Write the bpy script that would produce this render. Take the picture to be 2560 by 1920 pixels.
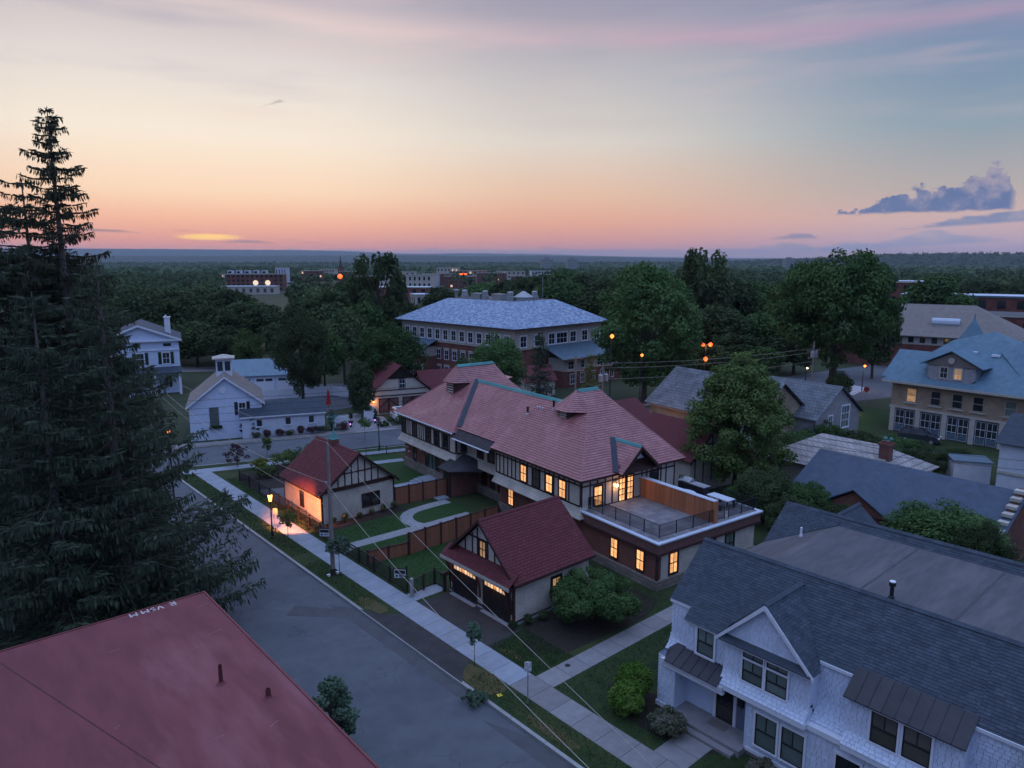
import bpy, math, random
import numpy as np
from mathutils import Vector, Matrix

for _o in list(bpy.data.objects):
    bpy.data.objects.remove(_o, do_unlink=True)
SC = bpy.context.scene
COL = SC.collection
R = math.radians

# ------------------------------------------------------------------ camera
YAW = R(41.3)                      # the street (+y) runs 41.3 degrees left of the view
PITCH = math.atan(305 / 1775.0)
cam_d = bpy.data.cameras.new('camera')
cam_d.sensor_width = 36.0
cam_d.lens = 36.0 * 1775 / 2560
cam_d.clip_start = 0.5
cam_d.clip_end = 90000.0
CAM = bpy.data.objects.new('camera', cam_d)
CAM.location = (0, 0, 22.0)
CAM.rotation_euler = (math.pi / 2 - PITCH, 0, -YAW)
COL.objects.link(CAM)
SC.camera = CAM

# ------------------------------------------------------------------ sky
SUN_AZ = Vector((0.319, 0.948, 0)).normalized()
SUN_EL = R(2.0)
W = bpy.data.worlds.new('World')
SC.world = W
W.use_nodes = True
W.cycles.sampling_method = 'NONE'
nt = W.node_tree
nt.nodes.clear()


def N(t, **kw):
    n = nt.nodes.new(t)
    for k, v in kw.items():
        setattr(n, k, v)
    return n


def lk(a, b):
    nt.links.new(a, b)


def srgb(r, g, b):
    f = lambda c: (c / 255 / 12.92) if c <= 10.3 else ((c / 255 + 0.055) / 1.055) ** 2.4
    return (f(r), f(g), f(b), 1)


def math_n(op, a, b=None, clamp=False):
    n = N('ShaderNodeMath', operation=op, use_clamp=clamp)
    for i, v in enumerate((a, b)):
        if v is None:
            continue
        if isinstance(v, (int, float)):
            n.inputs[i].default_value = v
        else:
            lk(v, n.inputs[i])
    return n.outputs[0]


def mixc(f, a, b):
    n = N('ShaderNodeMix', data_type='RGBA')
    for i, v in ((0, f), (6, a), (7, b)):
        if isinstance(v, (int, float)):
            n.inputs[i].default_value = v
        elif isinstance(v, tuple):
            n.inputs[i].default_value = v
        else:
            lk(v, n.inputs[i])
    return n.outputs[2]


def mapr(v, a, b, c=0.0, d=1.0, smooth=True):
    n = N('ShaderNodeMapRange')
    n.interpolation_type = 'SMOOTHSTEP' if smooth else 'LINEAR'
    lk(v, n.inputs[0])
    for i, x in enumerate((a, b, c, d)):
        n.inputs[i + 1].default_value = x
    return n.outputs[0]


def ramp(fac, stops):
    n = N('ShaderNodeValToRGB')
    cr = n.color_ramp
    cr.interpolation = 'EASE'
    cr.interpolation = 'LINEAR'
    while len(cr.elements) < len(stops):
        cr.elements.new(0.5)
    for e, (p, c) in zip(cr.elements, stops):
        e.position = p
        e.color = c
    lk(fac, n.inputs[0])
    return n.outputs[0]


tc = N('ShaderNodeTexCoord')
sep = N('ShaderNodeSeparateXYZ')
lk(tc.outputs['Generated'], sep.inputs[0])
X, Y, Zc = sep.outputs
el = math_n('ARCSINE', Zc)                       # elevation, radians
# azimuth from the sun, signed (positive to the right of the sun)
sx = math_n('SUBTRACT', math_n('MULTIPLY', X, SUN_AZ.y), math_n('MULTIPLY', Y, SUN_AZ.x))
cx = math_n('ADD', math_n('MULTIPLY', X, SUN_AZ.x), math_n('MULTIPLY', Y, SUN_AZ.y))
az = math_n('ARCTAN2', sx, cx)
azabs = math_n('ABSOLUTE', az)
e01 = mapr(el, 0.0, 1.5708, 0, 1, smooth=False)  # 20 degrees = 0.222
D = 1 / 90.0
sunside = ramp(e01, [(0, srgb(218, 148, 128)), (1.2 * D, srgb(238, 150, 120)), (3.0 * D, srgb(247, 182, 142)), (5 * D, srgb(248, 212, 176)), (9 * D, srgb(240, 226, 206)),
                     (13 * D, srgb(222, 212, 204)), (17 * D, srgb(194, 183, 186)), (20.5 * D, srgb(166, 159, 172)), (32 * D, srgb(160, 170, 205)), (55 * D, (0.66, 0.88, 1.42, 1)), (1, (0.74, 1.02, 1.66, 1))])
midside = ramp(e01, [(0, srgb(190, 145, 145)), (1.2 * D, srgb(220, 146, 128)), (3.0 * D, srgb(232, 166, 132)), (5 * D, srgb(228, 186, 154)), (9 * D, srgb(214, 204, 192)),
                     (13 * D, srgb(188, 184, 184)), (17 * D, srgb(164, 158, 170)), (20.5 * D, srgb(136, 136, 160)), (32 * D, srgb(150, 165, 205)), (55 * D, (0.66, 0.88, 1.42, 1)), (1, (0.74, 1.02, 1.66, 1))])
farside = ramp(e01, [(0, srgb(190, 160, 172)), (1.2 * D, srgb(196, 164, 172)), (3.0 * D, srgb(208, 174, 164)), (5 * D, srgb(176, 166, 160)), (9 * D, srgb(134, 152, 164)),
                     (13 * D, srgb(116, 138, 164)), (17 * D, srgb(122, 132, 162)), (20.5 * D, srgb(110, 120, 156)), (32 * D, srgb(140, 162, 208)), (55 * D, (0.64, 0.87, 1.42, 1)), (1, (0.74, 1.02, 1.66, 1))])
antisun = ramp(e01, [(0, srgb(104, 116, 156)), (3.0 * D, srgb(106, 122, 164)), (9 * D, srgb(104, 128, 176)), (20.5 * D, srgb(112, 140, 194)), (55 * D, (0.62, 0.86, 1.44, 1)), (1, (0.74, 1.02, 1.66, 1))])
c = mixc(mapr(azabs, 0.10, 0.48), sunside, midside)
c = mixc(mapr(azabs, 0.45, 0.98), c, farside)
c = mixc(mapr(azabs, 1.2, 2.4), c, antisun)


def dirvec(sa, se, off=0.0):
    n = N('ShaderNodeCombineXYZ')
    lk(math_n('MULTIPLY', az, sa), n.inputs[0])
    lk(math_n('MULTIPLY', el, se), n.inputs[1])
    n.inputs[2].default_value = off
    return n.outputs[0]


def noise(vec, scale, detail=4, rough=0.55):
    n = N('ShaderNodeTexNoise')
    lk(vec, n.inputs['Vector'])
    n.inputs['Scale'].default_value = scale
    n.inputs['Detail'].default_value = detail
    n.inputs['Roughness'].default_value = rough
    return n.outputs['Fac']


def band(v, a, b, s1, s2):
    return math_n('MULTIPLY', mapr(v, a, a + s1), math_n('SUBTRACT', 1.0, mapr(v, b - s2, b)))


# thin high streaks of cirrus, lit pink, drawn out along the horizon
st = noise(dirvec(1.0, 8.0, 3.0), 2.4, 3, 0.6)
c = mixc(math_n('MULTIPLY', mapr(st, 0.50, 0.74), mapr(el, 0.05, 0.26, 0.0, 0.26)), c, srgb(224, 188, 186))
c = mixc(math_n('MULTIPLY', mapr(st, 0.47, 0.28), mapr(el, 0.12, 0.30, 0.0, 0.30)), c, srgb(142, 138, 160))
# long pale streak high up, warm on the left and pink on the right
ee = math_n('SUBTRACT', el, math_n('ADD', math_n('MULTIPLY', az, -0.035), 0.300))
ee = math_n('ABSOLUTE', math_n('ADD', ee, math_n('MULTIPLY', math_n('SUBTRACT', st, 0.5), 0.05)))
m = math_n('MULTIPLY', math_n('SUBTRACT', 1.0, mapr(ee, 0.0, 0.024)), mapr(st, 0.35, 0.6, 0.15, 0.5))
c = mixc(m, c, mixc(mapr(az, 0.1, 0.7), srgb(228, 204, 196), srgb(192, 152, 174)))
# sun glow through a slot in the cloud
gx = math_n('DIVIDE', az, 0.045)
gy = math_n('DIVIDE', math_n('SUBTRACT', el, 0.0315), 0.0048)
gr = math_n('ADD', math_n('MULTIPLY', gx, gx), math_n('MULTIPLY', gy, gy))
glow = math_n('SUBTRACT', 1.0, mapr(gr, 0.0, 1.1))
c = mixc(math_n('MULTIPLY', glow, 0.95), c, (1.3, 0.78, 0.12, 1))
# bank of cloud along the horizon
nb = noise(dirvec(1, 3, 2), 8.0, 4, 0.62)
top = math_n('ADD', math_n('MULTIPLY', nb, 0.022), 0.006)
bank = math_n('SUBTRACT', 1.0, mapr(math_n('SUBTRACT', el, top), -0.002, 0.003))
c = mixc(math_n('MULTIPLY', bank, mapr(azabs, 0.7, 1.2, 0.72, 0.0)), c, srgb(156, 136, 150))
# below the horizon the sky goes on dim (hidden by the ground)
c = mixc(mapr(el, -0.03, -0.005), srgb(70, 76, 92), c)

# ---- clouds: only evaluated in the low band of sky where they stand
base_col = c
fl = noise(dirvec(1, 1.2, 21.0), 40.0, 7, 0.64)
fl2 = noise(dirvec(1, 1.0, 25.0), 95.0, 4, 0.6)
fls = noise(dirvec(1, 5.0, 31.0), 26.0, 5, 0.62)
bump_p = math_n('ADD', math_n('MULTIPLY', math_n('SUBTRACT', fl, 0.5), 0.062), math_n('MULTIPLY', math_n('SUBTRACT', fl2, 0.5), 0.016))
bump_s = math_n('MULTIPLY', math_n('SUBTRACT', fls, 0.5), 0.016)


def heap(a0, a1, eb, hts, col, k, slope=0.0, bump=None, soft=0.004, lit=0.45):
    """one cloud: bearing range from the sun, base elevation, top profile in tenths of a radian"""
    global c
    bump = bump_p if bump is None else bump
    t = math_n('DIVIDE', math_n('SUBTRACT', az, a0), a1 - a0)
    n = N('ShaderNodeValToRGB')
    cr = n.color_ramp
    cr.interpolation = 'LINEAR'
    while len(cr.elements) < len(hts):
        cr.elements.new(0.5)
    for e, (p, h) in zip(cr.elements, hts):
        e.position = p
        e.color = (h, h, h, 1)
    lk(t, n.inputs[0])
    prof = math_n('MULTIPLY', n.outputs[0], 0.1)
    base = math_n('ADD', math_n('MULTIPLY', t, slope), eb)
    up = math_n('SUBTRACT', el, base)
    hh = math_n('SUBTRACT', math_n('ADD', prof, bump), up)
    m = math_n('MULTIPLY', mapr(hh, 0.0, soft), mapr(math_n('SUBTRACT', up, math_n('MULTIPLY', bump, 0.15)), -0.001, 0.0035))
    m = math_n('MULTIPLY', m, band(t, 0.0, 1.0, 0.05, 0.05))
    shade = mapr(math_n('ADD', up, math_n('MULTIPLY', math_n('SUBTRACT', fl, 0.52), -0.22)), 0.0, 0.06)
    cc = mixc(math_n('MULTIPLY', shade, lit), col, srgb(205, 180, 178))
    c = mixc(math_n('MULTIPLY', m, k), c, cc)


heap(0.785, 1.003, 0.0575, [(0, 0.0), (0.15, 0.05), (0.3, 0.13), (0.45, 0.24), (0.62, 0.30), (0.70, 0.27), (0.80, 0.42), (0.89, 0.53), (0.95, 0.38), (1, 0.0)], srgb(86, 106, 148), 0.96)
heap(0.865, 1.20, 0.037, [(0, 0.0), (0.2, 0.09), (0.35, 0.15), (0.6, 0.17), (0.8, 0.12), (1, 0.0)], srgb(112, 126, 160), 0.88, 0.016, bump_s)
heap(0.795, 1.00, 0.011, [(0, 0.10), (0.15, 0.16), (0.35, 0.10), (0.6, 0.24), (0.75, 0.14), (1, 0.05)], srgb(138, 142, 170), 0.74, 0.012, bump_s, 0.007)
heap(0.655, 0.81, 0.009, [(0, 0.0), (0.3, 0.08), (0.55, 0.13), (0.75, 0.16), (1, 0.06)], srgb(142, 138, 160), 0.68, 0.004, bump_s, 0.007)
heap(0.730, 0.802, 0.0285, [(0, 0.0), (0.5, 0.08), (0.8, 0.08), (1, 0.0)], srgb(132, 126, 150), 0.85, 0.0, math_n('MULTIPLY', bump_s, 0.6))
heap(0.062, 0.108, 0.190, [(0, 0.0), (0.3, 0.045), (0.6, 0.045), (1, 0.0)], srgb(132, 122, 124), 0.85, 0.010, math_n('MULTIPLY', bump_p, 0.35), 0.005)
# thin bars over the sunset
bars = math_n('ADD', math_n('MULTIPLY', bump_s, 0.22), 0.0)
for (a0, a1, e0, h) in ((-0.170, -0.062, 0.0355, 0.05), (-0.055, -0.005, 0.0385, 0.03), (0.000, 0.094, 0.0242, 0.05), (0.086, 0.118, 0.0285, 0.025), (0.100, 0.155, 0.0250, 0.03), (0.156, 0.205, 0.0262, 0.025), (0.424, 0.470, 0.0188, 0.034)):
    heap(a0, a1, e0, [(0, 0.0), (0.35, h), (0.65, h), (1, 0.0)], srgb(130, 108, 118), 0.9, -0.001, bars, 0.003, 0.1)
cloud_col = c
mask = math_n('MULTIPLY', math_n('MULTIPLY', math_n('GREATER_THAN', el, 0.004), math_n('LESS_THAN', el, 0.235)), math_n('MULTIPLY', math_n('GREATER_THAN', az, -0.24), math_n('LESS_THAN', az, 1.32)))

skt = N('ShaderNodeTexSky')
skt.sky_type = 'NISHITA'
skt.sun_disc = False
skt.sun_elevation = SUN_EL
skt.sun_rotation = math.atan2(SUN_AZ.x, SUN_AZ.y)
skt.altitude = 60
SKY = 1.06
bg1 = N('ShaderNodeBackground')
lk(base_col, bg1.inputs[0])
bg1.inputs[1].default_value = SKY
bgc = N('ShaderNodeBackground')
lk(cloud_col, bgc.inputs[0])
bgc.inputs[1].default_value = SKY
mixs = N('ShaderNodeMixShader')
lk(mask, mixs.inputs[0])
lk(bg1.outputs[0], mixs.inputs[1])
lk(bgc.outputs[0], mixs.inputs[2])
bg2 = N('ShaderNodeBackground')
lk(skt.outputs[0], bg2.inputs[0])
bg2.inputs[1].default_value = 0.002
addn = N('ShaderNodeAddShader')
lk(mixs.outputs[0], addn.inputs[0])
lk(bg2.outputs[0], addn.inputs[1])
wo = N('ShaderNodeOutputWorld')
lk(addn.outputs[0], wo.inputs[0])

# ------------------------------------------------------------------ the setting sun, almost spent
sd = bpy.data.lights.new('sun', 'SUN')
sd.energy = 0.22
sd.angle = R(8)
sd.color = (1.0, 0.55, 0.34)
sun = bpy.data.objects.new('sun', sd)
sdir = (SUN_AZ * math.cos(SUN_EL + R(2)) + Vector((0, 0, math.sin(SUN_EL + R(2)))))
sun.rotation_euler = sdir.to_track_quat('Z', 'Y').to_euler()
sun.location = (0, 0, 60)
COL.objects.link(sun)

vs = SC.view_settings
vs.view_transform = 'Standard'
vs.look = 'None'
vs.exposure = 0.12
vs.gamma = 1.0
SC.render.engine = 'CYCLES'
cy = SC.cycles
cy.use_denoising = True
cy.max_bounces = 5
cy.diffuse_bounces = 3
cy.glossy_bounces = 2
cy.transmission_bounces = 2
cy.volume_bounces = 1
cy.transparent_max_bounces = 4
cy.caustics_reflective = False
cy.caustics_refractive = False
cy.sample_clamp_indirect = 4.0
cy.use_light_tree = True

# ================================================================== materials
MATS = {}


def pmat(name, c1, c2=None, scale=3.0, rough=0.85, bump=0.0, detail=5, spec=0.3, rnd=0.25, metal=0.0, stretch=None, bscale=None, emit=None, estr=0.0, c3=None, scale3=0.3, lo=0.35, hi=0.65, crack=0.0):
    """procedural principled material: two tones in noise, an optional large third tone, a per-piece tint, fine relief"""
    m = bpy.data.materials.new(name)
    m.use_nodes = True
    t = m.node_tree
    b = t.nodes['Principled BSDF']
    L_ = t.links.new
    tcn = t.nodes.new('ShaderNodeTexCoord')
    vec = tcn.outputs['Object']
    if stretch:
        mp = t.nodes.new('ShaderNodeMapping')
        mp.inputs['Scale'].default_value = stretch
        L_(vec, mp.inputs[0])
        vec = mp.outputs[0]

    def nz(s, d=5, r=0.6):
        n = t.nodes.new('ShaderNodeTexNoise')
        n.inputs['Scale'].default_value = s
        n.inputs['Detail'].default_value = d
        n.inputs['Roughness'].default_value = r
        L_(vec, n.inputs['Vector'])
        return n.outputs['Fac']

    def mr(v, a, bb, c_=0.0, d_=1.0):
        n = t.nodes.new('ShaderNodeMapRange')
        L_(v, n.inputs[0])
        for i, x in enumerate((a, bb, c_, d_)):
            n.inputs[i + 1].default_value = x
        return n.outputs[0]

    def mx(f, a, bb, mode='MIX'):
        n = t.nodes.new('ShaderNodeMix')
        n.data_type = 'RGBA'
        n.blend_type = mode
        for i, v in ((0, f), (6, a), (7, bb)):
            if isinstance(v, (int, float, tuple)):
                n.inputs[i].default_value = v
            else:
                L_(v, n.inputs[i])
        return n.outputs[2]
    c2 = c2 or tuple(x * 0.8 for x in c1)
    col = mx(mr(nz(scale, detail), lo, hi), (*c1, 1), (*c2, 1))
    if c3:
        col = mx(mr(nz(scale3, 4), 0.5, 0.68), col, (*c3, 1))
    if crack:
        dn = t.nodes.new('ShaderNodeTexNoise')
        dn.inputs['Scale'].default_value = 1.1
        dn.inputs['Detail'].default_value = 6
        L_(vec, dn.inputs['Vector'])
        va = t.nodes.new('ShaderNodeVectorMath')
        va.operation = 'MULTIPLY_ADD'
        va.inputs[1].default_value = (1.4, 1.4, 1.4)
        L_(dn.outputs['Color'], va.inputs[0])
        L_(vec, va.inputs[2])
        vo = t.nodes.new('ShaderNodeTexVoronoi')
        vo.feature = 'DISTANCE_TO_EDGE'
        vo.inputs['Scale'].default_value = crack
        L_(va.outputs[0], vo.inputs['Vector'])
        brk = mr(nz(0.25, 2), 0.45, 0.6)
        cm = t.nodes.new('ShaderNodeMath')
        cm.operation = 'MULTIPLY'
        L_(mr(vo.outputs['Distance'], 0.0, 0.012, 0.6, 0.0), cm.inputs[0])
        L_(brk, cm.inputs[1])
        col = mx(cm.outputs[0], col, (0.03, 0.03, 0.034, 1))
        col = mx(mr(nz(60, 2), 0.3, 0.7, 0.0, 0.35), col, tuple(x * 0.6 for x in c1) + (1,))
    if rnd:
        at = t.nodes.new('ShaderNodeAttribute')
        at.attribute_name = 'rnd'
        oi = t.nodes.new('ShaderNodeObjectInfo')
        ad = t.nodes.new('ShaderNodeMath')
        ad.operation = 'ADD'
        L_(at.outputs['Fac'], ad.inputs[0])
        L_(oi.outputs['Random'], ad.inputs[1])
        fr = t.nodes.new('ShaderNodeMath')
        fr.operation = 'FRACT'
        L_(ad.outputs[0], fr.inputs[0])
        hv = t.nodes.new('ShaderNodeHueSaturation')
        L_(mr(fr.outputs[0], 0, 1, 1 - rnd, 1 + rnd), hv.inputs['Value'])
        L_(mr(fr.outputs[0], 0, 1, 0.5 + rnd * 0.02, 0.5 - rnd * 0.02), hv.inputs['Hue'])
        L_(col, hv.inputs['Color'])
        col = hv.outputs[0]
    L_(col, b.inputs['Base Color'])
    b.inputs['Roughness'].default_value = rough
    b.inputs['Specular IOR Level'].default_value = spec
    b.inputs['Metallic'].default_value = metal
    if bump:
        bn = t.nodes.new('ShaderNodeBump')
        bn.inputs['Strength'].default_value = bump
        bn.inputs['Distance'].default_value = 0.05
        L_(nz(bscale or scale * 6, 4, 0.7), bn.inputs['Height'])
        L_(bn.outputs[0], b.inputs['Normal'])
    if emit:
        L_(mx(1.0, (*emit, 1), mx(mr(nz(3.2, 3), 0.38, 0.68), (1, 1, 1, 1), (0.6, 0.36, 0.22, 1)), 'MULTIPLY'), b.inputs['Emission Color'])
        oi2 = t.nodes.new('ShaderNodeObjectInfo')
        L_(mr(oi2.outputs['Random'], 0, 1, estr * 0.6, estr * 1.2), b.inputs['Emission Strength'])
    MATS[name] = m
    return m


def brickmat(name, c1, c2, mortar, bw, bh, msize=0.012, rough=0.9, bump=0.4, off=0.5, wall='x'):
    """courses of small units in the material (used where single units are under a few pixels); wall = axis the wall runs along"""
    m = bpy.data.materials.new(name)
    m.use_nodes = True
    t = m.node_tree
    b = t.nodes['Principled BSDF']
    L_ = t.links.new
    tcn = t.nodes.new('ShaderNodeTexCoord')
    sp = t.nodes.new('ShaderNodeSeparateXYZ')
    L_(tcn.outputs['Object'], sp.inputs[0])
    ad = t.nodes.new('ShaderNodeMath')
    ad.operation = 'ADD'
    L_(sp.outputs[0], ad.inputs[0])
    L_(sp.outputs[1], ad.inputs[1])
    cb = t.nodes.new('ShaderNodeCombineXYZ')
    L_(ad.outputs[0], cb.inputs[0])
    L_(sp.outputs[2], cb.inputs[1])
    br = t.nodes.new('ShaderNodeTexBrick')
    br.offset = off
    L_(cb.outputs[0], br.inputs['Vector'])
    br.inputs['Color1'].default_value = (*c1, 1)
    br.inputs['Color2'].default_value = (*c2, 1)
    br.inputs['Mortar'].default_value = (*mortar, 1)
    br.inputs['Scale'].default_value = 1.0
    br.inputs['Mortar Size'].default_value = msize
    br.inputs['Brick Width'].default_value = bw
    br.inputs['Row Height'].default_value = bh
    nz = t.nodes.new('ShaderNodeTexNoise')
    nz.inputs['Scale'].default_value = 0.7
    nz.inputs['Detail'].default_value = 5
    L_(tcn.outputs['Object'], nz.inputs['Vector'])
    mr = t.nodes.new('ShaderNodeMapRange')
    L_(nz.outputs[0], mr.inputs[0])
    for i, x in enumerate((0.3, 0.7, 0.75, 1.2)):
        mr.inputs[i + 1].default_value = x
    mu = t.nodes.new('ShaderNodeMix')
    mu.data_type = 'RGBA'
    mu.blend_type = 'MULTIPLY'
    mu.inputs[0].default_value = 1
    L_(br.outputs[0], mu.inputs[6])
    L_(mr.outputs[0], mu.inputs[7])
    L_(mu.outputs[2], b.inputs['Base Color'])
    b.inputs['Roughness'].default_value = rough
    b.inputs['Specular IOR Level'].default_value = 0.25
    bn = t.nodes.new('ShaderNodeBump')
    bn.inputs['Strength'].default_value = bump
    bn.inputs['Distance'].default_value = 0.02
    bn.invert = True
    L_(br.outputs['Fac'], bn.inputs['Height'])
    L_(bn.outputs[0], b.inputs['Normal'])
    MATS[name] = m
    return m


def leafmat(name, c1, c2, rnd=0.45):
    m = bpy.data.materials.new(name)
    m.use_nodes = True
    t = m.node_tree
    t.nodes.clear()
    L_ = t.links.new
    out = t.nodes.new('ShaderNodeOutputMaterial')
    at = t.nodes.new('ShaderNodeAttribute')
    at.attribute_name = 'rnd'
    oi = t.nodes.new('ShaderNodeObjectInfo')
    mx = t.nodes.new('ShaderNodeMix')
    mx.data_type = 'RGBA'
    L_(at.outputs['Fac'], mx.inputs[0])
    mx.inputs[6].default_value = (*c1, 1)
    mx.inputs[7].default_value = (*c2, 1)
    hv = t.nodes.new('ShaderNodeHueSaturation')
    mr = t.nodes.new('ShaderNodeMapRange')
    L_(oi.outputs['Random'], mr.inputs[0])
    mr.inputs[3].default_value = 1 - rnd
    mr.inputs[4].default_value = 1 + rnd
    L_(mr.outputs[0], hv.inputs['Value'])
    L_(mx.outputs[2], hv.inputs['Color'])
    d = t.nodes.new('ShaderNodeBsdfDiffuse')
    L_(hv.outputs[0], d.inputs[0])
    tr = t.nodes.new('ShaderNodeBsdfTranslucent')
    L_(hv.outputs[0], tr.inputs[0])
    ms = t.nodes.new('ShaderNodeMixShader')
    ms.inputs[0].default_value = 0.22
    L_(d.outputs[0], ms.inputs[1])
    L_(tr.outputs[0], ms.inputs[2])
    L_(ms.outputs[0], out.inputs[0])
    MATS[name] = m
    return m


def emat(name, col, s):
    m = bpy.data.materials.new(name)
    m.use_nodes = True
    b = m.node_tree.nodes['Principled BSDF']
    b.inputs['Base Color'].default_value = (*[min(1, x * 0.5) for x in col], 1)
    b.inputs['Emission Color'].default_value = (*col, 1)
    b.inputs['Emission Strength'].default_value = s
    MATS[name] = m
    return m


pmat('asphalt', (0.118, 0.128, 0.15), (0.095, 0.103, 0.122), 0.9, 0.9, 0.25, c3=(0.08, 0.088, 0.11), scale3=0.16, bscale=30, rnd=0, crack=0.28)
pmat('asphalt_dark', (0.035, 0.034, 0.038), (0.05, 0.048, 0.05), 1.2, 0.9, 0.25, bscale=30, rnd=0)
pmat('asphalt_patch', (0.07, 0.072, 0.082), (0.085, 0.088, 0.10), 1.2, 0.9, 0.25, bscale=30, rnd=0)
pmat('concrete_new', (0.27, 0.30, 0.36), (0.225, 0.25, 0.30), 1.4, 0.9, 0.15, rnd=0.08)
pmat('concrete_old', (0.235, 0.225, 0.24), (0.19, 0.182, 0.195), 1.6, 0.9, 0.2, rnd=0.12)
pmat('stone_path', (0.29, 0.29, 0.315), (0.22, 0.22, 0.24), 3.0, 0.9, 0.3, rnd=0.10)
pmat('kerb', (0.31, 0.31, 0.325), (0.25, 0.25, 0.26), 2.0, 0.9, 0.2, rnd=0.1)
pmat('grass', (0.03, 0.05, 0.016), (0.022, 0.038, 0.013), 1.2, 0.95, 0.6, c3=(0.045, 0.058, 0.02), scale3=0.25, bscale=14, rnd=0)
pmat('lawn', (0.024, 0.062, 0.014), (0.018, 0.046, 0.011), 1.6, 0.95, 0.5, c3=(0.03, 0.06, 0.018), scale3=0.3, bscale=16, rnd=0)
pmat('dry_grass', (0.10, 0.075, 0.035), (0.06, 0.06, 0.022), 2.0, 0.95, 0.5, rnd=0)
pmat('soil', (0.022, 0.018, 0.016), (0.034, 0.027, 0.022), 3, 0.95, 0.6, rnd=0)
pmat('forest_floor', (0.03, 0.042, 0.02), (0.042, 0.052, 0.028), 0.05, 0.95, 0.0, rnd=0)
pmat('red_membrane', (0.185, 0.052, 0.062), (0.14, 0.039, 0.048), 0.8, 0.75, 0.15, stretch=(2.2, 0.5, 1), c3=(0.235, 0.085, 0.10), scale3=0.28, rnd=0)
pmat('red_metal', (0.20, 0.05, 0.055), (0.15, 0.04, 0.045), 2, 0.6, 0.0, rnd=0)
pmat('white_mark', (0.62, 0.58, 0.58), (0.45, 0.40, 0.42), 6, 0.9, rnd=0)
pmat('rust_pipe', (0.10, 0.028, 0.03), (0.05, 0.018, 0.02), 6, 0.7, 0.2, rnd=0)
pmat('tile_red', (0.33, 0.125, 0.13), (0.26, 0.092, 0.098), 1.2, 0.42, 0.1, rnd=0.13, spec=0.6, c3=(0.40, 0.17, 0.175), scale3=0.35)
pmat('shingle_red', (0.125, 0.029, 0.036), (0.10, 0.023, 0.029), 2.0, 0.8, 0.2, rnd=0.12)
pmat('under_red', (0.09, 0.022, 0.024), (0.07, 0.018, 0.02), 2, 0.9, rnd=0)
pmat('shingle_grey', (0.062, 0.078, 0.105), (0.046, 0.058, 0.08), 1.6, 0.9, 0.3, rnd=0.17)
pmat('under_grey', (0.05, 0.055, 0.065), (0.04, 0.045, 0.05), 2, 0.9, rnd=0)
pmat('membrane_grey', (0.105, 0.102, 0.118), (0.082, 0.08, 0.094), 1.2, 0.85, 0.25, stretch=(0.5, 2.5, 1), c3=(0.125, 0.122, 0.137), scale3=0.4, rnd=0)
pmat('seam_tar', (0.055, 0.055, 0.065), (0.08, 0.08, 0.09), 3, 0.8, rnd=0)
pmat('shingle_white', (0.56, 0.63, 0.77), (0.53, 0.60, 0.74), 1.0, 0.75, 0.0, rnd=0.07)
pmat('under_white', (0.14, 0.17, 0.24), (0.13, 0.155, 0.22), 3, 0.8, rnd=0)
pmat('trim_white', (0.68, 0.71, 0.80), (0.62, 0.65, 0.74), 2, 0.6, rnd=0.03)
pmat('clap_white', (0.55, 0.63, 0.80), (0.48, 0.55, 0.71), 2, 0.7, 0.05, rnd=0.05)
pmat('cream', (0.52, 0.475, 0.43), (0.45, 0.41, 0.37), 2.5, 0.85, 0.2, rnd=0.06)
brickmat('cream_shingle', (0.55, 0.50, 0.45), (0.49, 0.45, 0.41), (0.25, 0.22, 0.20), 0.22, 0.15, 0.010)
pmat('timber', (0.045, 0.02, 0.018), (0.03, 0.014, 0.013), 5, 0.75, 0.2, rnd=0.25)
pmat('trim_brown', (0.06, 0.026, 0.026), (0.045, 0.02, 0.02), 3, 0.7, rnd=0.1)
pmat('fascia_brown', (0.17, 0.085, 0.08), (0.135, 0.068, 0.065), 3, 0.8, 0.1, rnd=0.1)
brickmat('brick_dark', (0.20, 0.062, 0.045), (0.14, 0.045, 0.036), (0.17, 0.13, 0.115), 0.215, 0.075, 0.010)
brickmat('brick_red', (0.185, 0.066, 0.056), (0.15, 0.053, 0.046), (0.22, 0.15, 0.13), 0.4, 0.16, 0.010)
brickmat('stone_base', (0.25, 0.215, 0.19), (0.17, 0.15, 0.14), (0.10, 0.09, 0.085), 0.55, 0.27, 0.02, bump=0.8)
brickmat('tan_brick', (0.36, 0.27, 0.20), (0.30, 0.22, 0.165), (0.30, 0.25, 0.20), 0.4, 0.15, 0.012)
pmat('limestone', (0.48, 0.45, 0.41), (0.40, 0.37, 0.34), 2, 0.9, 0.2, rnd=0.08)
pmat('cedar', (0.40, 0.17, 0.085), (0.30, 0.115, 0.055), 3, 0.75, 0.15, stretch=(2, 2, 0.3), rnd=0.28)
pmat('wood_panel', (0.30, 0.125, 0.075), (0.235, 0.095, 0.058), 2.5, 0.8, 0.15, stretch=(3, 3, 0.4), rnd=0.12)
pmat('black_metal', (0.016, 0.017, 0.02), (0.022, 0.022, 0.026), 4, 0.45, rnd=0.1)
pmat('dark_wood', (0.028, 0.022, 0.022), (0.04, 0.03, 0.028), 4, 0.8, 0.15, rnd=0.25)
pmat('dark_door', (0.016, 0.013, 0.014), (0.022, 0.018, 0.018), 3, 0.55, rnd=0.1)
pmat('metal_dark', (0.045, 0.044, 0.055), (0.036, 0.035, 0.044), 2, 0.5, 0.05, metal=0.3, rnd=0.08)
pmat('metal_blue', (0.13, 0.19, 0.25), (0.10, 0.155, 0.21), 1.5, 0.45, 0.05, metal=0.3, rnd=0.08)
pmat('copper', (0.075, 0.27, 0.27), (0.10, 0.23, 0.23), 4, 0.8, 0.1, rnd=0.12)
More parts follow.
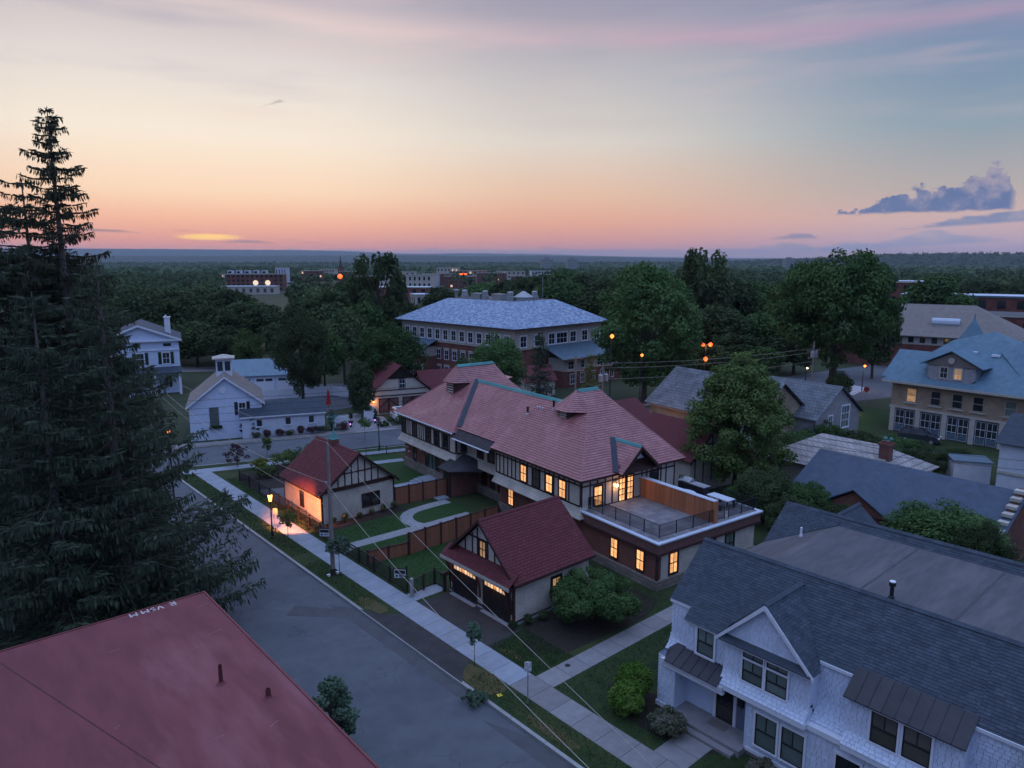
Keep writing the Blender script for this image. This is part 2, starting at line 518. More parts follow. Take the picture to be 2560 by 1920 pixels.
pmat('valley_blue', (0.03, 0.04, 0.062), (0.022, 0.03, 0.048), 2, 0.6, rnd=0)
pmat('slate_blue', (0.15, 0.20, 0.31), (0.30, 0.37, 0.50), 2.6, 0.7, 0.3, rnd=0, lo=0.46, hi=0.54, detail=2, stretch=(0.55, 0.55, 1.6), c3=(0.17, 0.24, 0.37), scale3=1.2)
pmat('slate_navy', (0.06, 0.088, 0.135), (0.045, 0.066, 0.105), 1.4, 0.65, 0.4, rnd=0, bscale=6)
pmat('slate_teal', (0.115, 0.20, 0.27), (0.085, 0.155, 0.215), 1.4, 0.65, 0.4, rnd=0, bscale=6)
brickmat('roof_slate', (0.16, 0.175, 0.20), (0.12, 0.13, 0.155), (0.07, 0.075, 0.09), 0.45, 0.28, 0.02)
brickmat('roof_stone', (0.36, 0.33, 0.33), (0.29, 0.265, 0.27), (0.16, 0.15, 0.15), 0.6, 0.35, 0.03)
pmat('roof_brown', (0.20, 0.175, 0.165), (0.16, 0.14, 0.135), 1.2, 0.85, 0.3, rnd=0.1)
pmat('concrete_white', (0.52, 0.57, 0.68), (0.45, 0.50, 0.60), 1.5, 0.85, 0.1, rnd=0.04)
pmat('paver', (0.22, 0.21, 0.235), (0.165, 0.16, 0.18), 2.4, 0.85, 0.3, rnd=0.22)
pmat('glass', (0.018, 0.022, 0.028), (0.03, 0.036, 0.045), 0.8, 0.06, spec=0.6, rnd=0.3)
pmat('glass_shade', (0.13, 0.17, 0.16), (0.10, 0.13, 0.125), 0.9, 0.08, spec=0.6, rnd=0.25)
pmat('glass_brown', (0.10, 0.09, 0.078), (0.075, 0.068, 0.06), 0.9, 0.08, spec=0.6, rnd=0.25)
pmat('lit', (0.5, 0.3, 0.15), (0.4, 0.22, 0.1), 2.0, 0.4, rnd=0.0, emit=(1.0, 0.52, 0.21), estr=1.35)
pmat('lit_dim', (0.3, 0.22, 0.12), (0.25, 0.18, 0.1), 2.0, 0.4, rnd=0.0, emit=(1.0, 0.62, 0.30), estr=0.34)
pmat('lit_pale', (0.5, 0.4, 0.3), (0.4, 0.3, 0.2), 2.0, 0.4, rnd=0.0, emit=(1.0, 0.72, 0.48), estr=0.75)
emat('bulb', (1.0, 0.60, 0.26), 16)
emat('bulb_orange', (1.0, 0.24, 0.04), 2.6)
emat('bulb_lamp', (1.0, 0.40, 0.07), 7)
emat('bulb_white', (1.0, 0.80, 0.52), 3)
emat('bulb_red', (1.0, 0.11, 0.02), 2.4)
emat('bulb_purple', (0.6, 0.25, 1.0), 3)
emat('clock_face', (1.0, 0.78, 0.58), 0.8)
pmat('scuff', (0.30, 0.165, 0.18), (0.26, 0.14, 0.155), 6, 0.9, rnd=0)
pmat('wood_pole', (0.26, 0.22, 0.20), (0.18, 0.15, 0.14), 4, 0.9, 0.3, stretch=(4, 4, 0.3), rnd=0.1)
pmat('wire', (0.42, 0.38, 0.34), (0.30, 0.28, 0.26), 4, 0.6, rnd=0)
pmat('wire_dark', (0.03, 0.03, 0.035), (0.04, 0.04, 0.045), 4, 0.6, rnd=0)
pmat('galv', (0.36, 0.38, 0.41), (0.28, 0.30, 0.33), 4, 0.5, metal=0.5, rnd=0.1)
pmat('sign_white', (0.72, 0.72, 0.74), (0.62, 0.62, 0.66), 5, 0.5, rnd=0.03)
pmat('sign_blue', (0.05, 0.10, 0.24), (0.04, 0.08, 0.2), 5, 0.5, rnd=0)
pmat('sign_red', (0.35, 0.03, 0.03), (0.28, 0.03, 0.03), 5, 0.5, rnd=0)
pmat('ink', (0.02, 0.02, 0.03), (0.03, 0.03, 0.04), 5, 0.6, rnd=0)
pmat('car_white', (0.74, 0.76, 0.80), (0.70, 0.72, 0.76), 1, 0.25, spec=0.6, rnd=0)
pmat('car_dark', (0.03, 0.035, 0.045), (0.025, 0.03, 0.04), 1, 0.25, spec=0.6, rnd=0.4)
pmat('rubber', (0.015, 0.015, 0.016), (0.02, 0.02, 0.021), 4, 0.8, rnd=0)
pmat('red_cloth', (0.38, 0.02, 0.03), (0.28, 0.015, 0.02), 3, 0.8, rnd=0)
pmat('yellow', (0.75, 0.58, 0.06), (0.68, 0.5, 0.05), 3, 0.7, rnd=0)
pmat('bark', (0.095, 0.075, 0.065), (0.06, 0.048, 0.042), 5, 0.95, 0.6, stretch=(3, 3, 0.5), rnd=0.15)
pmat('bark_grey', (0.19, 0.165, 0.155), (0.13, 0.112, 0.106), 4, 0.95, 0.6, stretch=(3, 3, 0.5), rnd=0.1)
pmat('hill', (0.022, 0.034, 0.022), (0.016, 0.026, 0.018), 0.004, 1.0, rnd=0)
leafmat('leaf_dark', (0.047, 0.071, 0.036), (0.094, 0.130, 0.058), 0.3)
leafmat('leaf_mid', (0.050, 0.099, 0.039), (0.110, 0.177, 0.067), 0.3)
leafmat('leaf_light', (0.060, 0.100, 0.036), (0.129, 0.181, 0.060), 0.25)
leafmat('leaf_yellow', (0.131, 0.160, 0.044), (0.200, 0.200, 0.065), 0.2)
leafmat('leaf_far', (0.055, 0.083, 0.047), (0.099, 0.138, 0.071), 0.0)
leafmat('needle', (0.047, 0.071, 0.050), (0.099, 0.125, 0.083), 0.15)
leafmat('needle_brown', (0.055, 0.067, 0.047), (0.110, 0.114, 0.078), 0.15)
leafmat('leaf_red', (0.073, 0.037, 0.044), (0.116, 0.065, 0.073), 0.2)
leafmat('leaf_silver', (0.063, 0.110, 0.071), (0.138, 0.196, 0.138), 0.15)
leafmat('leaf_bright', (0.053, 0.129, 0.021), (0.129, 0.200, 0.046), 0.2)
leafmat('leaf_flower', (0.073, 0.087, 0.044), (0.200, 0.189, 0.160), 0.1)


def M(n):
    return MATS[n]


# ================================================================== mesh helpers
class MB:
    def __init__(s):
        s.v = []
        s.f = []
        s.r = []

    def poly(s, pts, r=0.0):
        i = len(s.v)
        s.v += [tuple(p) for p in pts]
        s.f.append(tuple(range(i, i + len(pts))))
        s.r.append(r)
        return s

    def hexa(s, p, r=0.0):
        i = len(s.v)
        s.v += [tuple(q) for q in p]
        for a in ((0, 3, 2, 1), (4, 5, 6, 7), (0, 1, 5, 4), (1, 2, 6, 5), (2, 3, 7, 6), (3, 0, 4, 7)):
            s.f.append(tuple(i + k for k in a))
            s.r.append(r)
        return s

    def box(s, x0, x1, y0, y1, z0, z1, r=0.0):
        return s.hexa([(x0, y0, z0), (x1, y0, z0), (x1, y1, z0), (x0, y1, z0), (x0, y0, z1), (x1, y0, z1), (x1, y1, z1), (x0, y1, z1)], r)

    def prism(s, pts, vec, r=0.0):
        n = len(pts)
        i = len(s.v)
        vec = Vector(vec)
        s.v += [tuple(p) for p in pts] + [tuple(Vector(p) + vec) for p in pts]
        s.f.append(tuple(range(i, i + n)))
        s.f.append(tuple(range(i + 2 * n - 1, i + n - 1, -1)))
        s.r += [r, r]
        for k in range(n):
            s.f.append((i + k, i + (k + 1) % n, i + n + (k + 1) % n, i + n + k))
            s.r.append(r)
        return s

    def tube(s, p0, p1, r0, r1=None, n=8, caps=True, r=0.0):
        p0, p1 = Vector(p0), Vector(p1)
        r1 = r0 if r1 is None else r1
        d = (p1 - p0)
        if d.length < 1e-6:
            return s
        d.normalize()
        a = d.orthogonal().normalized()
        b = d.cross(a)
        i = len(s.v)
        for (p, q) in ((p0, r0), (p1, r1)):
            for k in range(n):
                t = 2 * math.pi * k / n
                s.v.append(tuple(p + (a * math.cos(t) + b * math.sin(t)) * q))
        for k in range(n):
            s.f.append((i + k, i + (k + 1) % n, i + n + (k + 1) % n, i + n + k))
            s.r.append(r)
        if caps:
            s.f.append(tuple(range(i + n - 1, i - 1, -1)))
            s.f.append(tuple(range(i + n, i + 2 * n)))
            s.r += [r, r]
        return s

    def path(s, pts, rads, n=6):
        for k in range(len(pts) - 1):
            ra = rads[k] if isinstance(rads, (list, tuple)) else rads
            rb = rads[k + 1] if isinstance(rads, (list, tuple)) else rads
            s.tube(pts[k], pts[k + 1], ra, rb, n)
        return s

    def lathe(s, prof, n=12, c=(0, 0, 0)):
        i = len(s.v)
        for (rr, z) in prof:
            for k in range(n):
                t = 2 * math.pi * k / n
                s.v.append((c[0] + rr * math.cos(t), c[1] + rr * math.sin(t), c[2] + z))
        for j in range(len(prof) - 1):
            for k in range(n):
                s.f.append((i + j * n + k, i + j * n + (k + 1) % n, i + (j + 1) * n + (k + 1) % n, i + (j + 1) * n + k))
                s.r.append(0.0)
        s.f.append(tuple(range(i + n - 1, i - 1, -1)))
        m = i + (len(prof) - 1) * n
        s.f.append(tuple(range(m, m + n)))
        s.r += [0.0, 0.0]
        return s

    def mesh(s, name, mat):
        me = bpy.data.meshes.new(name)
        me.from_pydata(s.v, [], s.f)
        if any(s.r):
            a = me.attributes.new('rnd', 'FLOAT', 'FACE')
            a.data.foreach_set('value', s.r)
        me.materials.append(M(mat) if isinstance(mat, str) else mat)
        me.update()
        return me


def link(name, me, parent=None, loc=None, rotz=None, mtx=None, scale=None):
    o = bpy.data.objects.new(name, me)
    COL.objects.link(o)
    if parent is not None:
        o.parent = parent
    if mtx is not None:
        o.matrix_basis = mtx
    else:
        if loc is not None:
            o.location = loc
        if rotz:
            o.rotation_euler = (0, 0, rotz)
        if scale is not None:
            o.scale = scale
    return o


def part(parent, name, mb, mat, **kw):
    return link(name, mb.mesh(name, mat), parent, **kw)


def bx(parent, name, mat, x, y, z):
    return part(parent, name, MB().box(x[0], x[1], y[0], y[1], z[0], z[1]), mat)


def tag(o, label, cat, group=None):
    o['label'] = label
    o['category'] = cat
    if group:
        o['group'] = group
    return o


def struct(o):
    o['kind'] = 'structure'
    return o


def thing(name, label, cat, loc=(0, 0, 0), rotz=0.0, group=None):
    o = bpy.data.objects.new(name, None)
    COL.objects.link(o)
    o.empty_display_size = 0.3
    o.location = loc
    o.rotation_euler = (0, 0, rotz)
    return tag(o, label, cat, group)


def world_of(p):
    m = Matrix.Identity(4)
    while p is not None:
        m = p.matrix_basis @ m
        p = p.parent
    return m


def clip_poly(sub, clip):
    """Sutherland-Hodgman, convex counter-clockwise clip polygon"""
    out = sub
    n = len(clip)
    for i in range(n):
        ax, ay = clip[i]
        bx_, by = clip[(i + 1) % n]
        inp, out = out, []
        if not inp:
            return []
        for j in range(len(inp)):
            p, q = inp[j], inp[(j + 1) % len(inp)]
            dp = (bx_ - ax) * (p[1] - ay) - (by - ay) * (p[0] - ax)
            dq = (bx_ - ax) * (q[1] - ay) - (by - ay) * (q[0] - ax)
            if dp >= 0:
                out.append(p)
            if (dp >= 0) != (dq >= 0):
                t = dp / (dp - dq)
                out.append((p[0] + (q[0] - p[0]) * t, p[1] + (q[1] - p[1]) * t))
    return out


def shingles(parent, name, mat, pts, tw, th, thk, indiv=0, seed=1, up=None, gap=0.012, cut=None, jit=0.0, holes=()):
    """cover a planar convex outline (3-D points, counter-clockwise from outside) with overlapping units laid in courses.
    Nearest `indiv` whole units are objects of their own, the rest one joined part."""
    rng = random.Random(seed)
    P = [Vector(p) for p in pts]
    nrm = Vector((0, 0, 0))
    for i in range(len(P)):
        nrm += (P[i] - P[0]).cross(P[(i + 1) % len(P)] - P[0])
    nrm.normalize()
    zz = Vector((0, 0, 1)) if up is None else Vector(up)
    V_ = (zz - nrm * zz.dot(nrm)).normalized()
    U_ = V_.cross(nrm).normalized()
    O = P[0]
    q = [((p - O).dot(U_), (p - O).dot(V_)) for p in P]
    area = sum(q[i][0] * q[(i + 1) % len(q)][1] - q[(i + 1) % len(q)][0] * q[i][1] for i in range(len(q)))
    if area < 0:
        q = q[::-1]
    umin, umax = min(a for a, _ in q), max(a for a, _ in q)
    vmin, vmax = min(b for _, b in q), max(b for _, b in q)
    nr = int(math.ceil((vmax - vmin) / th))
    wm = world_of(parent)
    cam = wm.inverted() @ Vector((0, 0, 22))
    full, mb = [], MB()

    def put(poly, v0, r):
        n = len(poly)
        i = len(mb.v)
        for (a, b) in poly:
            h = thk * (1.0 - 0.85 * max(0.0, min(1.0, (b - v0) / th)))
            mb.v.append(tuple(O + U_ * a + V_ * b + nrm * h))
        for (a, b) in poly:
            mb.v.append(tuple(O + U_ * a + V_ * b))
        mb.f.append(tuple(range(i, i + n)))
        mb.r.append(r)
        for k in range(n):
            mb.f.append((i + k, i + n + k, i + n + (k + 1) % n, i + (k + 1) % n))
            mb.r.append(r)
    for j in range(nr):
        v0 = vmin + j * th
        u = umin - tw * (0.5 if j % 2 else 0.0) - rng.random() * 0.3 * tw
        while u < umax:
            w = tw * (1 + (rng.random() - 0.5) * jit * 2)
            rect = [(u, v0), (u + w - gap, v0), (u + w - gap, v0 + th), (u, v0 + th)]
            cx_, cy_ = u + w / 2, v0 + th / 2
            u += w
            if any(a <= cx_ <= b and c_ <= cy_ <= d for (a, b, c_, d) in holes):
                continue
            cl = clip_poly(rect, q)
            if len(cl) < 3:
                continue
            ar = 0.5 * abs(sum(cl[i][0] * cl[(i + 1) % len(cl)][1] - cl[(i + 1) % len(cl)][0] * cl[i][1] for i in range(len(cl))))
            if ar < 0.02 * tw * th:
                continue
            if ar > 0.999 * (w - gap) * th and indiv:
                full.append(((O + U_ * cx_ + V_ * cy_ - cam).length, rect, v0))
            else:
                put(cl, v0, rng.random())
    full.sort(key=lambda t: t[0])
    one = None
    for k, (d, rect, v0) in enumerate(full):
        if k < indiv:
            w, h = rect[1][0] - rect[0][0], th
            if one is None:
                m1 = MB()
                pts8 = [(0, 0, thk), (1, 0, thk), (1, 1, thk * 0.15), (0, 1, thk * 0.15), (0, 0, 0), (1, 0, 0), (1, 1, 0), (0, 1, 0)]
                m1.v = pts8
                m1.f = [(0, 1, 2, 3), (0, 4, 5, 1), (1, 5, 6, 2), (2, 6, 7, 3), (3, 7, 4, 0)]
                m1.r = [0] * 5
                one = m1.mesh(name, mat)
            loc = O + U_ * rect[0][0] + V_ * rect[0][1]
            mt = Matrix(((U_.x * w, V_.x * h, nrm.x, loc.x), (U_.y * w, V_.y * h, nrm.y, loc.y), (U_.z * w, V_.z * h, nrm.z, loc.z), (0, 0, 0, 1)))
            link(name, one, parent, mtx=mt)
        else:
            put(rect, v0, rng.random())
    if mb.f:
        o = part(parent, name + '_courses', mb, mat)
        o['kind'] = 'stuff'


class Facade:
    """a wall plane: origin, direction along it, outward normal (all in the parent's space)"""

    def __init__(s, parent, o, along, n):
        s.p = parent
        s.o = Vector(o)
        s.a = Vector(along).normalized()
        s.n = Vector(n).normalized()

    def pt(s, a, z, d=0.0):
        return s.o + s.a * a + Vector((0, 0, z)) + s.n * d

    def box(s, name, mat, a0, a1, z0, z1, d0, d1, parent=None):
        p = [s.pt(a0, z0, d0), s.pt(a1, z0, d0), s.pt(a1, z0, d1), s.pt(a0, z0, d1), s.pt(a0, z1, d0), s.pt(a1, z1, d0), s.pt(a1, z1, d1), s.pt(a0, z1, d1)]
        return part(parent or s.p, name, MB().hexa(p), mat)

    def beam(s, name, mat, p, q, w, d0, d1):
        """straight board between two (along, z) points"""
        a = Vector((p[0], p[1]))
        b = Vector((q[0], q[1]))
        t = (b - a).normalized()
        nn = Vector((-t.y, t.x)) * (w / 2)
        c4 = [a + nn, b + nn, b - nn, a - nn]
        pts = [s.pt(c_.x, c_.y, d0) for c_ in c4] + [s.pt(c_.x, c_.y, d1) for c_ in c4]
        return part(s.p, name, MB().hexa(pts), mat)


_wcache = {}


def window(F, a, z0, w, h, glass='glass', trim='timber', sash='black_metal', cols=2, rows=2, casing=0.10, sill=None, d=0.0, name='window', top_only=False, pane_in=0.0):
    """a double-hung style window: casing and sash in one frame part, each pane a sub-part"""
    key = (round(w, 3), round(h, 3), trim, sash, cols, rows, casing, top_only)
    if key not in _wcache:
        fr = MB()
        sa = MB()
        cdp = 0.07
        if casing > 0:
            fr.box(-w / 2 - casing, w / 2 + casing, 0, cdp, h, h + casing * 1.2)
            fr.box(-w / 2 - casing, w / 2 + casing, 0, cdp + 0.02, -casing, 0)
            fr.box(-w / 2 - casing, -w / 2, 0, cdp, 0, h)
            fr.box(w / 2, w / 2 + casing, 0, cdp, 0, h)
        t = 0.045
        sa.box(-w / 2, w / 2, 0.002, 0.05, 0, t)
        sa.box(-w / 2, w / 2, 0.002, 0.05, h - t, h)
        sa.box(-w / 2, -w / 2 + t, 0.002, 0.05, t, h - t)
        sa.box(w / 2 - t, w / 2, 0.002, 0.05, t, h - t)
        panes = []
        pw = (w - 2 * t)
        ph = (h - 2 * t)
        mt = 0.03
        for r_ in range(rows):
            zb = t + ph * r_ / rows
            zt = t + ph * (r_ + 1) / rows
            if r_:
                sa.box(-w / 2 + t, w / 2 - t, 0.002, 0.052, zb - mt, zb + mt)
            nc = cols if (not top_only or r_ == rows - 1) else 1
            for c_ in range(nc):
                xa = -w / 2 + t + pw * c_ / nc
                xb = -w / 2 + t + pw * (c_ + 1) / nc
                if c_:
                    sa.box(xa - mt * 0.55, xa + mt * 0.55, 0.002, 0.047, zb, zt)
                panes.append((xa, xb, zb, zt))
        _wcache[key] = (fr.mesh('window_casing', trim) if casing > 0 else None, sa.mesh('window', sash), panes, {})
    fm, sm, panes, pc = _wcache[key]
    n = F.n
    u = n.cross(Vector((0, 0, 1)))
    loc = F.pt(a, z0, d)
    mt_ = Matrix(((u.x, n.x, 0, loc.x), (u.y, n.y, 0, loc.y), (u.z, n.z, 1, loc.z), (0, 0, 0, 1)))
    o = link(name, sm, F.p, mtx=mt_)
    if fm is not None:
        link('casing', fm, o)
    for (xa, xb, zb, zt) in panes:
        k = (round(xb - xa, 3), round(zt - zb, 3), glass)
        if k not in pc:
            pc[k] = MB().box(0, xb - xa, 0.0, 0.018, 0, zt - zb).mesh('pane', glass)
        link('pane', pc[k], o, loc=(xa, 0.0, zb))
    if sill:
        part(o, 'sill', MB().box(-w / 2 - casing - 0.08, w / 2 + casing + 0.08, 0, 0.14, -casing - 0.12, -casing), sill)
    return o


def fast_mesh(name, V, F, mat, rnd=None):
    me = bpy.data.meshes.new(name)
    V = np.asarray(V, dtype=np.float32)
    F = np.asarray(F, dtype=np.int32)
    k = F.shape[1]
    me.vertices.add(len(V))
    me.vertices.foreach_set('co', V.ravel())
    me.loops.add(F.size)
    me.loops.foreach_set('vertex_index', F.ravel())
    me.polygons.add(len(F))
    me.polygons.foreach_set('loop_start', np.arange(0, F.size, k, dtype=np.int32))
    me.update(calc_edges=True)
    if rnd is not None:
        a = me.attributes.new('rnd', 'FLOAT', 'FACE')
        a.data.foreach_set('value', np.asarray(rnd, dtype=np.float32))
    me.materials.append(M(mat))
    return me

# ================================================================== ground, roads, hills, air
def sheet(name, pts, z, mat, thick=0.05, parent=None, kind='structure'):
    mb = MB().prism([(x, y, z - thick) for x, y in pts], (0, 0, thick))
    o = part(parent, name, mb, mat)
    if parent is None:
        o['kind'] = kind
    return o


def blob(cx_, cy_, rx, ry, seed, n=22, wob=0.25):
    rr = random.Random(seed)
    ph = [rr.random() * 6.28 for _ in range(4)]
    out = []
    for k in range(n):
        t = 2 * math.pi * k / n
        f = 1 + wob * (0.5 * math.sin(2 * t + ph[0]) + 0.35 * math.sin(3 * t + ph[1]) + 0.3 * math.sin(5 * t + ph[2])) + (rr.random() - 0.5) * 0.12
        out.append((cx_ + rx * f * math.cos(t), cy_ + ry * f * math.sin(t)))
    return out


# one sheet out to the horizon
gm = MB().poly([(-40000, -20000, -0.16), (40000, -20000, -0.16), (40000, 40000, -0.16), (-40000, 40000, -0.16)])
struct(part(None, 'ground', gm, 'forest_floor'))
XN = lambda x: 87.3 - 0.34 * x       # near edge of the cross street
XF = lambda x: 96.3 - 0.34 * x       # far edge
sheet('street', [(12.2, -40), (20.66, -40), (20.66, XN(20.66) + 1), (12.2, XN(12.2) + 1)], -0.12, 'asphalt', 0.03)
sheet('cross_street', [(-60, XN(-60)), (140, XN(140)), (140, XF(140)), (-60, XF(-60))], -0.124, 'asphalt', 0.02)
sheet('asphalt_patch', [(16.9, 40.9), (20.0, 37.9), (20.2, 39.0), (17.9, 41.9)], -0.116, 'asphalt_patch', 0.003)
sheet('asphalt_patch', [(19.7, 24.6), (20.62, 22.0), (20.62, 10), (19.9, 10)], -0.116, 'asphalt_patch', 0.003)
sheet('asphalt_patch', [(19.6, 40.5), (20.62, 39), (20.62, 26), (19.9, 27)], -0.1163, 'asphalt_patch', 0.003)
rr = random.Random(4)
# raised block on the right of the street and on the left
sheet('yard', [(20.86, -40), (112, -40), (112, XN(112) - 0.25), (20.86, XN(20.86) - 0.25)], 0.0, 'grass', 0.3)
sheet('left_yard', [(-80, -40), (12.0, -40), (12.0, XN(12.0) - 0.3), (-80, XN(-80) - 0.3)], 0.0, 'soil', 0.3)
sheet('left_sidewalk', [(9.0, -40), (10.4, -40), (10.4, XN(10.4) - 1), (9.0, XN(9) - 1)], 0.012, 'concrete_old', 0.05)
sheet('parking_lot', [(-30, 34), (4.5, 34), (4.5, 49), (-30, 49)], 0.008, 'asphalt', 0.05)


def kerb(name, a, b, w=0.2, n=None):
    """kerb stones butted end to end"""
    a, b = Vector((*a, 0)), Vector((*b, 0))
    L_ = (b - a).length
    n = n or max(1, int(L_ / 2.4))
    d = (b - a).normalized()
    s = Vector((-d.y, d.x, 0)) * w
    root = struct(part(None, name, MB().prism([a - Vector((0, 0, .3)), b - Vector((0, 0, .3)), b + s - Vector((0, 0, .3)), a + s - Vector((0, 0, .3))], (0, 0, 0.26)), 'kerb'))
    st = None
    step = L_ / n
    ang = math.atan2(d.y, d.x)
    me = MB().prism([(0.012, 0, -0.04), (step - 0.012, 0, -0.04), (step - 0.012, w, -0.04), (0.012, w, -0.04)], (0, 0, 0.055)).mesh('kerb_stone', 'kerb')
    for k in range(n):
        p = a + d * (step * k)
        link('kerb_stone', me, root, loc=(p.x, p.y, 0), rotz=ang)
    return root


kerb('kerb', (20.86, -10), (20.86, 79.0), 0.2, 37)
kerb('kerb', (20.9, XN(20.9) - 0.25), (70, XN(70) - 0.25), 0.2, 20)
kerb('kerb', (12.0, -10), (12.0, 79.0), -0.2 * -1, 30)
kerb('kerb', (20, XF(20) + 0.2), (70, XF(70) + 0.2), 0.2, 20)

# pavements of single slabs
def pavement(name, mat, x0, x1, y0, y1, step, axis='y', z=0.02, old=None):
    root = struct(sheet(name, [(x0, y0), (x1, y0), (x1, y1), (x0, y1)], z - 0.025, 'soil', 0.06))
    n = max(1, round(((y1 - y0) if axis == 'y' else (x1 - x0)) / step))
    st = ((y1 - y0) if axis == 'y' else (x1 - x0)) / n
    g = 0.013
    if axis == 'y':
        me = MB().box(x0 + 0.01, x1 - 0.01, g, st - g, z - 0.024, z).mesh('slab', mat)
        for k in range(n):
            link('slab', me, root, loc=(0, y0 + k * st, 0))
    else:
        me = MB().box(g, st - g, y0 + 0.01, y1 - 0.01, z - 0.024, z).mesh('slab', mat)
        for k in range(n):
            link('slab', me, root, loc=(x0 + k * st, 0, 0))
    return root


pavement('sidewalk', 'concrete_old', 22.45, 24.05, -4.0, 25.75, 1.52)
pavement('sidewalk', 'concrete_new', 22.45, 24.05, 25.75, 76.0, 1.62)
pavement('side_walkway', 'concrete_old', 24.05, 37.2, 24.1, 25.45, 1.5, axis='x')
pavement('gate_walkway', 'concrete_new', 24.05, 26.5, 37.0, 38.15, 1.25, axis='x')
pavement('gate_apron', 'concrete_new', 24.05, 25.1, 47.2, 48.9, 1.05, axis='x')
# porch walk of the white house
pavement('porch_walkway', 'concrete_old', 24.05, 26.2, 15.9, 17.6, 1.1, axis='x')
# driveways
sheet('driveway', [(24.05, 29.0), (26.75, 29.6), (26.75, 36.5), (24.05, 36.7)], 0.010, 'asphalt_dark', 0.03)
sheet('driveway_apron', [(20.72, 27.6), (21.6, 28.6), (22.45, 29.0), (22.45, 36.2), (21.5, 36.8), (20.72, 38.4)], 0.016, 'asphalt_dark', 0.16)
sheet('dry_grass_patch', blob(21.7, 27.2, 0.75, 1.9, 3), 0.004, 'dry_grass', 0.01)
sheet('dry_grass_patch', blob(21.6, 38.4, 0.6, 1.3, 5), 0.004, 'dry_grass', 0.01)
sheet('dry_grass_patch', blob(24.6, 28.0, 0.3, 0.9, 7), 0.004, 'dry_grass', 0.01)
sheet('dry_grass_patch', blob(21.5, 21.5, 0.35, 1.7, 9), 0.004, 'dry_grass', 0.01)
sheet('planting_bed', [(27.0, 26.0), (33.5, 25.6), (36.2, 26.4), (36.2, 30.0), (27.2, 29.9), (26.6, 29.2), (25.4, 27.6)], 0.004, 'soil', 0.02)
sheet('planting_bed', blob(26.6, 18.5, 1.5, 3.6, 11), 0.004, 'soil', 0.02)
sheet('planting_bed', [(25.4, 52.0), (33.2, 52.0), (33.2, 53.6), (25.4, 53.6)], 0.006, 'soil', 0.02)
sheet('planting_bed', [(25.0, 61.4), (33.4, 60.8), (36, 68), (34, 74), (25.3, 72.5)], 0.004, 'soil', 0.02)
sheet('parking_pad', [(25.3, 60.5), (30.5, 60.5), (30.5, 64.5), (25.3, 66.5)], 0.010, 'asphalt', 0.02)
sheet('lawn', [(25.4, 38.6), (36.5, 38.6), (37.5, 46.8), (37.5, 51.8), (25.4, 51.8)], 0.005, 'lawn', 0.02)
sheet('lawn', [(33.5, 54.5), (39.0, 54.5), (43.5, 73.5), (34.5, 75.2), (36.0, 68.0)], 0.005, 'lawn', 0.02)
# the curved stone path through the garden
def ribbon(name, pts, w, z, mat):
    P = [Vector((x, y, 0)) for x, y in pts]
    mb = MB()
    for k in range(len(P) - 1):
        def side(i):
            d = (P[min(i + 1, len(P) - 1)] - P[max(i - 1, 0)]).normalized()
            return Vector((-d.y, d.x, 0)) * w / 2
        a, b = side(k), side(k + 1)
        q = [P[k] - a, P[k + 1] - b, P[k + 1] + b, P[k] + a]
        mb.prism([(v.x, v.y, z - 0.03) for v in q], (0, 0, 0.03), rr.random() * 0.6 + 0.01)
    o = part(None, name, mb, mat)
    return struct(o)


ribbon('garden_path', [(25.3, 48.05), (26.6, 48.0), (28.0, 47.95), (29.4, 47.9), (30.8, 47.85), (32.2, 47.75), (33.6, 47.7), (35, 47.65), (36.9, 47.6)], 1.15, 0.022, 'stone_path')
cv = [(32.0, 47.9), (31.75, 48.6), (31.7, 49.3), (31.85, 50.0), (32.2, 50.7), (32.8, 51.25), (33.6, 51.55), (34.6, 51.65), (35.8, 51.7), (37.4, 51.6)]
ribbon('garden_path', cv, 1.1, 0.026, 'stone_path')
ribbon('front_path', [(33.5, 69.2), (36.5, 68.2), (39.5, 67.2), (42, 66.4)], 1.2, 0.022, 'concrete_new')
ribbon('front_sidewalk', [(20.9, 77.6), (28, 75.4), (36, 72.7), (44, 70.0), (52, 67.3)], 1.5, 0.018, 'concrete_new')
ribbon('far_sidewalk', [(20, XF(20) + 2.0), (35, XF(35) + 2.0), (48, XF(48) + 2.0), (70, XF(70) + 2.0), (110, XF(110) + 2.0)], 1.5, -0.09, 'concrete_old')
ribbon('far_verge', [(20, XF(20) + 0.8), (48, XF(48) + 0.8), (110, XF(110) + 0.8)], 0.9, -0.11, 'dry_grass')
# far driveway, yards and lots across the street
sheet('far_driveway', [(44.6, 81.6), (49.5, 79.9), (52.5, 88.0), (50.5, 92.5), (46.2, 93.5)], -0.095, 'paver', 0.05)
sheet('far_parking', [(50.5, 80.0), (56.5, 77.6), (60, 86.5), (54.5, 89.5)], -0.1, 'asphalt', 0.05)
sheet('far_court', [(38, 95), (58, 98), (62, 118), (46, 126), (36, 122)], -0.105, 'asphalt', 0.05)
sheet('far_road', [(30, 165), (44, 152), (60, 141), (64, 146), (48, 158), (34, 171)], -0.1, 'concrete_old', 0.05)
sheet('corner_road', [(104, XF(104) - 9), (170, 40), (190, 60), (128, 68), (112, XF(112))], -0.11, 'asphalt', 0.05)
sheet('corner_sidewalk', [(96.5, 46.3), (110.5, 47.6), (112, 46.4), (97.5, 44.6)], 0.012, 'concrete_old', 0.05)
sheet('corner_lawn', [(93, 38), (111, 38), (111.5, 46.0), (97, 44.4), (92, 46)], 0.006, 'lawn', 0.03)
for k in range(7):
    sheet('road_marking', [(121 + k * 1.3, 50.5 + k * 0.2), (121.7 + k * 1.3, 50.4 + k * 0.2), (123.2 + k * 1.3, 54.2 + k * 0.2), (122.5 + k * 1.3, 54.3 + k * 0.2)], -0.104, 'concrete_white', 0.004)
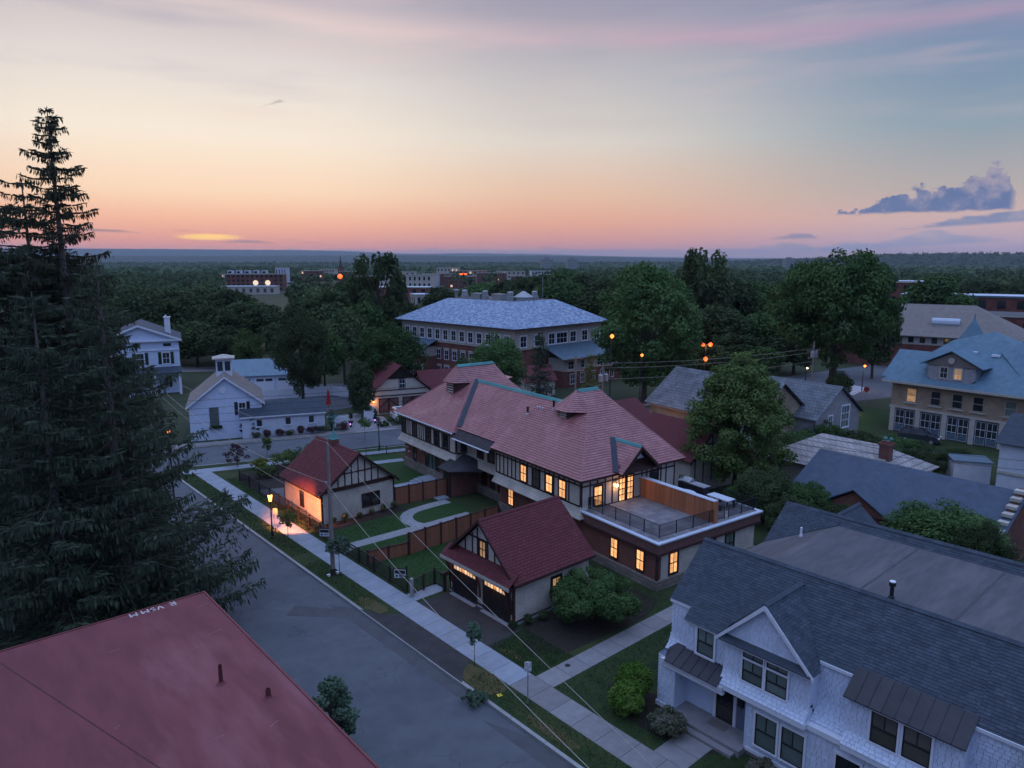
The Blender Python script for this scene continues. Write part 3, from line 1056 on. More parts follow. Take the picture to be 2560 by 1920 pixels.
sheet('campus_walk', [(76, 121), (90, 104), (93, 106), (79, 124)], -0.1, 'concrete_old', 0.05)
sheet('campus_lot', [(70, 98), (84, 90), (90, 100), (76, 112)], -0.105, 'asphalt', 0.05)

# ------------------------------------------------------------------ hills
def fbm(x, y, seed, octs=5):
    rg = np.random.default_rng(seed)
    v = np.zeros_like(x)
    a = 1.0
    f = 1.0
    for _ in range(octs):
        p = rg.random(4) * 6.28
        th_ = rg.random() * 6.28
        xx = x * math.cos(th_) - y * math.sin(th_)
        yy = x * math.sin(th_) + y * math.cos(th_)
        v = v + a * (np.sin(xx * f + p[0]) * np.cos(yy * f * 0.9 + p[1]) + 0.6 * np.sin(xx * f * 1.7 + yy * f * 1.3 + p[2]))
        a *= 0.5
        f *= 2.1
    return v


def cam_xy(ang, r):
    """point at a bearing (radians right of the view direction) and distance from the camera"""
    a = YAW + ang
    return np.sin(a) * r, np.cos(a) * r


def ridge(name, a0, a1, dist, depth, prof, n=260, m=14, mat='hill', rough=0.0, seed=1):
    """a long hill: prof gives crest height (m) against bearing (radians)"""
    ang = np.linspace(a0, a1, n)
    xs = np.array([p[0] for p in prof])
    hs = np.array([p[1] for p in prof])
    crest = np.interp(ang, xs, hs)
    crest = np.convolve(np.pad(crest, 6, mode='edge'), np.ones(13) / 13, mode='valid')
    V = []
    for j in range(m):
        t = j / (m - 1)
        up = math.sin(min(1, t / 0.75) * math.pi / 2) ** 1.3 if t < 0.75 else 1 - (t - 0.75) * 1.5
        r = dist + depth * t
        x, y = cam_xy(ang, r)
        z = crest * up + rough * fbm(x / 60.0, y / 60.0, seed, 5) * (0.3 + 0.7 * up)
        z = np.maximum(z, -5)
        V.append(np.stack([x, y, z], 1))
    V = np.concatenate(V)
    F = []
    for j in range(m - 1):
        i = np.arange(n - 1) + j * n
        F.append(np.stack([i, i + 1, i + 1 + n, i + n], 1))
    o = link(name, fast_mesh(name, V, np.concatenate(F), mat))
    struct(o)
    return o


ridge('far_hill', -0.75, 0.75, 13500, 2600, [(-0.75, 262), (-0.45, 268), (-0.27, 264), (-0.22, 248), (-0.17, 205), (-0.12, 185), (-0.06, 215), (0.0, 188), (0.04, 196), (0.08, 165), (0.12, 148), (0.3, 100), (0.75, 90)], rough=2.0, seed=3)
ridge('mid_hill', -0.75, 0.75, 7200, 1400, [(-0.75, 80), (-0.4, 84), (-0.3, 90), (-0.15, 98), (-0.05, 86), (0.05, 94), (0.12, 84), (0.2, 66), (0.3, 50), (0.45, 70), (0.75, 80)], rough=2.2, seed=5)
ridge('low_hill', -0.75, 0.75, 3600, 700, [(-0.75, 14), (-0.3, 15), (0.0, 14), (0.25, 16), (0.36, 30), (0.44, 50), (0.5, 60), (0.6, 62), (0.75, 62)], rough=2.6, seed=7, n=520)

# ------------------------------------------------------------------ the air
hz = MB().box(-14000, 18500, -2500, 18500, -1.6, 360)
ho = part(None, 'haze', hz, 'hill')
ho['kind'] = 'stuff'
hm = bpy.data.materials.new('haze_air')
hm.use_nodes = True
t_ = hm.node_tree
t_.nodes.clear()
pv = t_.nodes.new('ShaderNodeVolumePrincipled')
pv.inputs['Color'].default_value = (0.62, 0.74, 0.92, 1)
pv.inputs['Density'].default_value = 0.00005
pv.inputs['Anisotropy'].default_value = 0.0
om = t_.nodes.new('ShaderNodeOutputMaterial')
t_.links.new(pv.outputs[0], om.inputs['Volume'])
ho.data.materials.clear()
ho.data.materials.append(hm)



# ================================================================== the red-roofed flat building close by
t = thing('flat_roof_building', 'flat dark red roof with two rusty pipe stubs, close at bottom left', 'building', (0, 0, 0))
bx(t, 'wall', 'brick_dark', (-40, 7.7), (-30, 26.7), (-0.3, 9.3))
rf = bx(t, 'roof', 'red_membrane', (-40.2, 7.94), (-30.2, 26.96), (9.3, 9.5))
edge = MB().box(-40.25, 7.99, 26.965, 27.02, 9.25, 9.53).box(7.945, 8.0, -30.2, 26.96, 9.25, 9.53)
part(t, 'drip_edge', edge, 'red_metal')
seam = MB()
p0, p1 = Vector((1.46, 26.2, 9.504)), Vector((4.6, 15.2, 9.504))
dv = (p1 - p0).normalized().cross(Vector((0, 0, 1))) * 0.018
seam.poly([p0 - dv, p1 - dv, p1 + dv, p0 + dv])
part(rf, 'seam', seam, 'rust_pipe')


def strokes(parent, name, mat, O, ux, uy, segs, w, z=None, thick=0.004):
    """painted strokes: 2-D polylines laid on a plane"""
    O, ux, uy = Vector(O), Vector(ux), Vector(uy)
    nn = ux.cross(uy).normalized()
    mb = MB()
    for s in segs:
        for a, b in zip(s[:-1], s[1:]):
            A = O + ux * a[0] + uy * a[1]
            B = O + ux * b[0] + uy * b[1]
            d = (B - A).normalized()
            sd = nn.cross(d) * w / 2
            A2, B2 = A - d * w * 0.3, B + d * w * 0.3
            mb.prism([A2 - sd, B2 - sd, B2 + sd, A2 + sd], nn * thick)
    return part(parent, name, mb, mat)


G_ = {'M': [[(0, 0), (0, 1), (.4, .35), (.8, 1), (.8, 0)]], 'R': [[(0, 0), (0, 1), (.55, .95), (.55, .55), (0, .5), (.6, 0)]], 'V': [[(0, 1), (.35, 0), (.7, 1)]], 'g': [[(.5, .95), (.1, .8), (.1, .5), (.5, .5), (.5, .9), (.5, .1), (.1, .05)]],
      '3': [[(0, 1), (.6, 1), (.25, .6), (.6, .35), (.5, .05), (0, 0)]], '2': [[(0, .8), (.3, 1), (.6, .75), (0, 0), (.6, 0)]], 'A': [[(0, 0), (.3, 1), (.6, 0)], [(.12, .35), (.48, .35)]]}
# the white letters brushed along the back edge, read from the back
for ch, x in (('M', 5.55), ('M', 5.93), ('g', 6.17), ('V', 6.42), ('R', 6.85)):
    strokes(rf, 'painted_letter', 'white_mark', (x, 26.93, 9.504), (-0.26, 0, 0), (0, -0.30, 0), G_[ch], 0.045)
for (x, y, l, a) in ((7.45, 25.9, 0.35, 0.25), (7.86, 26.35, 0.10, 0.1), (6.2, 23.0, 0.3, 0.1), (5.2, 22.0, 0.25, 0.3), (6.6, 17.5, 0.3, 0.4), (5.3, 18.0, 0.22, -0.1), (7.0, 23.6, 0.5, 0.2), (4.2, 24.6, 0.3, 0.05), (3.4, 20.2, 0.15, 0.5)):
    strokes(rf, 'scuff', 'scuff', (x, y, 9.503), (1, 0, 0), (0, 1, 0), [[(0, 0), (l * .5 * math.cos(a), l * .5 * math.sin(a) + .02), (l * math.cos(a), l * math.sin(a))]], 0.025, thick=0.002)
for (x, y, r, h, lean) in ((6.31, 20.43, 0.065, 0.62, -0.03), (7.09, 18.8, 0.085, 0.30, 0.0)):
    mb = MB().lathe([(r * 1.0, 0), (r * 0.9, h * .5), (r * 0.82, h), (r * 0.66, h), (r * 0.66, h - 0.12)], 14, (0, 0, 0))
    o = part(t, 'vent_pipe', mb, 'rust_pipe', loc=(x, y, 9.5))
    part(o, 'flashing', MB().lathe([(r * 2.4, 0), (r * 1.3, 0.05), (r * 1.05, 0.1)], 14), 'red_membrane')

# ================================================================== carriage house (the big red tiled building)
TH = R(6.0)
mbld = thing('carriage_house', 'long half-timbered carriage house with red tile roof and teal ridge caps', 'house', (37.11, 34.53, 0), -TH)
ZE = 6.0


def quad_roof(parent, pts, mat='under_red', name='roof'):
    return part(parent, name, MB().poly(pts), mat)


def tiled(name_label, pts, indiv, seed, mat='tile_red', tw=0.27, th=0.24, thk=0.045, under='under_red', parent=None, uname='roof_tile', rname='roof'):
    o = quad_roof(parent or mbld, pts, under, rname)
    shingles(o, uname, mat, pts, tw, th, thk, indiv, seed)
    return o


S = 0.72
# right part: front slope from the corner to the left wing, ridge along it
zr = ZE + S * 5.55
tiled('f', [(0, 12.1, ZE), (0, 0, ZE), (5.55, 5.55, zr), (5.55, 12.1, zr)], 190, 11)
tiled('f2', [(0.55, 18.5, ZE + S * .55), (0.55, 12.1, ZE + S * .55), (5.55, 12.1, zr), (5.55, 22.9, zr)], 50, 12)
# right hip face, carried up into the ventilator cap
tiled('r', [(0, 0, ZE), (11.4, 0, ZE), (8.9, 5.1, ZE + S * 5.1), (5.1, 5.1, ZE + S * 5.1)], 60, 13)
tiled('r2', [(5.1, 5.1, ZE + S * 5.1), (8.9, 5.1, ZE + S * 5.1), (8.05, 7.2, ZE + S * 7.2), (5.6, 7.2, ZE + S * 7.2)], 0, 17)
# back slopes (steeper)
quad_roof(mbld, [(11.4, 0, ZE), (11.4, 10.5, ZE), (8.9, 9.3, ZE + S * 5.1), (8.9, 5.1, ZE + S * 5.1)], 'tile_red')
quad_roof(mbld, [(11.4, 9.0, ZE), (11.4, 18.5, ZE), (5.55, 22.9, zr), (5.55, 8.0, zr)], 'tile_red')
quad_roof(mbld, [(5.6, 7.2, ZE + S * 7.2), (8.05, 7.2, ZE + S * 7.2), (9.1, 9.3, ZE + S * 5.1), (5.1, 9.3, ZE + S * 5.1)], 'tile_red')
quad_roof(mbld, [(8.05, 7.2, ZE + S * 7.2), (8.9, 5.1, ZE + S * 5.1), (9.6, 6.6, 9.66), (9.6, 7.9, 9.66), (9.1, 9.3, 9.67)], 'tile_red')
# left wing
LZ = 11.4
sl = (LZ - ZE) / 5.8
LU, RU, MU = 30.9, 18.5, 24.5
ul = lambda z: RU + (z - ZE) / (LZ - ZE) * (MU - RU)
ur = lambda z: LU - (z - ZE) / (LZ - ZE) * (LU - MU)
zc = 9.8
tiled('lf', [(0, LU, ZE), (0, RU, ZE), (4.75, ul(zc), zc), (4.75, ur(zc), zc)], 0, 15)
tiled('lr', [(0, RU, ZE), (12.4, RU, ZE), (9.3, ul(zc), zc), (4.7, ul(zc), zc)], 0, 16)
tiled('lr2', [(4.7, ul(zc), zc), (9.3, ul(zc), zc), (8.6, MU, LZ), (4.0, MU, LZ)], 0, 18)
quad_roof(mbld, [(12.4, LU, ZE), (0, LU, ZE), (4.7, ur(zc), zc), (4.0, MU, LZ), (8.6, MU, LZ), (9.3, ur(zc), zc)], 'tile_red')
quad_roof(mbld, [(12.4, RU, ZE), (12.4, LU, ZE), (9.3, ur(zc), zc), (9.3, ul(zc), zc)], 'tile_red')
quad_roof(mbld, [(8.6, MU, LZ), (9.3, ul(zc), zc), (10.6, MU - 0.9, zc - 0.05), (10.6, MU + 0.9, zc - 0.05), (9.3, ur(zc), zc)], 'tile_red')


def ventilator(apex, corners, boxf, zbase, zeave, sd):
    """the little hipped cap over a louvred box that rides on the hip"""
    a = Vector(apex)
    root = part(mbld, 'ventilator', MB().prism([(boxf[0], boxf[1], zbase), (boxf[0], boxf[2], zbase), (boxf[0] + .9, boxf[2] + .75, zbase), (boxf[0] + 2.6, boxf[2] + .75, zbase), (boxf[0] + 2.6, boxf[1] - .75, zbase), (boxf[0] + .9, boxf[1] - .75, zbase)], (0, 0, zeave - zbase)), 'trim_brown')
    for i in range(len(corners) - 1):
        pts = [corners[i + 1], corners[i], apex]
        o = part(mbld, 'cap_roof', MB().poly(pts), 'under_red')
        shingles(o, 'roof_tile', 'tile_red', pts, 0.27, 0.22, 0.04, 0, sd + i)
    for k in range(5):
        z = zbase + 0.3 + k * (zeave - zbase - 0.35) / 5
        part(root, 'louver', MB().hexa([(boxf[0] - .05, boxf[1] + .15, z), (boxf[0] + .02, boxf[1] + .15, z + .1), (boxf[0] + .02, boxf[2] - .15, z + .1), (boxf[0] - .05, boxf[2] - .15, z), (boxf[0] - .05, boxf[1] + .15, z + .02), (boxf[0] + .02, boxf[1] + .15, z + .12), (boxf[0] + .02, boxf[2] - .15, z + .12), (boxf[0] - .05, boxf[2] - .15, z + .02)]), 'cream')


ventilator((5.6, 7.2, ZE + S * 7.2), [(5.1, 5.1, 9.67), (3.75, 6.35, 9.67), (3.75, 8.05, 9.67), (5.1, 9.3, 9.67)], (4.15, 6.6, 7.8), 8.4, 9.66, 31)
ventilator((4.0, MU, LZ), [(4.7, ul(zc), zc), (2.95, MU - 0.95, zc), (2.95, MU + 0.95, zc), (4.7, ur(zc), zc)], (3.3, MU - 0.75, MU + 0.75), 8.2, zc - 0.01, 41)


def ridge_cap(parent, a, b, w=0.26, h=0.14, mat='copper'):
    a, b = Vector(a), Vector(b)
    d = (b - a).normalized()
    s = d.cross(Vector((0, 0, 1))).normalized() * w
    u = Vector((0, 0, 1))
    n = max(1, int((b - a).length / 1.2))
    root = None
    for k in range(n):
        p = a + (b - a) * (k / n) + d * 0.008
        q = a + (b - a) * ((k + 1) / n) - d * 0.008
        mb = MB().prism([p - s - u * 0.12, p - s * .35 + u * h * .7, p + u * h, p + s * .35 + u * h * .7, p + s - u * 0.12], q - p)
        part(parent, 'ridge_cap', mb, mat)


ridge_cap(mbld, (5.55, 8.3, zr), (5.55, 22.6, zr))
ridge_cap(mbld, (5.7, 7.2, ZE + S * 7.2), (8.0, 7.2, ZE + S * 7.2))
ridge_cap(mbld, (4.1, MU, LZ), (8.6, MU, LZ))
# hip rolls
for (a, b) in (((0, 0, ZE), (5.1, 5.1, ZE + S * 5.1)), ((11.4, 0, ZE), (8.9, 5.1, ZE + S * 5.1)), ((0, RU, ZE), (4.7, ul(zc), zc)), ((0, LU, ZE), (4.7, ur(zc), zc)), ((4.7, ul(zc), zc), (4.0, MU, LZ)), ((2.95, MU - .95, zc), (4.0, MU, LZ)), ((3.75, 6.35, 9.67), (5.6, 7.2, ZE + S * 7.2)), ((3.75, 8.05, 9.67), (5.6, 7.2, ZE + S * 7.2))):
    part(mbld, 'hip_roll', MB().tube(Vector(a) + Vector((0, 0, .02)), Vector(b) + Vector((0, 0, .02)), 0.055, None, 6), 'tile_red')
# valley flashing
def strip(parent, name, mat, a, b, w, nrm, lift=0.07):
    a, b, nrm = Vector(a), Vector(b), Vector(nrm).normalized()
    s = (b - a).normalized().cross(nrm) * w / 2
    p = [a - s + nrm * lift, b - s + nrm * lift, b + s + nrm * lift, a + s + nrm * lift]
    return part(parent, name, MB().prism(p, nrm * -0.05), mat)


strip(mbld, 'valley_flashing', 'valley_blue', (0.7, RU - 0.1, ZE + S * .7), (5.55, 22.75, zr), 0.5, (-0.5, -0.45, 1), 0.16)
# metal roof strip over the recess
mr_ = MB()
for k in range(14):
    u0 = 12.1 + k * 6.3 / 14
    u1 = u0 + 6.3 / 14 - 0.03
    mr_.prism([(-0.15, u0, 5.62), (-0.15, u1, 5.62), (0.75, u1, 6.5), (0.75, u0, 6.5)], (0, 0, -0.05), 0.1 + 0.8 * ((k * 37) % 10) / 10)
o = part(mbld, 'recess_roof', MB().prism([(-0.12, 12.1, 5.58), (-0.12, 18.4, 5.58), (0.8, 18.4, 6.46), (0.8, 12.1, 6.46)], (0, 0, -0.06)), 'metal_dark')
for k in range(14):
    u0 = 12.1 + k * 6.3 / 14
    part(o, 'metal_panel', MB().prism([(-0.15, u0 + .015, 5.60), (-0.15, u0 + .42, 5.60), (0.78, u0 + .42, 6.48), (0.78, u0 + .015, 6.48)], (-.012, 0, 0.03)), 'metal_dark')
bx(mbld, 'gutter', 'trim_white', (-0.27, -0.15), (12.1, 18.3), (5.52, 5.60))
bx(mbld, 'gutter', 'trim_white', (-0.12, 0.0), (RU + .05, LU), (ZE - 0.10, ZE - 0.02))
bx(mbld, 'fascia', 'trim_brown', (0.0, 0.08), (0.1, 12.1), (ZE - 0.16, ZE - 0.004))
bx(mbld, 'fascia', 'trim_brown', (0.08, 11.3), (0.0, 0.08), (ZE - 0.16, ZE - 0.004))
bx(mbld, 'fascia', 'trim_brown', (0.05, 12.3), (RU, RU + .07), (ZE - 0.16, ZE - 0.004))
# soffits
bx(mbld, 'soffit', 'trim_brown', (0.09, 11.3), (0.09, 12.1), (ZE - 0.14, ZE - 0.08))
bx(mbld, 'soffit', 'trim_brown', (0.03, 12.3), (RU + .08, LU), (ZE - 0.14, ZE - 0.08))

# walls: upper floor cream, lower floor brick, stone base
FW = 0.55
bx(mbld, 'upper_wall', 'cream', (FW, 10.8), (0.6, 12.0), (3.3, ZE - 0.1))
bx(mbld, 'upper_wall', 'cream', (1.75, 10.8), (12.0, 18.9), (3.3, ZE - 0.1))
bx(mbld, 'upper_wall', 'cream', (FW, 11.8), (18.9, 30.4), (3.3, ZE - 0.1))
bx(mbld, 'lower_wall', 'brick_dark', (0.95, 10.6), (0.9, 12.0), (0.9, 3.3))
bx(mbld, 'lower_wall', 'brick_dark', (2.3, 10.6), (12.0, 19.2), (0.9, 3.3))
bx(mbld, 'lower_wall', 'brick_dark', (0.8, 11.6), (19.2, 30.2), (0.9, 3.3))
bx(mbld, 'stone_base', 'stone_base', (0.82, 10.7), (0.8, 12.1), (-0.2, 0.9))
bx(mbld, 'stone_base', 'stone_base', (2.2, 10.7), (12.1, 19.1), (-0.2, 0.9))
bx(mbld, 'stone_base', 'stone_base', (0.66, 11.7), (19.1, 30.3), (-0.2, 1.0))
# flared shingle skirt between the floors
def skirt(name, pts_top, pts_bot, mat='cream_shingle'):
    mb = MB()
    for k in range(len(pts_top) - 1):
        a, b, c_, d_ = pts_bot[k], pts_bot[k + 1], pts_top[k + 1], pts_top[k]
        mid1 = [(a[i] * .35 + d_[i] * .65) for i in range(2)] + [a[2] * .5 + d_[2] * .5]
        mid2 = [(b[i] * .35 + c_[i] * .65) for i in range(2)] + [b[2] * .5 + c_[2] * .5]
        mb.poly([a, b, mid2, mid1])
        mb.poly([mid1, mid2, c_, d_])
    return part(mbld, name, mb, mat)


skirt('shingle_skirt', [(FW - .02, 12.02, 3.75), (FW - .02, .58, 3.75), (2.0, .58, 3.75)], [(.08, 12.1, 2.95), (.08, .2, 2.95), (2.0, .2, 2.95)])
skirt('shingle_skirt', [(1.73, 18.9, 3.75), (1.73, 12.0, 3.75)], [(1.2, 18.9, 2.95), (1.2, 12.0, 2.95)])
skirt('shingle_skirt', [(FW - .02, 30.4, 3.75), (FW - .02, 18.88, 3.75), (1.8, 18.88, 3.75)], [(.1, 30.6, 2.95), (.1, 18.5, 2.95), (1.8, 18.5, 2.95)])
bx(mbld, 'jetty_soffit', 'trim_brown', (.1, 1.0), (0.25, 12.1), (2.9, 2.948))
bx(mbld, 'jetty_soffit', 'trim_brown', (1.22, 2.4), (12.0, 18.9), (2.9, 2.948))
bx(mbld, 'jetty_soffit', 'trim_brown', (.12, 0.9), (18.55, 30.5), (2.9, 2.948))

# half timbering
def timbers(F, z0, z1, zm, posts, w=0.11, shorts=None, name='timber', a0=None, a1=None):
    lo, hi = (min(posts) if a0 is None else a0), (max(posts) if a1 is None else a1)
    F.box(name, 'timber', lo, hi, z1 - 0.12, z1, 0.004, 0.05)
    F.box(name, 'timber', lo, hi, z0 - 0.06, z0 + 0.06, 0.004, 0.055)
    if zm:
        F.box(name, 'timber', lo, hi, zm - 0.05, zm + 0.05, 0.004, 0.05)
    for p in posts:
        F.box(name, 'timber', p - w / 2, p + w / 2, z0 + 0.06, z1 - 0.12, 0.003, 0.045)
    for p in (shorts or []):
        F.box(name, 'timber', p - w / 2, p + w / 2, (zm or z0) + 0.05, z1 - 0.12, 0.003, 0.045)


Ff = Facade(mbld, (FW, 0, 0), (0, 1, 0), (-1, 0, 0))
Fm = Facade(mbld, (1.75, 0, 0), (0, 1, 0), (-1, 0, 0))
Fr = Facade(mbld, (0, 0.6, 0), (1, 0, 0), (0, -1, 0))
Frl = Facade(mbld, (0, 18.9, 0), (1, 0, 0), (0, -1, 0))
# right section of the front: posts and windows (along = distance from the corner)
wz, wh = 3.92, 1.62
timbers(Ff, 3.78, 5.88, 5.40, [0.66, 2.0, 3.85, 5.0, 5.65, 6.7, 7.35, 8.4, 9.05, 9.6, 10.2, 10.8, 11.4, 11.95], shorts=[1.3, 2.6, 3.2, 4.4, 6.2, 7.9])
for (a, g) in ((2.45 + .35, 'lit'), (4.95 - .55 + .05, 'lit'), (6.18, 'glass_brown'), (7.9, 'lit')):
    window(Ff, a, wz - 0.02, 0.82, wh - 0.2, g, 'timber', 'timber', cols=2, rows=2, casing=0.09)
# recess windows
for (a, g) in ((12.9, 'lit_pale'), (14.6, 'glass_brown'), (16.4, 'glass')):
    window(Fm, a, 3.85, 0.85, 1.55, g, 'timber', 'timber', casing=0.14)
# left wing front
timbers(Ff, 3.78, 5.88, 5.40, [18.96, 20.1, 21.55, 22.1, 23.2, 23.8, 25.0, 25.45, 25.9, 26.35, 26.8, 27.9, 28.4, 28.85, 29.3, 30.34], shorts=[20.6, 21.1, 22.6, 24.3, 19.5, 27.3, 29.8])
for a in (20.82, 22.65, 24.4, 27.35 - .0):
    window(Ff, a, 3.88, 0.85, 1.42, 'glass', 'timber', 'timber', casing=0.09)
window(Ff, 29.82, 3.88, 0.75, 1.42, 'glass', 'timber', 'timber', casing=0.09)
# short right side of the left wing
timbers(Frl, 3.78, 5.88, 5.40, [0.62, 1.69])
Frl.box('dark_window', 'glass', 1.05, 1.62, 3.9, 5.3, 0.003, 0.03)
# right end wall, onto the terrace
timbers(Fr, 3.42, 5.88, 5.30, [0.61, 1.45, 3.0, 3.75, 6.95, 7.5, 9.15, 9.75, 10.75], shorts=[2.2, 8.1, 8.7])
window(Fr, 2.25, 3.55, 0.82, 1.55, 'lit', 'timber', 'timber', casing=0.09)
fd = Fr
for a in (4.78, 5.66):
    window(fd, a, 3.42, 0.66, 2.0, 'lit', 'timber', 'black_metal', cols=2, rows=4, casing=0.07, name='french_door')
window(Fr, 9.45 - 1.1, 3.45, 0.85, 1.85, 'glass', 'timber', 'black_metal', cols=2, rows=2, casing=0.09)
# brick storey openings on the left wing
Fb = Facade(mbld, (0.8, 0, 0), (0, 1, 0), (-1, 0, 0))
window(Fb, 27.9, 1.0, 0.62, 1.6, 'glass', 'trim_brown', 'trim_brown', cols=1, rows=2, casing=0.06)
for k in range(4):
    window(Fb, 24.0 + k * 0.72 - 1.0, 0.28, 0.62, 2.3, 'glass_shade' if k in (1, 2) else 'glass', 'black_metal', 'black_metal', cols=1, rows=2, casing=0.05, name='garden_door')
Fbm = Facade(mbld, (2.3, 0, 0), (0, 1, 0), (-1, 0, 0))
window(Fbm, 15.2, 1.0, 0.8, 1.7, 'glass', 'trim_brown', 'trim_brown', casing=0.07)
window(Fbm, 16.6, 1.0, 0.8, 1.7, 'glass', 'trim_brown', 'trim_brown', casing=0.07)
Fbm.box('carriage_door', 'dark_door', 12.3, 14.3, 0.0, 2.75, 0.0, 0.06)
for k in range(6):
    Fbm.box('door_board', 'dark_door', 12.34 + k * .325, 12.34 + k * .325 + .30, 0.05, 2.7, 0.06, 0.085)
Fbr = Facade(mbld, (0.95, 0, 0), (0, 1, 0), (-1, 0, 0))
window(Fbr, 10.3, 1.05, 0.75, 1.5, 'lit', 'trim_brown', 'trim_brown', casing=0.07)
# porch hood with a metal roof at the inner corner
ph = part(mbld, 'porch_roof', MB().prism([(-1.1, 17.6, 2.62), (-1.1, 19.6, 2.62), (1.4, 19.6, 3.72), (1.4, 17.2, 3.72)], (0, 0, -0.09)), 'metal_dark')
part(mbld, 'porch_roof', MB().prism([(-1.1, 17.6, 2.62), (1.4, 17.2, 3.72), (2.3, 15.4, 2.95), (1.3, 15.4, 2.75)], (0, 0, -0.08)), 'metal_dark')
bx(mbld, 'porch_wall', 'brick_dark', (-0.75, 2.3), (17.75, 18.05), (0.0, 2.55))
bx(mbld, 'porch_post', 'trim_brown', (-0.95, -0.75), (17.7, 17.9), (0.0, 2.6))
bx(mbld, 'porch_door', 'dark_door', (-0.79, -0.752), (18.1, 19.0), (0.1, 2.3))
bx(mbld, 'porch_wall', 'brick_dark', (-0.75, 0.8), (19.0, 19.25), (0.0, 2.6))
bx(mbld, 'step', 'concrete_new', (-2.2, -1.0), (17.6, 18.6), (0.0, 0.10))
# terrace steps in front of the garden doors
for k, (x0, x1) in enumerate(((-1.6, -.2), (-1.2, -.2), (-.75, .66))):
    bx(mbld, 'garden_step', 'concrete_new', (x0, x1), (21.4, 24.6), (0.10 * k, 0.10 * (k + 1)))
bx(mbld, 'landing', 'concrete_new', (-4.0, -1.62), (22.0, 24.3), (-0.02, 0.045))
# floodlights and pipes on the wall
for (a, z) in ((20.6, 2.35), (26.2, 2.5), (29.3, 2.2), (28.8, 1.8)):
    o = part(mbld, 'floodlight', MB().tube((0.78, a, z), (0.5, a, z + 0.12), 0.05, 0.09, 8), 'trim_white')
for (v, u, h, mtl) in ((3.7, 14.6 - 3, .55, 'trim_brown'), (4.75, 9.2, .62, 'black_metal')):
    zb = ZE + S * v
    o = part(mbld, 'vent_pipe', MB().lathe([(.1, -.1), (.1, h), (.14, h), (.14, h + .08), (.02, h + .1)], 10), mtl, loc=(v, u, zb))
    part(o, 'flashing', MB().lathe([(.26, -.18), (.16, .02), (.1, .1)], 10), 'galv')
for u in (11.0, 10.65, 10.3):
    part(mbld, 'vent_cap', MB().lathe([(.05, -.1), (.05, .16), (.09, .16), (.07, .22), (.01, .23)], 8), 'trim_white', loc=(4.35, u, ZE + S * 4.35 + .02))
part(mbld, 'roof_floodlight', MB().box(-.2, .2, -.16, .16, 0, .08).box(-.16, -.04, -.25, .1, .1, .34).box(.05, .17, -.25, .1, .1, .34), 'black_metal', loc=(3.2, RU + 1.2, ZE + 1.12))

# dormer over the terrace doors
dz, dv_, dh = 7.95, 5.77, 2.02
du = (dz - ZE) / S
for s in (-1, 1):
    e = dv_ + s * 2.07
    pts = [(dv_, -0.55, dz), (dv_, du, dz), (e, 0.0, ZE + 0.02), (e, -0.55, ZE + .02)]
    if s < 0:
        tiled('d', pts, 0, 51)
    else:
        tiled('d', pts[::-1], 0, 52)
    q = Vector((e - dv_, 0, ZE - dz)).normalized()
    nn_ = Vector((0, -1, 0))
    a, b = Vector((dv_, -0.6, dz - .03)), Vector((e, -0.6, ZE - 0.02))
    up = Vector((0, 0, -0.26))
    part(mbld, 'barge_board', MB().hexa([a, b, b + Vector((0, .1, 0)), a + Vector((0, .1, 0)), a + up, b + up * .9, b + up * .9 + Vector((0, .1, 0)), a + up + Vector((0, .1, 0))]), 'timber')
ridge_cap(mbld, (dv_, -0.5, dz), (dv_, du - .2, dz), 0.2, 0.1)
part(mbld, 'dormer_gable', MB().prism([(dv_ - 1.7, .25, ZE + .15), (dv_ + 1.7, .25, ZE + .15), (dv_, .25, dz - .2)], (0, .1, 0)), 'timber')
part(mbld, 'gable_window', MB().prism([(dv_ - .95, .2, ZE + .75), (dv_ + .95, .2, ZE + .75), (dv_, .2, dz - .3)], (0, .048, 0)), 'trim_white')
part(mbld, 'dormer_pent', MB().prism([(dv_ - 1.9, -.35, ZE - .02), (dv_ + 1.9, -.35, ZE - .02), (dv_ + 1.75, .24, ZE + .5), (dv_ - 1.75, .24, ZE + .5)], (0, 0, -.08)), 'timber')
strip(mbld, 'valley_flashing', 'valley_blue', (dv_ - 2.25, 0.02, ZE + .02), (dv_ - .1, du, dz), 0.42, (-0.3, -0.55, 1), 0.14)

# ---- terrace wing
TZ = 3.3
bx(mbld, 'terrace_wall', 'brick_dark', (0.75, 11.2), (-7.0, 0.9), (0.7, 2.6))
bx(mbld, 'terrace_wall_end', 'cream_shingle', (1.15, 11.25), (-7.06, -6.9), (0.7, 2.6))
bx(mbld, 'stone_base', 'stone_base', (0.6, 11.4), (-7.2, 0.7), (-0.2, 0.7))
bx(mbld, 'terrace_fascia', 'fascia_brown', (0.55, 11.6), (-7.3, 0.5), (2.6, 3.42))
bx(mbld, 'corner_board', 'trim_brown', (0.68, 0.9), (-7.09, -6.98), (0.7, 2.6))
bx(mbld, 'fascia_trim', 'trim_brown', (0.5, 11.65), (-7.35, -7.302), (2.56, 2.72))
bx(mbld, 'fascia_trim', 'trim_brown', (0.5, 0.548), (-7.3, 0.5), (2.56, 2.72))
cop = MB().box(0.42, 0.72, -7.45, 0.55, 3.42, 3.52).box(0.725, 11.7, -7.45, -7.15, 3.42, 3.52).box(11.4, 11.7, -7.14, 0.55, 3.42, 3.52)
part(mbld, 'coping', MB().box(0.42, 0.72, -7.45, 0.55, 3.42, 3.52), 'concrete_white')
part(mbld, 'coping', MB().box(0.725, 11.7, -7.45, -7.15, 3.42, 3.52), 'concrete_white')
part(mbld, 'coping', MB().box(11.4, 11.7, -7.145, 0.55, 3.42, 3.52), 'concrete_white')
dk = bx(mbld, 'terrace_floor', 'under_grey', (0.72, 11.4), (-7.15, 0.6), (3.40, 3.425))
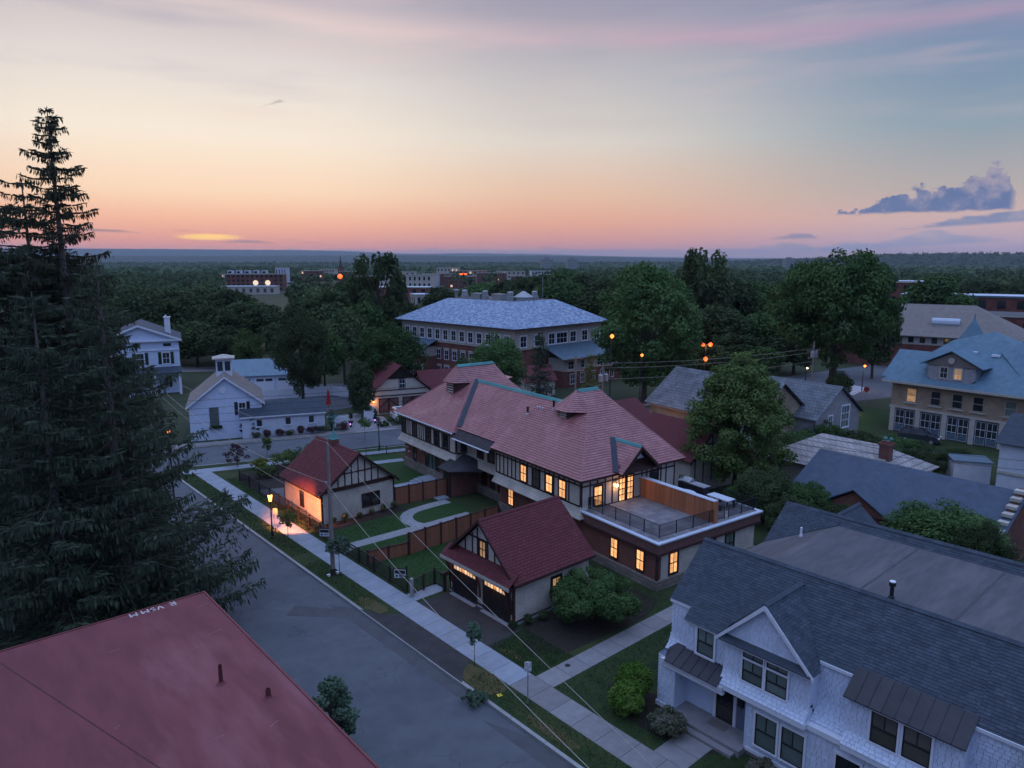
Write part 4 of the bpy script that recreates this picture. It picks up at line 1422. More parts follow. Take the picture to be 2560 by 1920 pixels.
rr = random.Random(8)
pmesh = {}
for i in range(18):
    for j in range(13):
        x0 = 0.78 + i * 0.59
        y0 = -7.1 + j * 0.585
        if (i, 0) not in pmesh:
            pmesh[(i, 0)] = None
        if 'm' not in pmesh:
            pmesh['m'] = MB().box(0.01, 0.575, 0.01, 0.57, 0, 0.02).mesh('paver', 'paver')
        link('paver', pmesh['m'], dk, loc=(x0, y0, 3.426 + rr.random() * .002))
Ft = Facade(mbld, (0.75, 0, 0), (0, 1, 0), (-1, 0, 0))
for a in (-2.9, -5.5):
    window(Ft, a, 0.95, 0.72, 1.45, 'lit', 'trim_brown', 'trim_brown', casing=0.07)
    Ft.box('lintel', 'stone_base', a - .55, a + .55, 2.42, 2.56, 0.0, 0.03)
Ft2 = Facade(mbld, (0, -7.06, 0), (1, 0, 0), (0, -1, 0))
for (a, g, w) in ((2.35, 'lit', .78), (6.2, 'glass', .9), (8.35, 'glass_shade', .9)):
    window(Ft2, a, 0.9, w, 1.5, g, 'black_metal', 'black_metal', casing=0.10)
part(mbld, 'wall_vent', MB().lathe([(.15, 0), (.15, .05), (.05, .08)], 10), 'galv', loc=(5.2, -7.1, 2.35))


def railing(parent, p, q, h=0.95, z=3.52, post=1.5, name='railing', gap=0.105, mat='black_metal'):
    """metal railing: posts, rails and every baluster"""
    p, q = Vector((*p, z)), Vector((*q, z))
    L_ = (q - p).length
    d = (q - p).normalized()
    root = part(parent, name, MB().tube(p + Vector((0, 0, h)), q + Vector((0, 0, h)), 0.022, None, 5), mat)
    part(root, 'rail', MB().tube(p + Vector((0, 0, .09)), q + Vector((0, 0, .09)), 0.016, None, 5), mat)
    n = max(1, round(L_ / post))
    pm = MB().box(-.025, .025, -.025, .025, 0, h + .02).mesh('post', mat)
    for k in range(n + 1):
        link('post', pm, root, loc=p + d * (L_ * k / n))
    bm_ = MB().box(-.013, .013, -.013, .013, .09, h).mesh('baluster', mat)
    m_ = int(L_ / gap)
    for k in range(1, m_):
        link('baluster', bm_, root, loc=p + d * (L_ * k / m_))
    return root


railing(mbld, (1.25, 0.35), (1.25, -6.7))
railing(mbld, (1.25, -6.7), (7.9, -6.85))
railing(mbld, (8.35, -6.85), (11.3, -6.9))
railing(mbld, (11.25, -6.8), (11.25, 0.4), gap=0.14)
railing(mbld, (1.25, 0.5), (2.6, 0.5), z=3.45)
# cedar screen wall on the terrace
cw = part(mbld, 'cedar_screen', MB().box(6.75, 6.95, -6.75, 0.45, 3.42, 5.05), 'cedar')
cw.location = (0.0, 0, 0)
bmesh1 = MB().box(-.03, 0, 0.006, 0.19, 0, 1.6).mesh('cedar_board', 'cedar')
for k in range(37):
    link('cedar_board', bmesh1, cw, loc=(6.748 - (0.012 if k % 3 == 0 else 0), -6.75 + k * 0.194, 3.44))
bx(cw, 'cap', 'concrete_white', (6.62, 7.08), (-6.85, 0.5), (5.05, 5.11))
bx(cw, 'end_post', 'cedar', (6.66, 7.04), (-6.93, -6.76), (3.42, 5.045))
# door lantern
def sconce(parent, loc, n, label=None, power=14, col=(1, .5, .2), mat='bulb', size=1.0):
    n = Vector(n)
    loc = Vector(loc)
    root = part(parent, 'lantern', MB().box(-.02, .02, -.02, .02, 0, .1).box(-.1, .1, -.1, .1, .25, .28).box(-.07, .07, -.07, .07, .28, .33), 'black_metal', loc=loc + n * .16, scale=(size,) * 3)
    part(root, 'lamp', MB().box(-.075, .075, -.075, .075, .02, .25), mat)
    ld = bpy.data.lights.new('lantern_light', 'POINT')
    ld.energy = power
    ld.color = col
    ld.shadow_soft_size = 0.06
    lo = link('lantern_light', ld, root, loc=n * .22 + Vector((0, 0, .12)))
    return root


sconce(mbld, (4.05, 0.58, 4.75), (0, -1, 0), power=26)

# ================================================================== garages
def gable_roof_x(parent, x0, x1, yc, half, ze, zr_, seed, indiv=0, over=0.0, mat='shingle_red', under='under_red', tw=0.33, th=0.2, thk=0.03):
    """gable roof with its ridge along x"""
    a = [(x0, yc - half, ze), (x1, yc - half, ze), (x1, yc, zr_), (x0, yc, zr_)]
    b = [(x1, yc + half, ze), (x0, yc + half, ze), (x0, yc, zr_), (x1, yc, zr_)]
    for k, p in enumerate((a, b)):
        o = part(parent, 'roof', MB().poly(p), under)
        shingles(o, 'roof_shingle', mat, p, tw, th, thk, indiv if k == 0 else 0, seed + k)
    part(parent, 'ridge_cap', MB().prism([(x0, yc - .14, zr_ - .05), (x0, yc, zr_ + .06), (x0, yc + .14, zr_ - .05)], (x1 - x0, 0, 0)), mat)
    # boards along verges and eaves
    for x in (x0 - .04, x1 + .002):
        for s in (-1, 1):
            p = Vector((x, yc, zr_ - .01))
            q = Vector((x, yc + s * half, ze - .01))
            dn = Vector((0, 0, -.2))
            part(parent, 'barge_board', MB().hexa([p, q, q + dn, p + dn, p + Vector((.04, 0, 0)), q + Vector((.04, 0, 0)), q + dn + Vector((.04, 0, 0)), p + dn + Vector((.04, 0, 0))]), 'trim_brown')
    for s in (-1, 1):
        y = yc + s * half
        bx(parent, 'eave_board', 'trim_brown', (x0, x1), (min(y, y + s * .05), max(y, y + s * .05)), (ze - .17, ze - .01))


# --- the double garage by the sidewalk
g = thing('double_garage', 'double garage with two dark doors under lit lanterns and a dark red roof', 'garage', (0, 0, 0))
GX0, GX1, GY0, GY1, GE, GR, GC = 26.7, 33.4, 30.25, 36.75, 2.85, 5.95, 33.5
gable_roof_x(g, 26.55, 33.7, GC, 3.55, GE - .08, GR, 101, 220)
bx(g, 'wall', 'cream_shingle', (GX0, GX1), (GY0, GY1), (0.25, GE))
bx(g, 'foundation', 'concrete_new', (GX0 - .05, GX1 + .05), (GY0 - .05, GY1 + .05), (-0.2, 0.16))
bx(g, 'water_table', 'trim_brown', (GX0 - .04, GX1 + .04), (GY0 - .04, GY1 + .04), (0.162, 0.27))
part(g, 'gable_wall', MB().prism([(GX0 + .25, GY0, GE), (GX0 + .25, GY1, GE), (GX0 + .25, GC, GR - .2)], (.15, 0, 0)), 'cream')
part(g, 'gable_wall', MB().prism([(GX1 - .15, GY0, GE), (GX1 - .15, GY1, GE), (GX1 - .15, GC, GR - .2)], (.15, 0, 0)), 'cream')
Fg = Facade(g, (GX0, 0, 0), (0, 1, 0), (-1, 0, 0))
Fgg = Facade(g, (GX0 + .25, 0, 0), (0, 1, 0), (-1, 0, 0))
# pent roof across the front
pent = [(26.1, GY1 + .25, GE - .12), (26.1, GY0 - .25, GE - .12), (GX0 + .24, GY0 - .25, GE + .52), (GX0 + .24, GY1 + .25, GE + .52)]
o = part(g, 'pent_roof', MB().prism(pent, (0, 0, -.07)), 'under_red')
shingles(o, 'roof_shingle', 'shingle_red', pent, 0.33, 0.2, 0.03, 0, 111)
bx(g, 'pent_fascia', 'cream', (26.06, 26.1), (GY0 - .25, GY1 + .25), (GE - .36, GE - .13))
bx(g, 'pent_beam', 'timber', (26.12, GX0), (GY0 - .2, GY1 + .2), (GE - .42, GE - .24))
# gable timbering and window
for a in (31.6, 32.3, 34.55, 35.3):
    hgt = GE + (1 - abs(a - GC) / 3.3) * (GR - .35 - GE)
    Fgg.box('timber', 'timber', a - .05, a + .05, GE + .45, hgt, 0.003, 0.045)
Fgg.box('timber', 'timber', GC + .47, GC + .57, GE + .45, GR - .75, 0.003, 0.045)
Fgg.box('timber', 'timber', GC - .57, GC - .47, GE + .45, GR - .75, 0.003, 0.045)
Fgg.box('timber', 'timber', GC - 1.5, GC + 1.5, GE + 1.62, GE + 1.72, 0.003, 0.05)
window(Fgg, GC - .0, GE + .5, 0.62, 1.1, 'lit_dim', 'timber', 'timber', casing=0.09)
# doors
for (yc, lit) in ((31.85, 'lit_pale'), (35.1, 'lit_pale')):
    d = Fg.box('garage_door', 'dark_door', yc - 1.22, yc + 1.22, 0.02, 2.25, -0.02, 0.035)
    for r_ in range(3):
        for k in range(4):
            y0 = yc - 1.18 + k * .595
            Fg.box('door_panel', 'dark_door', y0, y0 + .56, 0.06 + r_ * .56, 0.06 + r_ * .56 + .52, 0.036, 0.055, parent=d)
    for k in range(8):
        y0 = yc - 1.16 + k * .292
        Fg.box('pane', 'lit_pale' if k != 4 else 'lit_dim', y0 + .02, y0 + .24, 1.78, 2.18, 0.036, 0.05, parent=d)
    Fg.box('door_trim', 'trim_brown', yc - 1.34, yc - 1.22, 0.02, 2.35, 0.0, 0.06)
    Fg.box('door_trim', 'trim_brown', yc + 1.22, yc + 1.34, 0.02, 2.35, 0.0, 0.06)
    Fg.box('door_trim', 'trim_brown', yc - 1.34, yc + 1.34, 2.25, 2.36, 0.0, 0.061)
    bx(g, 'door_sill', 'concrete_new', (26.35, GX0 - .06), (yc - 1.3, yc + 1.3), (-0.05, 0.03))
# curved brackets holding the pent roof
for y in (30.36, 30.62, 33.46, 36.4, 36.66):
    mb = MB()
    P = [(0.0, 0.75), (0.03, 1.35), (0.12, 1.85), (0.30, 2.25), (0.5, 2.42)]
    for a, b in zip(P[:-1], P[1:]):
        mb.hexa([(GX0 - a[0] - .12, y - .05, a[1]), (GX0 - a[0], y - .05, a[1]), (GX0 - a[0], y + .05, a[1]), (GX0 - a[0] - .12, y + .05, a[1]), (GX0 - b[0] - .12, y - .05, b[1]), (GX0 - b[0], y - .05, b[1]), (GX0 - b[0], y + .05, b[1]), (GX0 - b[0] - .12, y + .05, b[1])])
    part(g, 'bracket', mb, 'trim_brown')
for (x, y) in ((GX0, GY0), (GX0, GY1)):
    bx(g, 'corner_board', 'trim_brown', (x - .03, x + .13), (min(y, y + .03 if y > 33 else y - .03) - (.1 if y > 33 else 0), max(y, y + .03 if y > 33 else y - .03) + (0 if y > 33 else .1)), (0.275, GE - .2))
Fgs = Facade(g, (0, GY0, 0), (1, 0, 0), (0, -1, 0))
window(Fgs, 30.35, 0.95, 0.75, 1.15, 'lit_dim', 'black_metal', 'black_metal', casing=0.12)
# lanterns over the doors
def downlight(parent, loc, power, col=(1, .5, .2)):
    root = part(parent, 'barn_lamp', MB().lathe([(.16, 0), (.13, .06), (.05, .12), (.03, .16)], 12), 'black_metal', loc=loc)
    part(root, 'bulb', MB().lathe([(.02, -.09), (.065, -.05), (.07, 0), (.03, .03)], 10), 'bulb')
    ld = bpy.data.lights.new('barn_light', 'POINT')
    ld.energy = power
    ld.color = col
    ld.shadow_soft_size = 0.05
    link('barn_light', ld, root, loc=(-0.04, 0, -0.16))
    return root


for y in (31.85, 35.1):
    downlight(g, (26.5, y, 2.30), 13)

# --- the single garage lit by the street lamp
g = thing('timbered_garage', 'gabled garage with orange lamplit wall, half-timbered gable and red roof', 'garage', (0, 0, 0))
AX0, AX1, AY0, AY1, AE, AR = 25.75, 32.85, 53.65, 61.1, 2.8, 5.75
AC = (AX0 + AX1) / 2
for k, (pts) in enumerate(([(AX0 - .35, AY1 + .25, AE - .12), (AX0 - .35, AY0 - .35, AE - .12), (AC, AY0 - .35, AR), (AC, AY1 + .25, AR)], [(AX1 + .35, AY0 - .35, AE - .12), (AX1 + .35, AY1 + .25, AE - .12), (AC, AY1 + .25, AR), (AC, AY0 - .35, AR)])):
    o = part(g, 'roof', MB().poly(pts), 'under_red')
    shingles(o, 'roof_shingle', 'shingle_red', pts, 0.36, 0.22, 0.03, 0, 121 + k)
part(g, 'ridge_cap', MB().prism([(AC - .14, AY0 - .35, AR - .05), (AC, AY0 - .35, AR + .06), (AC + .14, AY0 - .35, AR - .05)], (0, AY1 - AY0 + .6, 0)), 'shingle_red')
bx(g, 'wall', 'cream_shingle', (AX0, AX1), (AY0, AY1), (0.0, AE))
part(g, 'gable_wall', MB().prism([(AX0 + .1, AY0 + .02, AE + .2), (AX1 - .1, AY0 + .02, AE + .2), (AC, AY0 + .02, AR - .22)], (0, .15, 0)), 'cream')
part(g, 'gable_wall', MB().prism([(AX0 + .1, AY1 - .1, AE), (AX1 - .1, AY1 - .1, AE), (AC, AY1 - .1, AR - .2)], (0, .1, 0)), 'cream')
for s in (-1, 1):
    p = Vector((AC, AY0 - .39, AR - .01))
    q = Vector((AC + s * (AC - AX0 + .35), AY0 - .39, AE - .13))
    dn = Vector((0, 0, -.24))
    th_ = Vector((0, .06, 0))
    part(g, 'barge_board', MB().hexa([p, q, q + dn, p + dn, p + th_, q + th_, q + dn + th_, p + dn + th_]), 'timber')
    x = AC + s * (AC - AX0 + .35)
    bx(g, 'eave_board', 'trim_brown', (min(x, x + s * .05), max(x, x + s * .05)), (AY0 - .3, AY1 + .2), (AE - .28, AE - .13))
Fa = Facade(g, (0, AY0, 0), (1, 0, 0), (0, -1, 0))
Fa.box('tie_beam', 'timber', AX0 - .2, AX1 + .2, AE - .12, AE + .2, 0.0, 0.09)
for a in (27.35, 28.0, 28.65, AC, 29.95, 30.6, 31.25):
    hgt = AE + (1 - abs(a - AC) / 3.6) * (AR - .35 - AE)
    Fa.box('timber', 'timber', a - .05, a + .05, AE + .2, hgt, -0.02, 0.025)
Fa.box('timber', 'timber', AX0 + 1.9, AX1 - 1.9, AE + 1.22, AE + 1.32, -0.02, 0.03)
window(Fa, 30.0, 0.75, 0.72, 1.05, 'glass', 'timber', 'timber', cols=1, casing=0.1)
window(Fa, 30.9, 0.75, 0.72, 1.05, 'glass', 'timber', 'timber', cols=1, casing=0.1)
Fl = Facade(g, (AX0, 0, 0), (0, 1, 0), (-1, 0, 0))
window(Fl, 57.4, 0.75, 0.6, 1.25, 'glass', 'timber', 'timber', cols=1, casing=0.08)
for (x, y) in ((AX0 - .03, AY0 - .03), (AX1 - .11, AY0 - .03), (AX0 - .03, AY1 - .11)):
    bx(g, 'corner_board', 'timber', (x, x + .14), (y, y + .14), (0.0, AE - .15))
# cupola base with a copper cap and weather vane
cu = bx(g, 'cupola', 'brick_dark', (AC - .35, AC + .35), (57.6, 58.3), (5.2, 6.15))
part(cu, 'cap', MB().lathe([(.52, 0), (.42, .08), (.2, .5), (.06, .75), (.03, 1.0)], 4), 'copper', loc=(AC, 57.95, 6.15), rotz=R(45))
vn = MB().tube((0, 0, .9), (0, 0, 2.4), .025).box(-.5, .5, -.012, .012, 1.7, 1.74).box(-.012, .012, -.4, .4, 1.5, 1.54)
vn.prism([(.25, -.01, 1.95), (.6, -.01, 2.05), (.3, -.01, 2.25), (-.1, -.01, 2.1), (-.45, -.01, 2.3), (-.35, -.01, 1.95)], (0, .02, 0))
part(cu, 'weather_vane', vn, 'copper', loc=(AC, 57.95, 6.15))

# ================================================================== white shingled house, near right
wht = thing('white_house', 'white shingled house with grey roof and gabled dormer, close at bottom right', 'house', (0, 0, 0))
RX, RZ, EX, EZ = 30.7, 7.85, 27.95, 5.5
YL = 19.6
YR = -14.0


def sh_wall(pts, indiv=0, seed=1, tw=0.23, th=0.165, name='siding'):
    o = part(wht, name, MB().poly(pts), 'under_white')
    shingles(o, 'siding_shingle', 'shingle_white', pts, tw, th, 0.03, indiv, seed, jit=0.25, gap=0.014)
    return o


def wall_x(x, y0, y1, z0, z1, indiv=0, seed=1, **k):
    return sh_wall([(x, y1, z0), (x, y0, z0), (x, y0, z1), (x, y1, z1)], indiv, seed, **k)


def flare_x(x, y0, y1, ztop, zbot, out, seed, ends=True):
    """bell-cast foot of an upper wall, swept outward in three bands"""
    prev = (x, ztop)
    for k in range(1, 4):
        t = k / 3
        cur = (x - out * t ** 2.0, ztop + (zbot - ztop) * t)
        sh_wall([(cur[0], y1, cur[1]), (cur[0], y0, cur[1]), (prev[0], y0, prev[1]), (prev[0], y1, prev[1])], 0, seed + k)
        if ends:
            for y in (y0, y1):
                part(wht, 'siding', MB().poly([(cur[0], y, cur[1]), (x + .3, y, cur[1]), (x + .3, y, prev[1]), (prev[0], y, prev[1])]), 'shingle_white')
        prev = cur


# solid core behind the cladding
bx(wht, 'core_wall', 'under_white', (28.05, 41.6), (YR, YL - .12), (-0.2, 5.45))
# main roof, front slope, in the pieces the dormer leaves
sl_ = (RZ - EZ) / (RX - EX)
rp = lambda x: EZ + (x - EX) * sl_
ridge_y = 14.2


def roof_piece(pts, indiv, seed, tw=0.30, th=0.145):
    o = part(wht, 'roof', MB().poly(pts), 'under_grey')
    shingles(o, 'roof_shingle', 'shingle_grey', pts, tw, th, 0.02, indiv, seed, jit=0.3)
    return o


ex = EX - .08
roof_piece([(ex, YL + .12, rp(ex)), (ex, 18.5, rp(ex)), (RX, 18.5, RZ), (RX, YL + .12, RZ)], 20, 201)
ex2 = 27.32
roof_piece([(ex2, 18.5, rp(ex2)), (ex2, 16.35, rp(ex2)), (RX, 16.35, RZ), (RX, 18.5, RZ)], 90, 202)
roof_piece([(30.25, 14.2, rp(30.25)), (RX, 14.2, RZ), (RX, 16.35, RZ), (27.75, 16.35, rp(27.75))], 40, 203)
roof_piece([(27.75, 12.05, rp(27.75)), (RX, 12.05, RZ), (RX, 14.2, RZ), (30.25, 14.2, rp(30.25))], 40, 204)
roof_piece([(ex, 12.05, rp(ex)), (ex, 10.6, rp(ex)), (RX, 10.6, RZ), (RX, 12.05, RZ)], 40, 205)
roof_piece([(28.15, 10.6, rp(28.15)), (28.15, 6.45, rp(28.15)), (RX, 6.45, RZ), (RX, 10.6, RZ)], 70, 206)
roof_piece([(ex, 6.45, rp(ex)), (ex, YR, rp(ex)), (RX, YR, RZ), (RX, 6.45, RZ)], 0, 207)
# back pitches and the flat between the two ridges
part(wht, 'roof', MB().poly([(RX, YL + .1, RZ), (RX, YR, RZ), (31.25, YR, 7.42), (31.25, 16.4, 7.42), (31.1, YL + .1, 7.52)]), 'shingle_grey')
fl = part(wht, 'flat_roof', MB().poly([(31.25, 16.4, 7.42), (31.25, YR, 7.42), (38.75, YR, 7.42), (38.75, 16.4, 7.42)]), 'membrane_grey')
for k, y in enumerate((12.2, 8.4, 4.6, 0.8)):
    part(fl, 'seam', MB().box(31.4, 38.6, y - .05, y + .05, 7.421, 7.432), 'seam_tar')
part(wht, 'flat_roof', MB().poly([(31.25, 16.4, 7.42), (38.75, 16.4, 7.42), (36.7, YL + .1, 6.0), (33.4, YL + .1, 6.0)]), 'membrane_grey')
part(wht, 'flat_roof', MB().poly([(31.25, 16.4, 7.42), (33.4, YL + .1, 6.0), (31.1, YL + .1, 7.52)]), 'membrane_grey')
roof_piece([(36.7, YL + .1, 6.0), (38.75, 16.4, 7.42), (39.25, 16.4, RZ), (39.25, YL + .1, RZ)], 0, 208)
roof_piece([(38.75, 16.4, 7.42), (38.75, YR, 7.42), (39.25, YR, RZ), (39.25, 16.4, RZ)], 0, 209)
part(wht, 'roof', MB().poly([(39.25, YL + .1, RZ), (39.25, YR, RZ), (42, YR, 5.4), (42, YL + .1, 5.4)]), 'shingle_grey')
part(wht, 'gable_wall', MB().prism([(28.05, YL - .1, 5.4), (RX, YL - .1, RZ - .08), (31.1, YL - .1, 7.45), (33.4, YL - .1, 5.95), (36.7, YL - .1, 5.95), (39.2, YL - .1, RZ - .08), (41.6, YL - .1, 5.4)], (0, .1, 0)), 'shingle_white')
for (x0, x1) in ((RX, RX), (39.25, 39.25)):
    n = 34
    for k in range(n):
        ya = YL + .12 - k * .5
        part(wht, 'ridge_shingle', MB().prism([(x0 - .15, ya, RZ - .06), (x0, ya, RZ + .06), (x0 + .15, ya, RZ - .06), (x0, ya, RZ + .02)], (0, -.49, -0.0)), 'shingle_grey')
# cross gables on the far slope
for y0 in (16.9, 4.9):
    for s in (-1, 1):
        p = [(39.2, y0, RZ - .12), (42.6, y0, RZ - .12), (42.6, y0 + s * 1.75, 6.2), (40.9, y0 + s * 1.75, 6.2)]
        part(wht, 'roof', MB().poly(p), 'shingle_grey')
    part(wht, 'ridge_cap', MB().prism([(39.2, y0 - .14, RZ - .17), (39.2, y0, RZ - .05), (39.2, y0 + .14, RZ - .17)], (3.42, 0, 0)), 'shingle_grey')
    part(wht, 'gable_wall', MB().prism([(42.4, y0 - 1.6, 6.2), (42.4, y0 + 1.6, 6.2), (42.4, y0, RZ - .25)], (.1, 0, 0)), 'shingle_white')
# pipes on the flat
for (x, y, z, r, h, mtl, cap) in ((31.75, 10.9, 7.42, .085, .62, 'black_metal', 1), (36.9, 17.6, 6.9, .06, .55, 'trim_white', 0), (37.9, 4.3, 7.42, .05, .4, 'trim_white', 0)):
    o = part(wht, 'vent_pipe', MB().lathe([(r * 1.5, 0), (r * 1.4, .12), (r, .16), (r, h)], 12), mtl, loc=(x, y, z))
    if cap:
        part(o, 'cap', MB().lathe([(r * 1.7, h), (r * 1.7, h + .16), (r * .4, h + .2)], 12), mtl)
        part(o, 'cap_top', MB().lathe([(r * 1.6, h + .17), (r * 1.5, h + .205)], 12), 'trim_white')

# ---- upper storey
wall_x(27.95, 18.5, YL, 3.6, 5.42, 30, 211)
flare_x(27.95, 18.5, YL + .05, 3.6, 2.9, 0.42, 212)
bx(wht, 'frieze', 'trim_white', (27.86, 27.95), (18.45, YL + .1), (5.28, 5.44))
# end wall seen edge-on at the left
part(wht, 'siding', MB().poly([(41.6, YL, 3.6), (27.95, YL, 3.6), (27.95, YL, 5.42), (41.6, YL, 5.42)]), 'shingle_white')
part(wht, 'siding', MB().poly([(41.6, YL + .4, 2.9), (27.55, YL + .4, 2.9), (27.95, YL + .1, 3.25), (41.6, YL + .1, 3.25)]), 'shingle_white')
part(wht, 'siding', MB().poly([(41.6, YL + .1, 3.25), (27.95, YL + .1, 3.25), (27.95, YL, 3.6), (41.6, YL, 3.6)]), 'shingle_white')
# window bay
wall_x(27.55, 16.35, 18.45, 3.15, 4.95, 40, 221)
part(wht, 'bay_side', MB().poly([(27.55, 16.35, 3.15), (28.05, 16.35, 3.15), (28.05, 16.35, 5.2), (27.55, 16.35, 4.95)]), 'shingle_white')
part(wht, 'bay_side', MB().poly([(28.05, 18.45, 3.15), (27.55, 18.45, 3.15), (27.55, 18.45, 4.95), (28.05, 18.45, 5.2)]), 'shingle_white')
bx(wht, 'frieze', 'trim_white', (27.40, 27.54), (16.3, 18.48), (4.84, 4.935))
W1 = Facade(wht, (27.55, 0, 0), (0, 1, 0), (-1, 0, 0))
window(W1, 17.35, 3.5, 0.9, 1.28, 'glass_shade', 'trim_white', 'black_metal', cols=2, rows=2, casing=0.11, d=0.033, top_only=True)
# gabled dormer bay
wall_x(27.25, 12.1, 16.2, 3.6, 5.12, 120, 231)
flare_x(27.25, 12.1, 16.2, 3.6, 2.95, 0.45, 232)
part(wht, 'bay_side', MB().poly([(28.1, 16.2, 3.0), (27.25, 16.2, 3.6), (27.25, 16.2, 5.12), (28.1, 16.2, 5.3)]), 'shingle_white')
part(wht, 'bay_side', MB().poly([(27.25, 12.1, 3.6), (28.1, 12.1, 3.0), (28.1, 12.1, 5.3), (27.25, 12.1, 5.12)]), 'shingle_white')
bx(wht, 'bay_soffit', 'trim_white', (26.80, 28.2), (12.05, 16.25), (2.72, 2.945))
GA = 7.5
gpts = [(27.2, 16.15, 5.3), (27.2, 12.15, 5.3), (27.2, 14.2, GA - .14)]
o = part(wht, 'gable_wall', MB().poly(gpts), 'under_white')
shingles(o, 'siding_shingle', 'shingle_white', gpts, 0.23, 0.165, 0.03, 70, 233, jit=0.25, gap=0.008)
for s in (-1, 1):
    ye = 14.2 + s * 2.3
    ze_ = 5.12
    pts = [(26.95, ye, ze_), (27.62, ye, ze_), (30.25, 14.2, GA), (26.95, 14.2, GA)]
    if s < 0:
        pts = [(27.62, ye, ze_), (26.95, ye, ze_), (26.95, 14.2, GA), (30.25, 14.2, GA)][::1]
        pts = [pts[1], pts[2], pts[3], pts[0]]
        pts = pts[::-1]
    o = part(wht, 'roof', MB().poly(pts), 'under_grey')
    shingles(o, 'roof_shingle', 'shingle_grey', pts, 0.30, 0.145, 0.02, 0, 234 + s)
    p = Vector((26.9, 14.2, GA - .03))
    q = Vector((26.9, ye, ze_ - .03))
    dn = Vector((0, 0, -.25))
    th_ = Vector((.12, 0, 0))
    part(wht, 'rake_board', MB().hexa([p, q, q + dn * .75, p + dn, p + th_, q + th_, q + dn * .75 + th_, p + dn + th_]), 'trim_white')
part(wht, 'ridge_cap', MB().prism([(26.92, 14.06, GA - .05), (26.92, 14.2, GA + .06), (26.92, 14.34, GA - .05)], (3.3, 0, 0)), 'shingle_grey')
part(wht, 'dormer_pent', MB().prism([(26.85, 16.3, 5.1), (26.85, 12.0, 5.1), (27.22, 12.0, 5.34), (27.22, 16.3, 5.34)], (0, 0, -.05)), 'shingle_grey')
bx(wht, 'frieze', 'trim_white', (26.92, 27.24), (12.02, 16.28), (4.95, 5.045))
W2 = Facade(wht, (27.25, 0, 0), (0, 1, 0), (-1, 0, 0))
for a in (14.72, 13.58):
    window(W2, a, 3.42, 0.98, 1.02, 'glass_shade', 'trim_white', 'black_metal', cols=2, rows=2, casing=0.08, d=0.033, top_only=True)
    window(W2, a, 4.55, 0.98, 0.36, 'glass_shade', 'trim_white', 'black_metal', cols=2, rows=1, casing=0.06, d=0.033, name='transom')
# set-back curved wall
wall_x(27.97, 10.65, 12.1, 3.7, 5.42, 0, 241)
flare_x(27.97, 10.65, 12.1, 3.7, 2.95, 0.62, 242, ends=False)
bx(wht, 'frieze', 'trim_white', (27.85, 27.96), (10.6, 12.08), (5.33, 5.47))
bx(wht, 'bay_soffit', 'trim_white', (27.0, 28.2), (10.6, 12.04), (2.70, 2.94))
# shed bay with a standing-seam metal roof
wall_x(27.28, 6.45, 10.6, 3.6, 4.95, 60, 251)
flare_x(27.28, 6.45, 10.6, 3.6, 2.95, 0.45, 252)
part(wht, 'bay_side', MB().poly([(28.1, 10.6, 3.0), (27.28, 10.6, 3.6), (27.28, 10.6, 4.95), (28.1, 10.6, 5.5)]), 'shingle_white')
part(wht, 'bay_side', MB().poly([(27.28, 6.45, 3.6), (28.1, 6.45, 3.0), (28.1, 6.45, 5.5), (27.28, 6.45, 4.95)]), 'shingle_white')
bx(wht, 'frieze', 'trim_white', (27.12, 27.27), (6.4, 10.64), (4.82, 4.93))
bx(wht, 'bay_soffit', 'trim_white', (26.84, 28.2), (6.4, 10.58), (2.72, 2.945))


def metal_roof(parent, y0, y1, xa, za, xb, zb, n):
    o = part(parent, 'metal_roof', MB().prism([(xa, y1, za), (xa, y0, za), (xb, y0, zb), (xb, y1, zb)], (0, 0, -.04)), 'metal_dark')
    for k in range(n):
        a = y0 + (y1 - y0) * k / n
        b = y0 + (y1 - y0) * (k + 1) / n
        part(o, 'metal_panel', MB().prism([(xa - .02, a + .012, za + .004), (xa - .02, b - .012, za + .004), (xb, b - .012, zb + .004), (xb, a + .012, zb + .004)], (0, 0, .012)), 'metal_dark')
        part(o, 'standing_seam', MB().prism([(xa - .02, a - .011, za + .002), (xa - .02, a + .011, za + .002), (xb, a + .011, zb + .002), (xb, a - .011, zb + .002)], (0, 0, .045)), 'metal_dark')
    return o


metal_roof(wht, 6.35, 10.7, 27.0, 4.92, 28.18, 5.72, 9)
W3 = Facade(wht, (27.28, 0, 0), (0, 1, 0), (-1, 0, 0))
for a in (9.15, 7.98):
    window(W3, a, 3.42, 0.98, 1.3, 'glass_brown', 'trim_white', 'black_metal', cols=2, rows=2, casing=0.09, d=0.033, top_only=True)
# the same rhythm goes on out of frame
wall_x(27.97, 4.6, 6.45, 3.7, 5.42, 0, 261)
flare_x(27.97, 4.6, 6.45, 3.7, 2.95, 0.62, 262, ends=False)
bx(wht, 'frieze', 'trim_white', (27.85, 27.96), (4.6, 6.4), (5.33, 5.47))
wall_x(27.4, 0.0, 4.6, 2.95, 5.0, 0, 263)
metal_roof(wht, -0.1, 4.7, 27.0, 5.0, 28.2, 5.74, 9)

# ---- ground storey
wall_x(27.12, 4.0, 14.75, 0.25, 2.72, 0, 271, tw=0.26)
wall_x(27.12, -14, 4.0, 0.25, 2.9, 0, 272, tw=0.26)
bx(wht, 'foundation', 'concrete_old', (27.1, 28), (-14, 14.8), (-0.2, 0.25))
bx(wht, 'base_board', 'trim_white', (27.04, 27.11), (4, 14.8), (0.2, 0.36))
